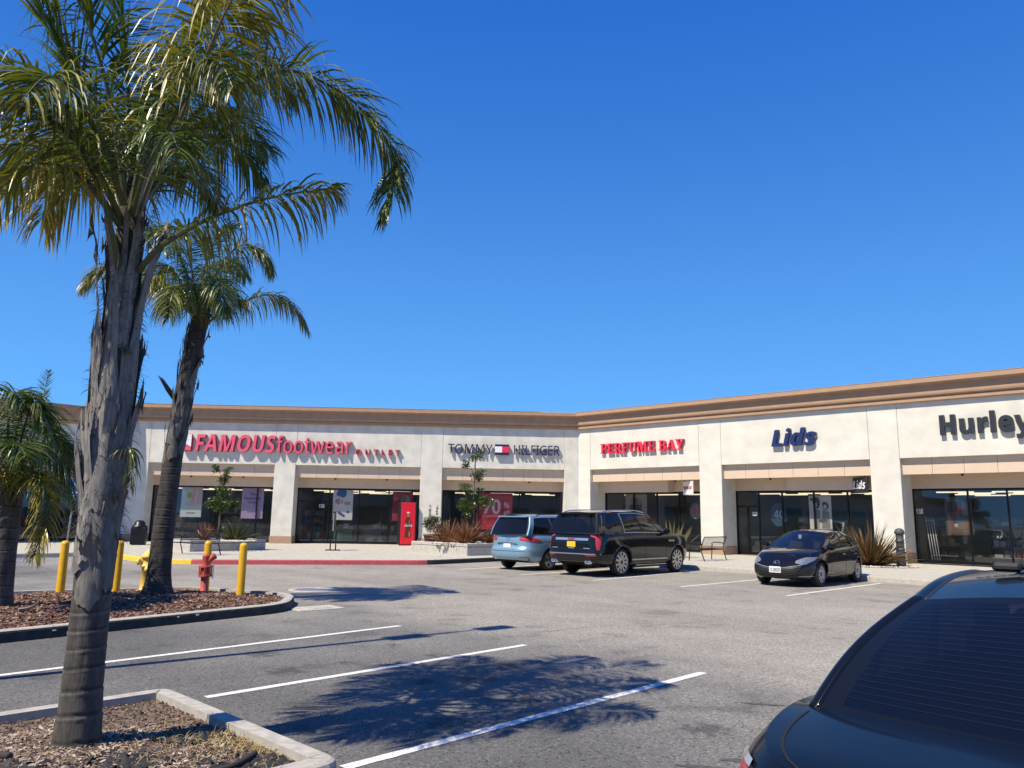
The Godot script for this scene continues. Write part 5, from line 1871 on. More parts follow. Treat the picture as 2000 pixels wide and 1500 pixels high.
	face_line(t, S, false, 0.66, 0.80, -0.36, 0.36, S.s.paint, "plate_recess", 0.004)
	face_line(t, S, false, 0.595, 0.605, -0.80, 0.80, M.under, "tailgate_gap", 0.004)
	plate(t, S, false, 0.745, M.white, "        ", ink)
	st = tool(true)
	lathe(st, [Vector2(0.055, 0.0), Vector2(0.065, 0.008), Vector2(0.055, 0.016), Vector2(0.045, 0.008), Vector2(0.055, 0.0)], 24, S.face(false, 0, 0.965, 0.004), Vector3(-1, 0, 0))
	put("emblem", st, M.chrome, t)
	st = tool()
	bx(st, S.screen(false, -0.9, 1.0) + Vector3(-0.14, -0.03, 0), S.screen(false, 0.9, 1.0) + Vector3(0.1, 0.012, 0), 0.015)
	put("roof_spoiler", st, S.s.paint, t)

	# ---- small black sedan facing the viewer
	S = Shape.new(); S.h = self
	S.s = {"xf": 2.29, "xr": 2.29, "W": 1.75, "R": 0.318, "ax": [1.36, -1.28], "nf": 4.0, "nr": 3.8, "flare": 0.028,
		"kf": [[0.0, 0.16], [0.1, 0.05], [0.3, 0.0], [0.55, 0.02], [0.75, 0.10], [0.9, 0.21], [1.0, 0.34]],
		"kr": [[0.0, 0.16], [0.1, 0.05], [0.35, 0.0], [0.7, 0.02], [1.0, 0.10]],
		"ws": [[0.0, 0.90], [0.08, 0.95], [0.35, 0.99], [0.55, 1.0], [0.8, 0.975], [0.93, 0.945], [1.0, 0.90]],
		"yb": [[-2.2, 0.30], [-1.6, 0.22], [0.0, 0.19], [1.7, 0.19], [2.2, 0.20]],
		"yt": [[-2.29, 0.98], [-1.75, 1.02], [-0.9, 0.985], [0.3, 0.95], [1.15, 0.915], [1.6, 0.85], [2.0, 0.765], [2.29, 0.66]],
		"paint": paint(Color(0.006, 0.0065, 0.008), 0.0), "glass": M.tint, "front_glass": M.tint_light, "hood_crown": 0.055,
		"cab": {"b": [1.12, -1.78], "t": [0.16, -0.98], "yr": [[-1.0, 1.375], [-0.4, 1.405], [0.16, 1.36]], "zr": [[-1.0, 0.545], [-0.3, 0.575], [0.16, 0.555]],
			"crown": 0.045, "bow": [0.24, 0.12, 0.06, 0.14], "bulge": 0.035,
			"windows": [[0.13, 0.44, 0.06, 0.89, M.tint_light], [0.475, 0.76, 0.06, 0.89], [0.785, 0.90, 0.07, 0.72]]}}
	t = thing("compact_sedan", "small black sedan parked nose out beside the spiky plant", "car", at(Vector3(7.48, 0, -20.95) + ALONG * 1.36, toward(-ALONG)), "cars in the car park")
	finish_car(t, S, 0.215, 10, mat(grey(0.42), 0.35, 0.7))
	for sg: float in [-1.0, 1.0]:
		cluster(t, S, "headlight", true, sg, [[0.575, 0.60, 2.00], [0.61, 0.47, 1.90], [0.66, 0.46, 1.72], [0.71, 0.54, 1.58], [0.755, 0.64, 1.48]], M.head_lamp, 0.010)
		cluster(t, S, "headlight_bowl", true, sg, [[0.605, 0.58, 2.0], [0.65, 0.56, 1.93], [0.69, 0.60, 1.88]], M.satin, 0.013)
		cluster(t, S, "fog_lamp_pocket", true, sg, [[0.28, 0.62, -0.72], [0.34, 0.56, -0.78], [0.44, 0.60, -0.82], [0.50, 0.68, -0.84]], M.plastic, 0.006)
		cluster(t, S, "pocket_trim", true, sg, [[0.275, 0.55, -0.80], [0.290, 0.55, -0.80]], M.lamp_clear, 0.010)
		cluster(t, S, "tail_light", false, sg, [[0.70, 0.52, 1.95], [0.80, 0.50, 1.85], [0.90, 0.56, 1.92]], M.tail_red, 0.010)
		seam(t, S, [[0.80, 0.93], [0.72, 0.60], [0.82, 0.24]], sg)
		seam(t, S, [[-0.28, 0.95], [-0.30, 0.24]], sg)
		seam(t, S, [[-1.10, 0.97], [-1.0, 0.70], [-0.84, 0.42], [-0.84, 0.24]], sg)
		seam(t, S, [[1.70, 0.80], [1.55, 0.64], [1.60, 0.44]], sg, 0.008)
	mirrors(t, S, 0.82, 0.95, S.s.paint)
	handles(t, S, [-0.14, -1.0], 0.80, S.s.paint)
	# wide curved mouth with plate and badge
	var rows := []
	for k in 7:
		var q := k / 6.0
		var row := PackedVector3Array()
		for j in 21:
			var e := -1.0 + j / 10.0
			var z := e * lerpf(0.44, 0.63, sqrt(q))
			row.append(S.face(true, z, lerpf(0.25, 0.475, q) + 0.10 * e * e * q, 0.007))
		rows.append(row)
	st = tool(true)
	grid(st, rows)
	put("grille", st, M.plastic, t)
	st = tool()
	for k in 4:
		var path := []
		for j in 21:
			var e := -1.0 + j / 10.0
			var q := 0.25 + 0.17 * k
			path.append(S.face(true, e * lerpf(0.43, 0.62, sqrt(q)), lerpf(0.25, 0.475, q) + 0.10 * e * e * q, 0.012))
		tube(st, path, 0.007, 5)
	put("grille_bar", st, M.under, t)
	st = tool()
	var lip := []
	for j in 25:
		var e := -1.0 + j / 12.0
		lip.append(S.face(true, e * 0.63, 0.475 + 0.10 * e * e, 0.012))
	tube(st, lip, 0.011, 6)
	put("grille_trim", st, M.lamp_clear, t)
	plate(t, S, true, 0.43, M.white, "7CZM039", ink)
	var eo := Node3D.new()
	eo.name = "emblem"
	t.add_child(eo)
	eo.position = S.face(true, 0.0, 0.60, 0.012)
	eo.rotation = Vector3(-0.35, PI / 2, 0)
	eo.rotation_order = EULER_ORDER_YXZ
	st = tool(true)
	var oval := []
	for i in 25: oval.append(Vector3(0.082 * cos(TAU * i / 24.0), 0.060 * sin(TAU * i / 24.0), 0))
	tube(st, oval, 0.007, 6, false)
	var gull := []
	for i in 13:
		var e := -1.0 + i / 6.0
		gull.append(Vector3(e * 0.075, 0.02 - 0.045 * exp(-e * e * 9.0) - 0.02 * e * e, 0.004))
	tube(st, gull, 0.006, 6)
	put("badge", st, M.chrome, eo)
	st = tool()
	for z: float in [-0.30, 0.25]:
		var p := S.screen(true, z / 0.75, 0.03) + Vector3(0.02, 0.012, 0)
		box(st, p + Vector3(-0.01, 0.0, 0.14), Vector3(0.02, 0.012, 0.5), 0.005, Basis(Vector3.UP, 0.12))
	put("wiper", st, M.plastic, t)
	st = tool()
	box(st, S.screen(true, 0.0, 0.86) + Vector3(-0.08, -0.06, 0), Vector3(0.03, 0.07, 0.22), 0.014)
	put("interior_mirror", st, M.plastic, t)
	st = tool()
	box(st, S.screen(true, 0.1, 0.72) + Vector3(-0.1, -0.04, 0), Vector3(0.008, 0.11, 0.09), 0.003)
	put("hanging_tag", st, M.white, t)

	# ---- dark sedan at the right edge, close to the viewer
	S = Shape.new(); S.h = self
	S.s = {"xf": 2.35, "xr": 2.32, "W": 1.82, "R": 0.325, "ax": [1.38, -1.32], "nf": 3.0, "nr": 5.5, "flare": 0.02,
		"kf": [[0.0, 0.15], [0.1, 0.04], [0.4, 0.0], [0.8, 0.10], [1.0, 0.30]],
		"kr": [[0.0, 0.14], [0.1, 0.04], [0.35, 0.0], [0.6, 0.02], [0.85, 0.06], [0.94, 0.075], [1.0, 0.12]],
		"ws": [[0.0, 0.90], [0.08, 0.95], [0.35, 0.99], [0.55, 1.0], [0.72, 0.995], [0.84, 0.985], [0.93, 0.965], [1.0, 0.915]],
		"yb": [[-2.2, 0.30], [-1.6, 0.22], [0.0, 0.19], [1.7, 0.19], [2.2, 0.20]],
		"yt": [[-2.30, 1.015], [-2.0, 1.055], [-1.6, 1.075], [-0.9, 1.03], [0.4, 0.98], [1.15, 0.93], [1.7, 0.86], [2.3, 0.68]],
		"paint": paint(Color(0.005, 0.007, 0.012), 0.0), "glass": glass(Color(0.004, 0.006, 0.012), 0.93), "front_glass": M.tint_light, "deck_crown": 0.022, "frit": mat(Color(0.007, 0.008, 0.009), 0.06),
		"cab": {"b": [1.15, -1.60], "t": [0.30, -1.02], "yr": [[-1.05, 1.37], [-0.6, 1.42], [-0.1, 1.435], [0.3, 1.385]], "zr": [[-1.05, 0.60], [-0.3, 0.625], [0.3, 0.60]],
			"crown": 0.05, "bow": [0.24, 0.12, 0.05, 0.13], "bulge": 0.03, "inset": 0.055, "post": 0.965, "frit_w": 0.10,
			"windows": [[0.13, 0.44, 0.06, 0.89], [0.475, 0.76, 0.06, 0.89], [0.785, 0.90, 0.07, 0.72]]}}
	S.s.glass.metallic_specular = 0.36
	S.s.frit.metallic_specular = 0.38
	S.s.paint.clearcoat = 0.4
	S.s.paint.clearcoat_roughness = 0.06
	t = thing("dark_sedan", "glossy black sedan close up at the lower right, rear window toward viewer", "car", at(ALONG * 4.12 - ACROSS * 0.30, toward(ALONG)), "cars in the car park")
	finish_car(t, S, 0.22, 10, M.rim)
	for sg: float in [-1.0, 1.0]:
		cluster(t, S, "tail_light", false, sg, [[0.72, 0.58, 1.95], [0.88, 0.58, 1.86], [0.97, 0.64, 1.90], [1.015, 0.74, 1.98]], M.tail_red, 0.010)
		cluster(t, S, "tail_light_rim", false, sg, [[1.012, 0.70, 1.95], [1.026, 0.70, 1.95]], M.lamp_clear, 0.012)
		seam(t, S, [[-0.30, 1.0], [-0.30, 0.24]], sg)
	# shut line of the boot lid and the rubber beside the roof
	st = tool()
	for sg: float in [-1.0, 1.0]:
		var path := []
		for i in 15:
			var x := lerpf(-1.66, -2.17, i / 14.0)
			var q := lerpf(0.905, 0.945, i / 14.0)
			path.append(Vector3(x, S.top(x) + 0.022 * (1.0 - pow(q, 2.6)) * smoothstep(0.0, 0.5, S.half(x, 1.0) / S.w(1.0)) + 0.002, S.half(x, 1.0) * q * sg))
		strip_on(st, path, 0.007, Vector3.UP)
		put("boot_gap", st, M.under, t)
		st = tool()
	for sg: float in [-1.0, 1.0]:   # rounded rear pillar running on into the roof edge
		var bead := []
		for i in 25: bead.append(mirror_z(S.cab(1.0, i / 24.0) + Vector3(0.012, -0.012, -0.022), sg))
		for i in range(1, 25): bead.append(mirror_z(S.cab(1.0 - i / 25.0, 1.0) + Vector3(0, -0.014, -0.022), sg))
		st = tool(true)
		tube(st, spline(bead, 2), 0.030, 12)
		put("roof_edge", st, S.s.paint, t)
	for sg: float in [-1.0, 1.0]:
		st = tool(true)
		var path := []
		for i in 17:
			var p := S.cab(lerpf(1.0, 0.1, i / 16.0), 1.0)
			path.append(mirror_z(p + Vector3(0, 0.006, -0.055), sg))
		tube(st, path, 0.008, 6)
		put("roof_moulding", st, M.plastic, t)
	st = tool()
	for k in 20:   # heater wires printed on the rear window
		var v := lerpf(0.12, 0.9, k / 19.0)
		var path := []
		for j in 25:
			path.append(S.screen(false, lerpf(-0.86, 0.86, j / 24.0), v) + Vector3(-0.0025, 0.0025, 0))
		strip_on(st, path, 0.0009, Vector3(-0.5, 0.85, 0))
	put("heater_wire", st, mat(Color(0.010, 0.009, 0.010), 0.6), t)
	st = tool()
	for q in 9:   # wind deflector at the sunroof
		var e := -1.0 + q / 4.0
		box(st, S.roof(0.62, e * 0.6) + Vector3(-0.04 * e * e, 0.028, 0), Vector3(0.05, 0.035, 0.1), 0.012)
	put("wind_deflector", st, M.plastic, t)
	st = tool(true)
	grid(st, [PackedVector3Array([S.roof(0.30, -0.6), S.roof(0.30, 0.0), S.roof(0.30, 0.6)]), PackedVector3Array([S.roof(0.60, -0.6), S.roof(0.60, 0.0), S.roof(0.60, 0.6)])])
	var sunroof := put("sunroof", st, M.frame, t)
	sunroof.position.y = 0.006

# ---------------------------------------------------------------- palms
# one leaflet: a narrow ribbon that leaves the midrib and droops
func leaflet(st: SurfaceTool, p: Vector3, d: Vector3, long: float, wide: float, droop: float, c0: Color, c1: Color, r: RandomNumberGenerator) -> void:
	var n := 5
	var pos := p
	var dir := d.normalized()
	var face := dir.cross(Vector3.UP).normalized()
	if face.length() < 0.5: face = Vector3.RIGHT
	face = face.rotated(dir, r.randf_range(-0.9, 0.9))
	var prev_l := pos; var prev_r := pos
	var step := long / n
	for i in range(1, n + 1):
		var k := float(i) / n
		dir = (dir + Vector3.DOWN * droop * (0.25 + k) * 0.5).normalized()
		pos += dir * step
		face = (face - dir * face.dot(dir)).normalized()
		var w := wide * (0.5 * (1.0 - pow(k, 2.2)) + 0.02) * (0.75 if i == 0 else 1.0)
		var l := pos + face * w; var q := pos - face * w
		var ca := c0.lerp(c1, pow((i - 1.0) / n, 2.0)); var cb := c0.lerp(c1, pow(k, 2.0))
		if i == 1:
			st.set_color(ca); st.add_vertex(p)
			st.set_color(cb); st.add_vertex(l)
			st.set_color(cb); st.add_vertex(q)
		else:
			for v in [[prev_l, ca], [l, cb], [q, cb], [prev_l, ca], [q, cb], [prev_r, ca]]:
				st.set_color(v[1]); st.add_vertex(v[0])
		prev_l = l; prev_r = q

# style: long = leaflet length, droop, hue 0 green .. 1 yellow, dry = share of brown tips
func frond(parent: Node, pts: Array, style: Dictionary, r: RandomNumberGenerator) -> void:
	var st := tool()
	var path := spline(pts, 10)
	var total := 0.0
	for i in path.size() - 1: total += (path[i + 1] as Vector3).distance_to(path[i])
	var radii := []
	var stalk: Color = style.get("stalk", Color(0.10, 0.11, 0.045))
	for i in path.size():
		radii.append(lerpf(style.get("r0", 0.028), 0.003, pow(float(i) / (path.size() - 1), 0.7)))
	st.set_color(stalk)
	tube(st, path, radii, 6)
	var bare: float = style.get("bare", 0.22)
	var gap: float = style.get("gap", 0.021) * 0.70
	var n := int(total * (1.0 - bare) / gap)
	var hue: float = style.get("hue", 0.25)
	for i in n:
		var t := bare + (1.0 - bare) * (i + 0.5) / n
		var f := t * (path.size() - 1)
		var k := mini(int(f), path.size() - 2)
		var p: Vector3 = (path[k] as Vector3).lerp(path[k + 1], f - k)
		var d: Vector3 = ((path[k + 1] as Vector3) - (path[k] as Vector3)).normalized()
		var side := d.cross(Vector3.UP)
		if side.length() < 0.15: side = d.cross(style.get("ref", Vector3.BACK))
		side = side.normalized()
		var up := side.cross(d).normalized()
		for sg: float in [-1.0, 1.0]:
			if r.randf() < style.get("miss", 0.06): continue
			var u := (t - bare) / (1.0 - bare)
			var long: float = style.long * 1.12 * (0.55 + 0.45 * sin(PI * pow(clampf(u + 0.08, 0, 1), 0.75))) * r.randf_range(0.82, 1.12)
			if u > 0.85: long *= lerpf(1.0, 0.6, (u - 0.85) / 0.15)
			var dir: Vector3 = side * sg * r.randf_range(0.75, 1.0) + d * lerpf(0.35, 0.95, u) * r.randf_range(0.8, 1.2) + up * r.randf_range(-0.25, 0.65) * style.get("lift", 1.0)
			var h := clampf(hue * 0.8 + r.randfn(0.0, 0.16), 0.0, 1.0)
			var green := Color(0.030, 0.078, 0.028).lerp(Color(0.115, 0.185, 0.040), r.randf())
			var c0 := green.lerp(Color(0.48, 0.37, 0.03), clampf(h * h * 1.15, 0, 1))
			var c1 := c0.lerp(Color(0.50, 0.35, 0.04), clampf(h * 0.75, 0, 1))
			if r.randf() < style.get("dry", 0.15): c1 = Color(0.30, 0.21, 0.11)
			leaflet(st, p, dir, long, style.get("wide", 0.026) * r.randf_range(0.5, 0.9), style.get("droop", 0.42) * r.randf_range(0.8, 2.0), c0, c1, r)
	put("frond", st, M.leaf, parent)

# ringed trunk; prof rows of [height, radius]
func trunk(parent: Node, prof: Array, lean: Vector3, top_h: float, dark: float, r: RandomNumberGenerator, called := "trunk") -> void:
	var st := tool(true)
	var rows := []
	var cols := []
	var n := 36
	var noise := FastNoiseLite.new()
	noise.seed = r.randi() % 1000
	noise.frequency = 1.6
	noise.fractal_octaves = 4
	var h: float = prof[0][0]
	var next := h + 0.09
	var spacing := 0.13
	while h < top_h:
		var R := knots(prof, h)
		var ring_ := 0.0
		if h >= next - 0.012:
			ring_ = 0.004 if h < next + 0.006 else -0.005
			if h > next + 0.016:
				spacing = clampf(spacing + r.randf_range(-0.03, 0.025), 0.05, 0.16)
				next = h + spacing
		var row := PackedVector3Array()
		var c := PackedColorArray()
		for j in n:
			var an := TAU * j / n
			var q := noise.get_noise_3d(cos(an) * 1.2, h * 1.5, sin(an) * 1.2)
			var tilt := 0.012 * sin(an + h * 3.0)
			var rr := R * (1.0 + 0.05 * q) + ring_ * clampf(0.5 + 2.2 * noise.get_noise_3d(cos(an), h * 2.0 + 9.0, sin(an)), 0.0, 1.6)
			row.append(Vector3(cos(an) * rr, h + tilt, sin(an) * rr) + lean * pow(maxf(h, 0.0) / top_h, 2.3))
			var g := dark * (0.9 + 0.5 * q + (0.35 if ring_ > 0 else 0.0) - (0.4 if ring_ < 0 else 0.0)) * r.randf_range(0.9, 1.1)
			c.append(Color(g, g * 0.90, g * 0.80))
		rows.append(row); cols.append(c)
		h += 0.012
	for i in rows.size() - 1:
		for j in n:
			var k := (j + 1) % n
			for v in [[i, j], [i + 1, j], [i + 1, k], [i, j], [i + 1, k], [i, k]]:
				st.set_color(cols[v[0]][v[1]])
				st.add_vertex(rows[v[0]][v[1]])
	put(called, st, M.bark, parent)

# an old leaf base: a tapering shell that clasps the trunk, wide below, narrow and splayed above
func leaf_base(parent: Node, az: float, y0: float, long: float, w0: float, w1: float, rad: float, splay: float, tone: float, r: RandomNumberGenerator, lean := Vector3.ZERO, twist := 0.0, top_h := 4.0) -> void:
	var st := tool(true)
	var rows := []
	var cols := []
	var n := 18
	var m := 11
	var rag := []
	for j in m + 1: rag.append(r.randf_range(-0.025, 0.035))
	for i in n + 1:
		var k := float(i) / n
		var y := y0 + long * k
		var w := lerpf(w0, w1 * 0.62, smoothstep(0.0, 0.72, k))
		var out := rad + 0.010 + 0.022 * k + splay * pow(k, 3.0) + 0.010 * sin(k * 7.0 + az)
		var row := PackedVector3Array()
		var c := PackedColorArray()
		for j in m + 1:
			var q := -1.0 + 2.0 * j / m
			var an := az + twist * k + q * w * 0.5 / rad
			var fold := out - 0.03 * (1.0 - k) * q * q + 0.018 * k * (q * q) + r.randf_range(-0.002, 0.002)
			var edge := 0.0
			if i >= n - 1: edge = (rag[j] * 2.2 - 0.05 * absf(q)) * (i - n + 2)
			row.append(Vector3(cos(an) * fold, y + edge - (maxf(0.0, 1.0 - i / 3.0) * (0.07 - 0.10 * q * q + rag[j])), sin(an) * fold) + lean * pow(y / top_h, 2.3))
			var g := tone * 1.25 * (0.85 + 0.3 * r.randf()) * (1.0 + 0.30 * sin(q * 9.0 + az * 5.0) * 0.5) * (0.75 if absf(q) > 0.9 else 1.0)
			c.append(Color(g, g * 0.93, g * 0.86))
		rows.append(row); cols.append(c)
	for i in n:
		for j in m:
			for v in [[i, j], [i + 1, j], [i + 1, j + 1], [i, j], [i + 1, j + 1], [i, j + 1]]:
				st.set_color(cols[v[0]][v[1]])
				st.add_vertex(rows[v[0]][v[1]])
	put("leaf_base", st, M.bark, parent)

func hairs(parent: Node, n: int, y0: float, y1: float, rad: float, r: RandomNumberGenerator, lean: Vector3, top_h: float) -> void:
	# loose fibres of the sheath
	var st := tool()
	for i in n:
		var an := r.randf() * TAU
		var y := r.randf_range(y0, y1)
		var p := Vector3(cos(an) * rad, y, sin(an) * rad) + lean * pow(y / top_h, 2.3)
		var d := (Vector3(cos(an + r.randf_range(-1, 1)), r.randf_range(-0.8, 0.8), sin(an + r.randf_range(-1, 1))) * 0.5 + Vector3(-sin(an), 0, cos(an)) * r.randf_range(-1, 1)).normalized()
		var g := r.randf_range(0.02, 0.10)
		leaflet(st, p, d, r.randf_range(0.05, 0.14), 0.005, r.randf_range(0.1, 0.9), Color(g, g * 0.85, g * 0.7), Color(g, g * 0.85, g * 0.7), r)
	put("sheath_fibre", st, M.chip, parent)

func make_palms() -> void:
	var r := RandomNumberGenerator.new()
	r.seed = 4
	var t: Node3D
	# ---- tall near palm
	t = thing("palm_tree", "tall near palm with grey leaf bases clasping its trunk", "palm", at(Vector3(-2.85, 0.10, -5.43)), "palms in the islands")
	trunk(t, [[-0.05, 0.160], [0.04, 0.150], [0.35, 0.128], [0.7, 0.121], [1.0, 0.122], [1.35, 0.132], [1.6, 0.14]], Vector3.ZERO, 1.45, 0.105, r)
	var st := tool(true)
	lathe(st, [Vector2(0.128, 1.25), Vector2(0.134, 1.6), Vector2(0.132, 2.4), Vector2(0.120, 3.0), Vector2(0.10, 3.4), Vector2(0.085, 3.75), Vector2(0.06, 4.0)], 30)
	put("fibrous_stem", st, M.fibre, t)
	hairs(t, 1500, 1.35, 3.8, 0.13, r, Vector3.ZERO, 4.0)
	var cam_az := atan2(5.43, 2.85)   # the side toward the viewer
	var lb := [
		[0.30, 0.98, 0.42, 0.30, 0.16, 0.150, 0.05, 0.16], [-0.55, 1.08, 0.60, 0.30, 0.20, 0.152, 0.03, 0.14], [1.1, 1.20, 0.85, 0.32, 0.16, 0.160, 0.03, 0.17],
		[0.72, 1.28, 0.95, 0.26, 0.14, 0.168, 0.02, 0.24], [-0.25, 1.38, 0.8, 0.30, 0.20, 0.166, 0.01, 0.15], [-0.95, 1.45, 0.95, 0.24, 0.12, 0.165, 0.03, 0.17],
		[0.15, 1.62, 0.75, 0.26, 0.12, 0.172, 0.02, 0.20], [0.95, 1.80, 1.10, 0.24, 0.10, 0.170, 0.02, 0.22], [-0.50, 1.85, 0.9, 0.20, 0.10, 0.170, 0.03, 0.18],
		[0.02, 2.00, 1.05, 0.25, 0.06, 0.172, 0.01, 0.26], [-0.80, 2.15, 1.35, 0.24, 0.10, 0.160, 0.05, 0.20], [1.25, 2.3, 1.15, 0.22, 0.09, 0.158, 0.04, 0.25],
		[0.55, 2.35, 0.9, 0.15, 0.06, 0.165, 0.01, 0.25], [-0.15, 2.75, 0.95, 0.18, 0.07, 0.150, 0.02, 0.22], [-1.15, 2.7, 0.95, 0.18, 0.07, 0.14, 0.10, 0.22],
		[0.85, 2.95, 0.75, 0.14, 0.05, 0.14, 0.06, 0.24], [1.55, 2.7, 0.95, 0.16, 0.06, 0.14, 0.12, 0.18], [0.25, 3.05, 0.65, 0.12, 0.05, 0.135, 0.03, 0.20], [-0.6, 3.1, 0.6, 0.12, 0.05, 0.13, 0.05, 0.20],
		[2.2, 1.5, 1.2, 0.3, 0.12, 0.16, 0.03, 0.2], [2.9, 2.0, 1.2, 0.3, 0.1, 0.16, 0.04, 0.2], [-2.0, 1.6, 1.2, 0.3, 0.12, 0.16, 0.04, 0.18], [-2.7, 2.3, 1.1, 0.28, 0.1, 0.15, 0.05, 0.2], [2.4, 2.7, 0.9, 0.2, 0.07, 0.14, 0.08, 0.2]]
	for b in lb:
		leaf_base(t, cam_az + b[0], b[1], b[2], b[3] * 0.72, b[4] * 0.8, b[5] - 0.030, b[6], b[7], r, Vector3.ZERO, r.randf_range(-0.25, 0.25))
	var crown := Node3D.new()
	crown.name = "crown"
	t.add_child(crown)
	frond(crown, [Vector3(0.04, 3.63, 0.03), Vector3(0.19, 3.99, 0.13), Vector3(0.38, 4.27, 0.25), Vector3(0.54, 4.53, 0.39), Vector3(0.70, 4.74, 0.54), Vector3(0.85, 4.93, 0.68), Vector3(1.00, 5.11, 0.77), Vector3(1.20, 5.13, 0.84)], {"long": 0.7, "hue": 0.78, "dry": 0.3, "droop": 1.0, "bare": 0.42, "stalk": Color(0.20, 0.15, 0.10), "gap": 0.017}, r)
	frond(crown, [Vector3(0.03, 3.77, -0.01), Vector3(0.15, 4.25, -0.08), Vector3(0.42, 4.68, -0.11), Vector3(0.76, 4.98, -0.23), Vector3(1.01, 5.10, -0.30), Vector3(1.26, 5.05, -0.38), Vector3(1.49, 4.95, -0.50), Vector3(1.70, 4.75, -0.61), Vector3(1.82, 4.53, -0.67), Vector3(1.82, 4.28, -0.67), Vector3(1.77, 4.04, -0.65)], {"long": 0.56, "hue": 0.3, "dry": 0.12, "droop": 0.55, "bare": 0.18, "gap": 0.019}, r)
	frond(crown, [Vector3(0.12, 3.27, 0.05), Vector3(0.28, 3.41, 0.14), Vector3(0.48, 3.55, 0.15), Vector3(0.68, 3.70, 0.09), Vector3(0.96, 3.86, 0.00), Vector3(1.18, 3.94, -0.06), Vector3(1.36, 4.01, -0.15), Vector3(1.44, 4.04, -0.19)], {"long": 0.5, "hue": 0.45, "dry": 0.35, "droop": 0.75, "bare": 0.25, "gap": 0.02, "lift": 0.8}, r)
	frond(crown, [Vector3(0.00, 3.29, 0.11), Vector3(0.01, 3.50, 0.28), Vector3(-0.01, 3.69, 0.40), Vector3(-0.06, 3.88, 0.54), Vector3(-0.16, 4.11, 0.71), Vector3(-0.31, 4.29, 0.84), Vector3(-0.49, 4.37, 0.99), Vector3(-0.66, 4.27, 1.14)], {"long": 0.56, "hue": 0.38, "dry": 0.2, "droop": 0.6, "bare": 0.3}, r)
	frond(crown, [Vector3(-0.09, 3.54, -0.07), Vector3(-0.30, 3.96, -0.18), Vector3(-0.54, 4.15, -0.28), Vector3(-0.71, 4.16, -0.30), Vector3(-0.82, 4.02, -0.30), Vector3(-0.88, 3.80, -0.33)], {"long": 0.62, "hue": 0.9, "dry": 0.15, "droop": 0.75, "bare": 0.2, "gap": 0.018}, r)
	frond(crown, [Vector3(-0.04, 3.70, -0.04), Vector3(-0.10, 4.24, -0.06), Vector3(-0.17, 4.76, -0.08), Vector3(-0.26, 5.25, -0.09), Vector3(-0.34, 5.75, -0.10), Vector3(-0.37, 6.11, -0.03)], {"long": 0.42, "hue": 0.05, "dry": 0.03, "droop": 0.1, "bare": 0.3, "ref": Vector3(0.3, 0, 1)}, r)
	frond(crown, [Vector3(-0.09, 3.75, -0.06), Vector3(-0.30, 4.32, -0.07), Vector3(-0.58, 4.86, -0.03), Vector3(-0.82, 5.28, 0.04), Vector3(-0.99, 5.65, 0.13), Vector3(-1.16, 5.88, 0.27)], {"long": 0.6, "hue": 0.15, "dry": 0.05, "droop": 0.22, "bare": 0.25}, r)
	frond(crown, [Vector3(-0.01, 3.63, 0.12), Vector3(-0.13, 3.99, 0.41), Vector3(-0.25, 4.10, 0.70), Vector3(-0.38, 4.07, 0.94), Vector3(-0.49, 3.84, 1.16)], {"long": 0.58, "hue": 0.4, "dry": 0.2, "droop": 0.6, "bare": 0.22}, r)
	frond(crown, [Vector3(-0.06, 3.63, 0.03), Vector3(-0.35, 4.00, 0.13), Vector3(-0.65, 4.15, 0.23), Vector3(-0.87, 4.03, 0.34), Vector3(-1.02, 3.68, 0.42)], {"long": 0.6, "hue": 0.5, "dry": 0.2, "droop": 0.6, "bare": 0.22}, r)
	frond(crown, [Vector3(-0.06, 3.78, -0.14), Vector3(-0.05, 4.46, -0.54), Vector3(0.05, 4.99, -0.93), Vector3(0.24, 5.18, -1.26), Vector3(0.43, 5.03, -1.52)], {"long": 0.6, "hue": 0.08, "dry": 0.05, "droop": 0.6, "bare": 0.2}, r)
	frond(crown, [Vector3(-0.10, 3.79, -0.18), Vector3(-0.15, 4.66, -0.49), Vector3(-0.06, 5.32, -0.82), Vector3(0.14, 5.73, -1.09), Vector3(0.41, 5.81, -1.34), Vector3(0.67, 5.62, -1.60)], {"long": 0.58, "hue": 0.12, "dry": 0.05, "droop": 0.55, "bare": 0.2}, r)
	frond(crown, [Vector3(0.04, 3.72, 0.20), Vector3(-0.01, 4.09, 0.57), Vector3(-0.01, 4.21, 0.91), Vector3(-0.01, 4.14, 1.14), Vector3(0.01, 3.87, 1.35)], {"long": 0.52, "hue": 0.42, "dry": 0.2, "droop": 0.6, "bare": 0.25}, r)
	frond(crown, [Vector3(0.07, 3.67, 0.13), Vector3(0.28, 3.88, 0.42), Vector3(0.48, 3.99, 0.65), Vector3(0.62, 3.96, 0.80), Vector3(0.73, 3.77, 0.91)], {"long": 0.48, "hue": 0.2, "dry": 0.1, "droop": 0.6, "bare": 0.2}, r)
	frond(crown, [Vector3(-0.13, 3.78, -0.16), Vector3(-0.52, 4.27, -0.40), Vector3(-0.88, 4.52, -0.55), Vector3(-1.18, 4.46, -0.62)], {"long": 0.58, "hue": 0.2, "dry": 0.1, "droop": 0.6, "bare": 0.2}, r)
	frond(crown, [Vector3(-0.04, 3.84, -0.09), Vector3(0.03, 4.75, -0.24), Vector3(0.17, 5.56, -0.43), Vector3(0.37, 6.25, -0.53), Vector3(0.66, 6.79, -0.69)], {"long": 0.58, "hue": 0.25, "dry": 0.1, "droop": 0.35, "bare": 0.25}, r)
	frond(crown, [Vector3(-0.02, 3.78, 0.06), Vector3(-0.14, 4.50, 0.19), Vector3(-0.27, 5.02, 0.37), Vector3(-0.48, 5.47, 0.48)], {"long": 0.55, "hue": 0.2, "dry": 0.05, "droop": 0.3, "bare": 0.3}, r)
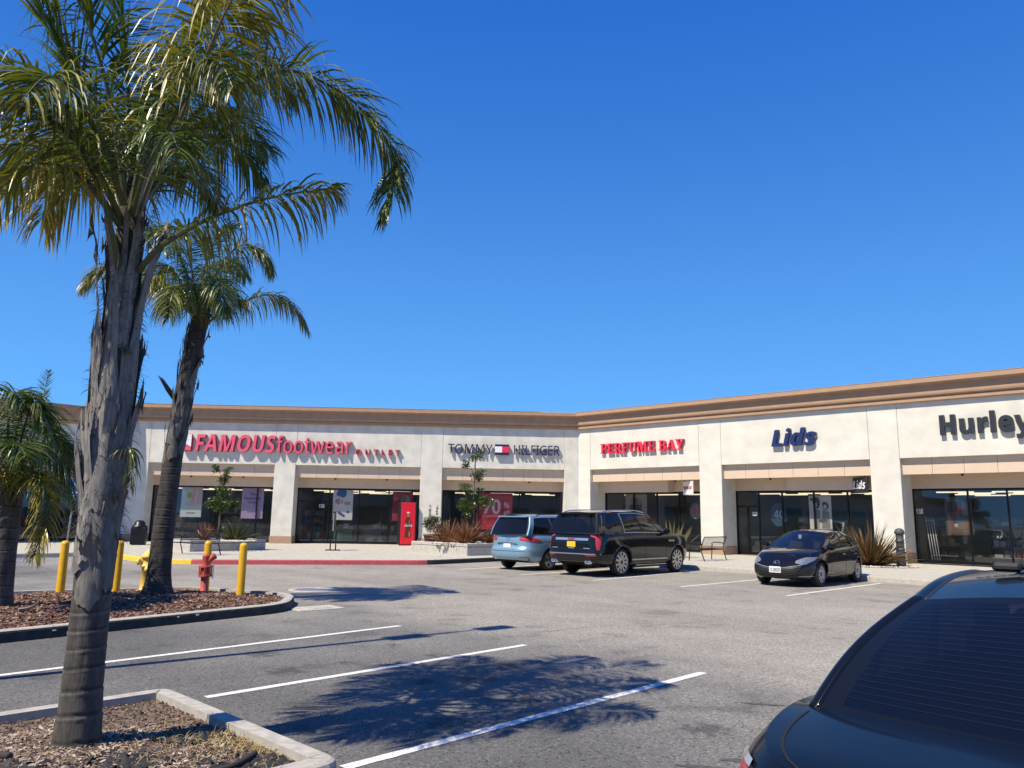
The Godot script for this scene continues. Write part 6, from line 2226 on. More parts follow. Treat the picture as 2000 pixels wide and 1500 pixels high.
	frond(crown, [Vector3(-0.10, 3.75, -0.17), Vector3(-0.30, 4.38, -0.63), Vector3(-0.46, 4.95, -1.00), Vector3(-0.53, 5.27, -1.30), Vector3(-0.58, 5.33, -1.62)], {"long": 0.58, "hue": 0.1, "dry": 0.05, "droop": 0.55, "bare": 0.2}, r)
	frond(crown, [Vector3(-0.11, 3.75, -0.17), Vector3(-0.47, 4.38, -0.54), Vector3(-0.78, 4.86, -0.83), Vector3(-1.00, 5.02, -1.05), Vector3(-1.21, 4.93, -1.28)], {"long": 0.58, "hue": 0.15, "dry": 0.05, "droop": 0.55, "bare": 0.2}, r)
	frond(crown, [Vector3(0.13, 1.88, 0.05), Vector3(0.18, 1.98, 0.09), Vector3(0.22, 1.95, 0.09), Vector3(0.23, 1.80, 0.08), Vector3(0.23, 1.70, 0.08)], {"long": 0.16, "hue": 0.45, "dry": 0.3, "droop": 0.9, "bare": 0.1, "wide": 0.018, "r0": 0.008}, r)
	frond(crown, [Vector3(-0.15, 3.83, -0.26), Vector3(-0.42, 4.35, -0.57), Vector3(-0.67, 4.73, -0.78), Vector3(-0.86, 4.70, -0.90), Vector3(-0.96, 4.48, -0.96)], {"long": 0.55, "hue": 0.2, "dry": 0.1, "droop": 0.7, "bare": 0.15}, r)
	frond(crown, [Vector3(-0.08, 3.75, -0.19), Vector3(-0.14, 4.24, -0.60), Vector3(-0.13, 4.54, -0.95), Vector3(-0.03, 4.57, -1.23), Vector3(0.06, 4.39, -1.39)], {"long": 0.5, "hue": 0.15, "dry": 0.1, "droop": 0.7, "bare": 0.15}, r)
	frond(crown, [Vector3(0.04, 3.73, 0.09), Vector3(0.13, 4.34, 0.16), Vector3(0.27, 4.77, 0.20), Vector3(0.40, 5.15, 0.13), Vector3(0.57, 5.40, 0.04), Vector3(0.78, 5.39, -0.07)], {"long": 0.55, "hue": 0.55, "dry": 0.2, "droop": 0.7, "bare": 0.3}, r)
	frond(crown, [Vector3(-0.01, 3.59, 0.12), Vector3(-0.15, 3.81, 0.42), Vector3(-0.24, 3.79, 0.69), Vector3(-0.32, 3.63, 0.85), Vector3(-0.35, 3.38, 0.97)], {"long": 0.56, "hue": 0.8, "dry": 0.2, "droop": 0.8, "bare": 0.2}, r)
	frond(crown, [Vector3(0.05, 3.69, 0.09), Vector3(0.27, 4.06, 0.31), Vector3(0.51, 4.28, 0.52), Vector3(0.71, 4.46, 0.64), Vector3(0.89, 4.46, 0.78), Vector3(1.04, 4.22, 0.92)], {"long": 0.55, "hue": 0.45, "dry": 0.2, "droop": 0.9, "bare": 0.25}, r)
	frond(crown, [Vector3(-0.03, 3.76, -0.09), Vector3(0.13, 4.28, -0.30), Vector3(0.35, 4.57, -0.52), Vector3(0.53, 4.59, -0.73), Vector3(0.66, 4.39, -0.80)], {"long": 0.55, "hue": 0.15, "dry": 0.1, "droop": 0.7, "bare": 0.2}, r)
	# ---- slimmer palm behind
	t = thing("palm_tree", "slimmer middle palm in the mulch bed, curving to the right", "palm", at(Vector3(-6.30, 0.12, -14.22)), "palms in the islands")
	var lean := Vector3(0.31, 0, -0.13)
	trunk(t, [[-0.05, 0.34], [0.10, 0.28], [0.25, 0.23], [0.5, 0.20], [1.0, 0.185], [2.0, 0.17], [2.6, 0.165]], lean, 5.3, 0.065, r)
	hairs(t, 300, 2.6, 4.9, 0.16, r, lean, 5.3)
	cam_az = atan2(13.98, 6.05)
	for k in 22:
		leaf_base(t, cam_az + r.randf_range(-1.9, 1.9), 2.45 + 0.095 * k, r.randf_range(0.5, 0.9), 0.22, 0.08, lerpf(0.168, 0.145, k / 21.0), r.randf_range(0.0, 0.05), r.randf_range(0.08, 0.17), r, lean, r.randf_range(-0.3, 0.3), 5.3)
	st = tool(true)
	st.set_color(Color(0.07, 0.06, 0.052))
	tube(st, [Vector3(0.08, 3.49, -0.03), Vector3(-0.09, 3.77, 0.13), Vector3(-0.17, 3.93, 0.23), Vector3(-0.23, 4.00, 0.28)], [0.05, 0.045, 0.03, 0.004], 7)
	put("leaf_base", st, M.bark, t)
	st = tool(true)
	lathe(st, [Vector2(0.155, 5.1), Vector2(0.14, 5.35), Vector2(0.09, 5.7), Vector2(0.03, 6.0)], 18, lean)
	put("fibrous_stem", st, M.fibre, t)
	crown = Node3D.new()
	crown.name = "crown"
	t.add_child(crown)
	frond(crown, [Vector3(0.28, 4.93, -0.12), Vector3(0.64, 5.32, -0.18), Vector3(0.99, 5.55, -0.27), Vector3(1.34, 5.74, -0.38), Vector3(1.65, 5.76, -0.51), Vector3(1.96, 5.54, -0.65), Vector3(2.19, 5.15, -0.75)], {"long": 0.62, "hue": 0.5, "dry": 0.6, "droop": 0.8, "bare": 0.12, "wide": 0.03, "gap": 0.022}, r)
	frond(crown, [Vector3(0.27, 5.19, -0.01), Vector3(-0.00, 5.55, 0.44), Vector3(-0.25, 5.69, 0.77), Vector3(-0.38, 5.51, 1.04), Vector3(-0.42, 5.19, 1.17)], {"long": 0.7, "hue": 0.6, "dry": 0.2, "droop": 0.7, "bare": 0.15, "wide": 0.032}, r)
	frond(crown, [Vector3(0.19, 5.20, -0.09), Vector3(-0.43, 5.87, 0.19), Vector3(-1.00, 6.03, 0.44), Vector3(-1.37, 5.87, 0.61), Vector3(-1.54, 5.55, 0.68)], {"long": 0.6, "hue": 0.55, "dry": 0.6, "droop": 0.6, "bare": 0.15, "wide": 0.03}, r)
	frond(crown, [Vector3(0.26, 5.42, -0.12), Vector3(0.58, 6.25, -0.15), Vector3(0.93, 6.70, -0.19), Vector3(1.32, 6.62, -0.25), Vector3(1.52, 6.23, -0.34)], {"long": 0.66, "hue": 0.35, "dry": 0.2, "droop": 0.7, "bare": 0.15, "wide": 0.032}, r)
	frond(crown, [Vector3(0.27, 5.39, -0.01), Vector3(0.22, 6.25, 0.45), Vector3(0.23, 6.59, 0.88), Vector3(0.21, 6.45, 1.22), Vector3(0.25, 5.96, 1.53)], {"long": 0.66, "hue": 0.2, "dry": 0.1, "droop": 0.6, "bare": 0.15, "wide": 0.032}, r)
	frond(crown, [Vector3(0.21, 5.41, -0.09), Vector3(-0.22, 6.44, -0.12), Vector3(-0.68, 6.96, -0.14), Vector3(-1.09, 6.87, -0.17), Vector3(-1.35, 6.44, -0.17)], {"long": 0.66, "hue": 0.25, "dry": 0.1, "droop": 0.6, "bare": 0.15, "wide": 0.032}, r)
	frond(crown, [Vector3(0.35, 5.27, 0.06), Vector3(0.67, 5.65, 0.47), Vector3(0.89, 5.73, 0.70), Vector3(1.09, 5.42, 0.94), Vector3(1.19, 5.03, 1.00)], {"long": 0.62, "hue": 0.2, "dry": 0.1, "droop": 0.7, "bare": 0.1, "wide": 0.032}, r)
	frond(crown, [Vector3(0.29, 5.29, -0.02), Vector3(0.32, 5.57, 0.41), Vector3(0.27, 5.53, 0.86), Vector3(0.30, 5.24, 1.18), Vector3(0.33, 4.85, 1.27)], {"long": 0.62, "hue": 0.35, "dry": 0.2, "droop": 0.7, "bare": 0.1, "wide": 0.032}, r)
	frond(crown, [Vector3(0.18, 5.36, -0.30), Vector3(0.25, 6.24, -0.77), Vector3(0.35, 6.73, -1.25), Vector3(0.54, 6.53, -1.66)], {"long": 0.62, "hue": 0.15, "dry": 0.1, "droop": 0.7, "bare": 0.1, "wide": 0.032}, r)
	frond(crown, [Vector3(0.16, 5.36, -0.29), Vector3(-0.36, 6.14, -0.50), Vector3(-0.80, 6.43, -0.74), Vector3(-1.16, 6.15, -0.91)], {"long": 0.62, "hue": 0.15, "dry": 0.1, "droop": 0.7, "bare": 0.1, "wide": 0.032}, r)
	frond(crown, [Vector3(0.27, 5.22, 0.05), Vector3(0.17, 5.43, 0.36), Vector3(0.05, 5.40, 0.63), Vector3(-0.03, 5.15, 0.83)], {"long": 0.72, "hue": 0.35, "dry": 0.15, "droop": 1.0, "bare": 0.05, "wide": 0.03}, r)
	frond(crown, [Vector3(0.30, 5.26, 0.03), Vector3(0.48, 5.49, 0.33), Vector3(0.65, 5.54, 0.53), Vector3(0.82, 5.29, 0.73)], {"long": 0.72, "hue": 0.15, "dry": 0.1, "droop": 1.0, "bare": 0.05, "wide": 0.03}, r)
	frond(crown, [Vector3(0.16, 5.33, -0.24), Vector3(-0.04, 5.84, -0.53), Vector3(-0.21, 6.08, -0.78), Vector3(-0.36, 5.88, -1.04)], {"long": 0.72, "hue": 0.1, "dry": 0.1, "droop": 1.0, "bare": 0.05, "wide": 0.03}, r)
	frond(crown, [Vector3(0.26, 5.28, -0.06), Vector3(0.53, 5.68, -0.13), Vector3(0.82, 5.79, -0.14), Vector3(1.03, 5.59, -0.13)], {"long": 0.72, "hue": 0.2, "dry": 0.1, "droop": 1.0, "bare": 0.05, "wide": 0.03}, r)
	frond(crown, [Vector3(0.23, 5.36, -0.10), Vector3(0.25, 6.27, -0.22), Vector3(0.38, 6.97, -0.39), Vector3(0.59, 7.22, -0.59)], {"long": 0.66, "hue": 0.15, "dry": 0.1, "droop": 0.5, "bare": 0.15, "wide": 0.03}, r)
	# ---- young palm at the left edge
	t = thing("palm_tree", "short young palm with bushy drooping crown at the left edge", "palm", at(Vector3(-7.74, 0.12, -12.04)), "palms in the islands")
	trunk(t, [[-0.05, 0.25], [0.1, 0.22], [0.4, 0.19], [1.0, 0.175], [1.9, 0.165]], Vector3(0.0, 0, 0), 1.9, 0.11, r)
	st = tool(true)
	lathe(st, [Vector2(0.17, 1.8), Vector2(0.15, 2.1), Vector2(0.08, 2.5)], 20)
	put("fibrous_stem", st, M.fibre, t)
	crown = Node3D.new()
	crown.name = "crown"
	t.add_child(crown)
	frond(crown, [Vector3(0.12, 1.60, 0.16), Vector3(0.39, 1.91, 0.35), Vector3(0.65, 1.98, 0.47), Vector3(0.85, 1.79, 0.52), Vector3(0.94, 1.42, 0.59), Vector3(0.93, 1.09, 0.65), Vector3(0.90, 0.84, 0.67)], {"long": 0.48, "hue": 0.85, "dry": 0.15, "droop": 0.45, "bare": 0.15, "wide": 0.028, "gap": 0.02}, r)
	frond(crown, [Vector3(0.09, 1.60, 0.18), Vector3(0.13, 2.01, 0.51), Vector3(0.13, 2.07, 0.75), Vector3(0.14, 1.77, 0.98)], {"long": 0.5, "hue": 0.85, "dry": 0.1, "droop": 0.45, "bare": 0.15, "wide": 0.028}, r)
	frond(crown, [Vector3(-0.00, 1.72, 0.00), Vector3(0.13, 2.44, -0.09), Vector3(0.21, 2.94, -0.13), Vector3(0.23, 3.31, -0.15), Vector3(0.25, 3.73, -0.16)], {"long": 0.16, "hue": 0.1, "dry": 0.1, "droop": 0.0, "bare": 0.72, "wide": 0.02, "stalk": Color(0.30, 0.29, 0.25), "r0": 0.022}, r)
	frond(crown, [Vector3(-0.01, 1.72, 0.01), Vector3(0.09, 2.59, 0.06), Vector3(0.21, 3.07, 0.10), Vector3(0.38, 3.07, 0.11), Vector3(0.62, 2.60, 0.08)], {"long": 0.62, "hue": 0.25, "dry": 0.1, "droop": 0.5, "bare": 0.2, "wide": 0.03}, r)
	frond(crown, [Vector3(-0.05, 1.72, 0.03), Vector3(0.00, 2.57, 0.24), Vector3(0.03, 3.11, 0.33), Vector3(0.13, 3.30, 0.39), Vector3(0.34, 3.09, 0.50)], {"long": 0.62, "hue": 0.25, "dry": 0.1, "droop": 0.5, "bare": 0.2, "wide": 0.03}, r)
	frond(crown, [Vector3(-0.06, 1.72, 0.04), Vector3(-0.21, 2.49, 0.26), Vector3(-0.33, 2.86, 0.45), Vector3(-0.42, 2.75, 0.63)], {"long": 0.62, "hue": 0.2, "dry": 0.1, "droop": 0.5, "bare": 0.2, "wide": 0.03}, r)
	frond(crown, [Vector3(-0.04, 1.68, -0.09), Vector3(0.13, 2.30, -0.32), Vector3(0.26, 2.65, -0.52), Vector3(0.44, 2.50, -0.76), Vector3(0.60, 2.00, -0.86)], {"long": 0.65, "hue": 0.15, "dry": 0.05, "droop": 0.6, "bare": 0.15, "wide": 0.03}, r)
	frond(crown, [Vector3(0.06, 1.68, 0.08), Vector3(0.29, 2.19, 0.05), Vector3(0.53, 2.36, 0.02), Vector3(0.77, 2.13, -0.02), Vector3(0.90, 1.66, -0.10)], {"long": 0.6, "hue": 0.15, "dry": 0.05, "droop": 0.6, "bare": 0.15, "wide": 0.03}, r)
	frond(crown, [Vector3(-0.13, 1.68, -0.15), Vector3(-0.19, 2.47, -0.47), Vector3(-0.21, 2.93, -0.82), Vector3(-0.13, 2.80, -1.23), Vector3(0.01, 2.29, -1.55)], {"long": 0.65, "hue": 0.12, "dry": 0.05, "droop": 0.6, "bare": 0.15, "wide": 0.03}, r)
	frond(crown, [Vector3(0.08, 1.68, 0.18), Vector3(0.30, 2.24, 0.52), Vector3(0.50, 2.45, 0.75), Vector3(0.75, 2.29, 0.94)], {"long": 0.6, "hue": 0.12, "dry": 0.05, "droop": 0.5, "bare": 0.15, "wide": 0.03}, r)
	frond(crown, [Vector3(-0.13, 1.68, -0.15), Vector3(-0.51, 2.46, -0.39), Vector3(-0.77, 2.81, -0.58), Vector3(-0.98, 2.66, -0.80)], {"long": 0.6, "hue": 0.12, "dry": 0.05, "droop": 0.5, "bare": 0.15, "wide": 0.03}, r)
	frond(crown, [Vector3(0.05, 1.72, 0.09), Vector3(0.32, 2.07, 0.15), Vector3(0.60, 2.03, 0.21), Vector3(0.80, 1.61, 0.20)], {"long": 0.55, "hue": 0.25, "dry": 0.1, "droop": 0.7, "bare": 0.1, "wide": 0.028}, r)
	frond(crown, [Vector3(-0.12, 1.72, -0.16), Vector3(-0.04, 2.39, -0.45), Vector3(0.16, 2.33, -0.82), Vector3(0.31, 1.84, -1.03)], {"long": 0.6, "hue": 0.15, "dry": 0.1, "droop": 0.8, "bare": 0.1, "wide": 0.028}, r)
	frond(crown, [Vector3(0.06, 1.71, 0.20), Vector3(0.09, 2.24, 0.54), Vector3(0.23, 2.44, 0.80), Vector3(0.47, 2.21, 1.01)], {"long": 0.6, "hue": 0.3, "dry": 0.1, "droop": 0.7, "bare": 0.1, "wide": 0.028}, r)
	frond(crown, [Vector3(-0.02, 1.72, 0.02), Vector3(-0.03, 2.67, 0.02), Vector3(0.04, 3.17, -0.03), Vector3(0.18, 3.26, -0.11), Vector3(0.32, 3.03, -0.20)], {"long": 0.55, "hue": 0.2, "dry": 0.1, "droop": 0.6, "bare": 0.2, "wide": 0.028}, r)

# ---------------------------------------------------------------- small plants
# sword-leaved clump
func flax(label: String, p: Vector3, h: float, n: int, c0: Color, c1: Color, wide: float, spread: float, group := "sword-leaved plants") -> void:
	var r := RandomNumberGenerator.new()
	r.seed = int(p.x * 100.0) + n
	var t := thing("flax_plant", label, "plant", at(p), group)
	for k in 3:
		var st := tool()
		for i in n / 3:
			var an := r.randf() * TAU
			var tilt := pow(r.randf(), 0.7) * spread
			var d := Vector3(cos(an) * sin(tilt), cos(tilt), sin(an) * sin(tilt))
			var base := Vector3(cos(an), 0, sin(an)) * r.randf_range(0.0, 0.16 * h)
			var c := c0.lerp(c1, r.randf())
			c = c * r.randf_range(0.65, 1.3)
			c.a = 1.0
			leaflet(st, base, d, h * r.randf_range(0.65, 1.1), wide * r.randf_range(0.7, 1.2), 0.16 * tilt * r.randf_range(0.3, 1.5), c, c.lerp(c1, 0.4), r)
		put("blades", st, M.leaf, t)

# broadleaf crown: small leaf faces in clumps along twigs
func leaf_cloud(st: SurfaceTool, c: Vector3, rad: Vector3, n: int, size: float, c0: Color, c1: Color, r: RandomNumberGenerator) -> void:
	for i in n:
		var d := Vector3(r.randfn(), r.randfn(), r.randfn()).normalized() * pow(r.randf(), 0.45)
		var p := c + d * rad
		var a := Vector3(r.randfn(), r.randfn() * 0.6, r.randfn()).normalized()
		var b := a.cross(Vector3(r.randfn(), r.randfn(), r.randfn())).normalized()
		var s := size * r.randf_range(0.6, 1.3)
		var col := c0.lerp(c1, r.randf())
		var q := [p - a * s, p + b * s * 0.45, p + a * s, p - b * s * 0.45]
		for k in [0, 1, 2, 0, 2, 3]:
			st.set_color(col)
			st.add_vertex(q[k])

func young_tree(label: String, p: Vector3, h: float, clumps: Array, r: RandomNumberGenerator) -> void:
	var t := thing("young_tree", label, "tree", at(p), "young trees in the planters")
	var st := tool(true)
	tube(st, [Vector3.ZERO, Vector3(0.03, h * 0.25, 0.01), Vector3(0.0, h * 0.55, 0), Vector3(0.04, h * 0.8, 0), Vector3(0.05, h * 0.97, 0)], [0.05, 0.04, 0.03, 0.016, 0.006], 8)
	put("trunk", st, mat(Color(0.13, 0.105, 0.08), 0.9), t)
	var crown := Node3D.new()
	crown.name = "crown"
	t.add_child(crown)
	st = tool(true)
	for c in clumps:
		tube(st, [Vector3(0.01, maxf(h * 0.3, (c[0] as Vector3).y - 0.5), 0), (c[0] as Vector3) * Vector3(0.6, 1, 0.6) - Vector3(0, 0.12, 0), c[0]], [0.014, 0.009, 0.004], 5)
	put("limbs", st, mat(Color(0.11, 0.09, 0.07), 0.9), crown)
	for c in clumps:
		st = tool()
		for k in 3:
			var q: Vector3 = c[0] + Vector3(r.randf_range(-1, 1), r.randf_range(-1, 1), r.randf_range(-1, 1)) * c[1] * 0.55
			leaf_cloud(st, q, Vector3(c[1], c[1] * 0.75, c[1]) * 0.62, int(c[2] / 3), 0.055, Color(0.035, 0.065, 0.014), Color(0.10, 0.14, 0.03), r)
		put("leaf_clump", st, M.leaf, crown)

func make_plants() -> void:
	var r := RandomNumberGenerator.new()
	r.seed = 12
	var bronze := Color(0.20, 0.085, 0.045)
	var olive := Color(0.13, 0.12, 0.045)
	flax("large spiky flax with bronze and olive blades right of the sedan", Vector3(12.75, 0.15, -27.75), 1.62, 430, Color(0.20, 0.085, 0.055), Color(0.13, 0.11, 0.045), 0.062, 1.3)
	flax("spiky flax with pale blades half hidden behind the SUV bonnet", Vector3(6.5, 0.15, -31.6), 1.5, 90, Color(0.30, 0.22, 0.13), olive, 0.075, 0.8)
	var A := Vector3(-1.62, 0.55, -30.2)
	var u := Vector3(-0.731, 0, -0.682)
	var v := Vector3(0.682, 0, -0.731)
	flax("copper flax nearest the potted shrub in the right planter", A + u * 1.95 + v * 0.65, 1.05, 170, bronze, Color(0.26, 0.13, 0.07), 0.045, 1.15)
	flax("copper flax at the planter corner beside the minivan", A + u * 0.85 + v * 0.7, 1.10, 210, Color(0.27, 0.12, 0.06), Color(0.22, 0.10, 0.06), 0.05, 1.3)
	flax("low dark flax behind the minivan tail in the planter", A + u * 0.4 + v * 1.7, 0.8, 110, Color(0.12, 0.07, 0.045), bronze, 0.04, 1.4)
	var B := Vector3(-12.2, 0.52, -30.0)
	flax("small copper flax behind the slatted bench", B + Vector3(0.1, 0, -1.1), 0.75, 60, bronze, Color(0.28, 0.12, 0.06), 0.05, 0.9)
	flax("green grassy clump in the left planter", B + Vector3(1.05, 0, -1.9), 1.05, 190, Color(0.06, 0.08, 0.03), Color(0.13, 0.13, 0.05), 0.035, 1.25)
	young_tree("slender young tree in the planter before the red poster", A + u * 1.05 + v * 1.3, 3.75, [
		[Vector3(0.05, 3.55, 0), 0.34, 220], [Vector3(-0.28, 3.25, 0.1), 0.26, 150], [Vector3(0.1, 2.75, 0), 0.42, 330], [Vector3(-0.35, 2.2, 0.1), 0.42, 330], [Vector3(0.35, 1.95, -0.1), 0.42, 330], [Vector3(-0.45, 1.55, 0.1), 0.40, 300], [Vector3(0.5, 1.6, 0.1), 0.40, 280], [Vector3(-0.1, 1.35, 0.2), 0.40, 280], [Vector3(0.0, 1.9, -0.3), 0.4, 260]], r)
	young_tree("rounded young tree with bare lower stem behind the slatted bench", B + Vector3(0.45, 0, -1.55), 3.0, [
		[Vector3(-0.2, 2.85, 0), 0.28, 170], [Vector3(0.2, 2.8, 0), 0.22, 120], [Vector3(0.02, 2.4, 0), 0.36, 300], [Vector3(-0.05, 2.0, 0.1), 0.42, 380], [Vector3(-0.36, 1.65, 0), 0.38, 330], [Vector3(0.36, 1.7, 0.1), 0.40, 330], [Vector3(0.0, 1.45, 0), 0.38, 330], [Vector3(0.62, 1.5, 0), 0.28, 160], [Vector3(-0.1, 1.75, -0.35), 0.36, 260]], r)
	# clipped shrub in a brown pot
	var t := thing("potted_shrub", "round dark shrub in a brown pot at the planter end", "shrub", at(A + u * 2.85 + v * 0.8), "")
	var st := tool(true)
	lathe(st, [Vector2(0.36, -0.05), Vector2(0.44, 0.28), Vector2(0.47, 0.29), Vector2(0.47, 0.34), Vector2(0.41, 0.34), Vector2(0.38, 0.22), Vector2(0.0, 0.22)], 24)
	put("pot", st, M.pot, t)
	st = tool()
	for k in 26:
		var an := r.randf() * TAU
		var q := Vector3(cos(an) * r.randf_range(0.1, 0.62), r.randf_range(0.40, 1.0), sin(an) * r.randf_range(0.1, 0.6))
		leaf_cloud(st, q, Vector3(0.2, 0.17, 0.2), 110, 0.035, Color(0.022, 0.035, 0.010), Color(0.075, 0.085, 0.022), r)
	for k in 2:
		leaf_cloud(st, Vector3(-0.2 + 0.3 * k, 1.3, 0), Vector3(0.06, 0.28, 0.06), 120, 0.03, Color(0.022, 0.035, 0.010), Color(0.06, 0.08, 0.02), r)
	put("foliage", st, M.leaf, t)

# ---------------------------------------------------------------- loose matter on the beds
func inside_bed(k: int, p: Vector2) -> bool:
	return Geometry2D.is_point_in_polygon(p, beds[k].poly)

func scatter(called: String, label: String, k: int, n: int, mesh: Mesh, m: Material, lo: Vector2, hi: Vector2, size: Vector2, flat: float, tones: Array, r: RandomNumberGenerator, near := Vector2.INF) -> void:
	var mm := MultiMesh.new()
	mm.transform_format = MultiMesh.TRANSFORM_3D
	mm.use_colors = true
	mm.mesh = mesh
	var xf := []
	var tries := 0
	while xf.size() < n and tries < n * 6:
		tries += 1
		var p := Vector2(r.randf_range(lo.x, hi.x), r.randf_range(lo.y, hi.y))
		if not inside_bed(k, p): continue
		if near != Vector2.INF and p.distance_to(near) > 0.95 + 0.4 * sin(p.x * 9.0): continue
		var b := Basis(Vector3.UP, r.randf() * TAU) * Basis(Vector3.RIGHT, r.randfn() * flat) * Basis(Vector3.BACK, r.randfn() * flat)
		var s := r.randf_range(size.x, size.y)
		xf.append(Transform3D(b.scaled_local(Vector3(s, s * r.randf_range(0.5, 1.0), s * r.randf_range(0.6, 1.3))), Vector3(p.x, bed_height(k, p) + 0.006 + r.randf() * 0.012, p.y)))
	mm.instance_count = xf.size()
	for i in xf.size():
		mm.set_instance_transform(i, xf[i])
		var c: Color = tones[r.randi() % tones.size()]
		mm.set_instance_color(i, c * r.randf_range(0.7, 1.3))
	var o := MultiMeshInstance3D.new()
	o.name = numbered(called)
	o.multimesh = mm
	o.material_override = m
	add_child(o)
	tag(o, label, "", "", "stuff")

func chip_mesh() -> ArrayMesh:
	var st := tool()
	prism(st, PackedVector2Array([Vector2(-1.0, -0.28), Vector2(0.2, -0.36), Vector2(1.0, -0.1), Vector2(0.8, 0.3), Vector2(-0.5, 0.34)]), 0.18, Transform3D(Basis(Vector3.RIGHT, PI / 2), Vector3.ZERO))
	return done(st)

func cloth_at(t: Node3D, fn: FastNoiseLite, i: int, j: int, n: int, size: float) -> Vector3:
	var q := Vector2(i - n / 2.0, j - n / 2.0) / n * 2.0 * size
	var w := t.transform * Vector3(q.x, 0, q.y)
	return Vector3(q.x, bed_height(0, Vector2(w.x, w.z)) + 0.004 + 0.06 * maxf(0.0, fn.get_noise_2d(q.x * 3.0, q.y * 3.0) + 0.1), q.y)

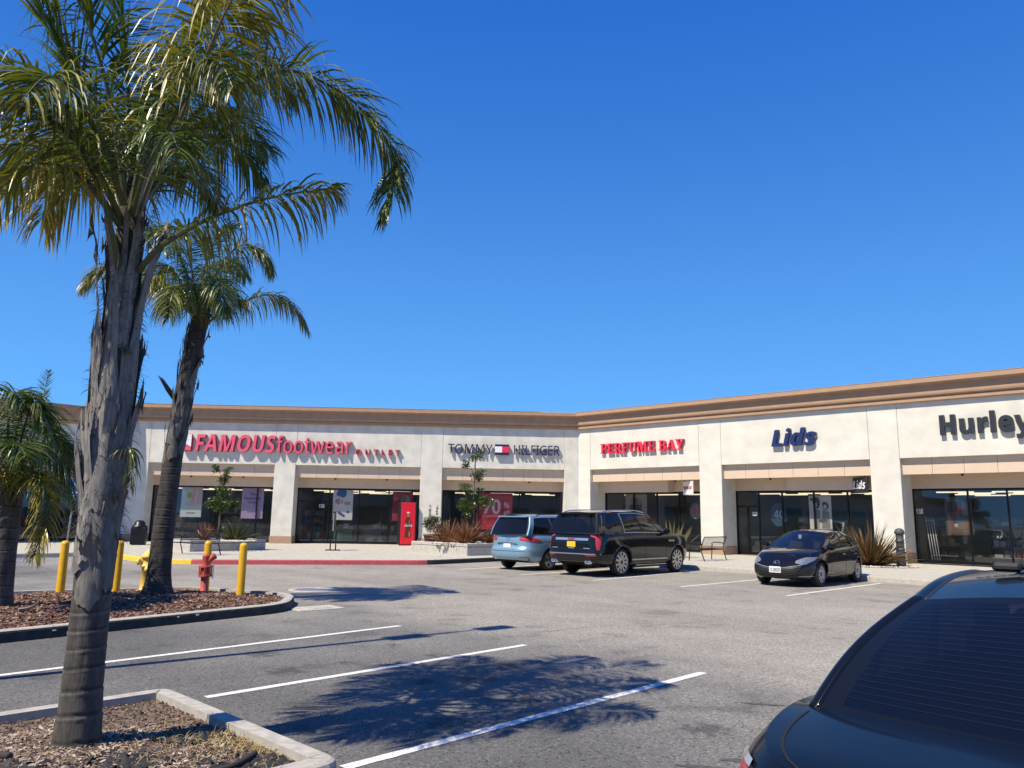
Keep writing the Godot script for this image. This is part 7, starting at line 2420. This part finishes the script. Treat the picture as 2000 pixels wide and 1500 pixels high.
func make_litter() -> void:
	var r := RandomNumberGenerator.new()
	r.seed = 91
	var chip := chip_mesh()
	scatter("mulch_chips", "red-brown bark mulch covering the far bed", 1, 26000, chip, M.chip, Vector2(-10.5, -16.4), Vector2(-3.7, -7.5), Vector2(0.022, 0.055), 0.35, [Color(0.20, 0.10, 0.065), Color(0.12, 0.055, 0.035), Color(0.27, 0.16, 0.11), Color(0.07, 0.04, 0.03), Color(0.34, 0.24, 0.18)], r)
	scatter("soil_litter", "dry chips and leaf scraps strewn over the near bed", 0, 16000, chip, M.chip, Vector2(-4.6, -7.1), Vector2(-0.9, -3.6), Vector2(0.005, 0.018), 0.4, [Color(0.20, 0.13, 0.09), Color(0.11, 0.07, 0.05), Color(0.30, 0.22, 0.16), Color(0.05, 0.038, 0.033), Color(0.15, 0.09, 0.065)], r)
	scatter("pale_litter", "pale dry palm litter round the near palm", 0, 3000, chip, M.chip, Vector2(-4.2, -6.3), Vector2(-1.4, -4.0), Vector2(0.008, 0.028), 0.3, [Color(0.40, 0.32, 0.25), Color(0.45, 0.37, 0.29), Color(0.30, 0.225, 0.17)], r, Vector2(-2.85, -4.75))
	# dry grass
	var st := tool()
	for i in 2600:
		var p := Vector2(-1.75 + r.randfn() * 0.26, -5.62 + r.randfn() * 0.16) if r.randf() < 0.8 else Vector2(r.randf_range(-2.6, -1.2), r.randf_range(-6.2, -5.0))
		if not inside_bed(0, p): continue
		var b := Vector3(p.x, bed_height(0, p), p.y)
		var d := Vector3(r.randfn() * 0.6, r.randf_range(0.25, 0.9), r.randfn() * 0.6).normalized()
		var c := Color(0.46, 0.36, 0.15).lerp(Color(0.36, 0.27, 0.13), r.randf())
		leaflet(st, b, d, r.randf_range(0.05, 0.12), 0.004, 0.8, c, c, r)
	var g := put("dry_grass", st, M.chip, self)
	tag(g, "straw-coloured dry grass in the near bed", "", "", "stuff")
	for w in [[-1.25, -5.02, "small green weed at the near bed corner"], [-1.42, -4.93, "low grey-green weed beside the near kerb"]]:
		var t := thing("weed", w[2], "weed", at(Vector3(w[0], bed_height(0, Vector2(w[0], w[1])), w[1])), "weeds in the near bed")
		st = tool()
		for i in 46:
			var an := r.randf() * TAU
			leaflet(st, Vector3.ZERO, Vector3(cos(an), r.randf_range(0.3, 1.6), sin(an)), r.randf_range(0.06, 0.15), 0.012, 0.4, Color(0.09, 0.11, 0.04), Color(0.20, 0.20, 0.08), r)
		put("blades", st, M.leaf, t)
	# torn weed-control cloth
	var sheets := [[-2.10, -5.62, 0.30, "torn black weed cloth scrap beside the dry grass"], [-1.30, -5.20, 0.42, "largest torn black weed cloth along the near kerb"], [-1.75, -4.95, 0.34, "torn black weed cloth in front of the dark root"], [-2.35, -5.05, 0.30, "crumpled black weed cloth right of the near palm"], [-2.9, -4.75, 0.3, "crumpled black weed cloth at the lower left"]]
	for s in sheets:
		var t := thing("weed_cloth", s[3], "cloth", at(Vector3(s[0], 0, s[1]), r.randf() * TAU), "torn weed cloth")
		var n := 24
		var fn := FastNoiseLite.new(); fn.seed = r.randi() % 999; fn.frequency = 4.0
		st = tool(true)
		for i in n:
			for j in n:
				var c := Vector2(i + 0.5 - n / 2.0, j + 0.5 - n / 2.0) / n * 2.0
				if c.length() > 0.62 + 0.9 * fn.get_noise_2d(c.x * 0.6 + 7.0, c.y * 0.6): continue
				var w := t.transform * Vector3(c.x * s[2], 0, c.y * s[2])
				if not inside_bed(0, Vector2(w.x, w.z)): continue
				quad(st, cloth_at(t, fn, i, j, n, s[2]), cloth_at(t, fn, i, j + 1, n, s[2]), cloth_at(t, fn, i + 1, j + 1, n, s[2]), cloth_at(t, fn, i + 1, j, n, s[2]))
		put("sheet", st, M.fabric, t)
	# dark roots and stalks lying on the bed
	for k in [[[-2.45, -4.55], [-2.0, -4.72], [-1.72, -5.02], [-1.62, -5.30], "long dark stalk curving across the near bed"], [[-3.25, -4.9], [-2.95, -4.75], [-2.6, -4.72], [-2.3, -4.8], "dark stalk lying in front of the near palm"], [[-3.5, -5.3], [-3.3, -5.15], [-3.15, -5.1], [-3.05, -5.05], "short dark stalk left of the near palm"]]:
		var pts := []
		for q in 4: pts.append(Vector3(k[q][0], bed_height(0, Vector2(k[q][0], k[q][1])) + 0.03, k[q][1]))
		var t := thing("fallen_stalk", k[4], "stalk", Transform3D(), "stalks on the near bed")
		st = tool(true)
		tube(st, spline(pts, 8), 0.022, 7)
		put("stem", st, mat(Color(0.035, 0.03, 0.027), 0.85), t)
	var shell := thing("fallen_leaf_base", "pale curled dry leaf base lying on the far mulch", "leaf base", at(Vector3(-6.95, bed_height(1, Vector2(-6.95, -11.55)) + 0.02, -11.55), 0.6))
	var srows := []
	for i in 9:
		var row := PackedVector3Array()
		for j in 9:
			var q := -1.0 + j / 4.0
			row.append(Vector3(-0.13 + i * 0.032, 0.05 * q * q + 0.12 * pow(i / 8.0, 3.0) - 0.01, q * lerpf(0.07, 0.012, i / 8.0)))
		srows.append(row)
	st = tool(true)
	grid(st, srows)
	put("sheath", st, mat(Color(0.34, 0.27, 0.22), 0.85), shell)
	# white pebbles round the spiky plant and on the planter soil
	var peb := SphereMesh.new(); peb.radius = 0.5; peb.height = 0.7; peb.radial_segments = 8; peb.rings = 4
	for q in [[Vector3(13.0, 0.155, -27.45), Vector2(1.2, 0.75), 420, "white pebbles round the spiky plant on the pavement"], [Vector3(-11.1, 0.53, -31.6), Vector2(0.9, 1.1), 300, "white pebbles on the left planter soil"], [Vector3(-1.9, 0.575, -31.6), Vector2(1.2, 1.0), 360, "white pebbles on the right planter soil"]]:
		var mm := MultiMesh.new()
		mm.transform_format = MultiMesh.TRANSFORM_3D
		mm.mesh = peb
		mm.instance_count = q[2]
		for i in int(q[2]):
			var an := r.randf() * TAU
			var d := sqrt(r.randf())
			var s := r.randf_range(0.05, 0.13)
			mm.set_instance_transform(i, Transform3D(Basis(Vector3.UP, r.randf() * TAU).scaled(Vector3(s, s * 0.7, s)), (q[0] as Vector3) + Vector3(cos(an) * d * q[1].x, s * 0.15, sin(an) * d * q[1].y)))
		var o := MultiMeshInstance3D.new()
		o.name = numbered("pebbles")
		o.multimesh = mm
		o.material_override = M.pebble
		add_child(o)
		tag(o, q[3], "", "", "stuff")
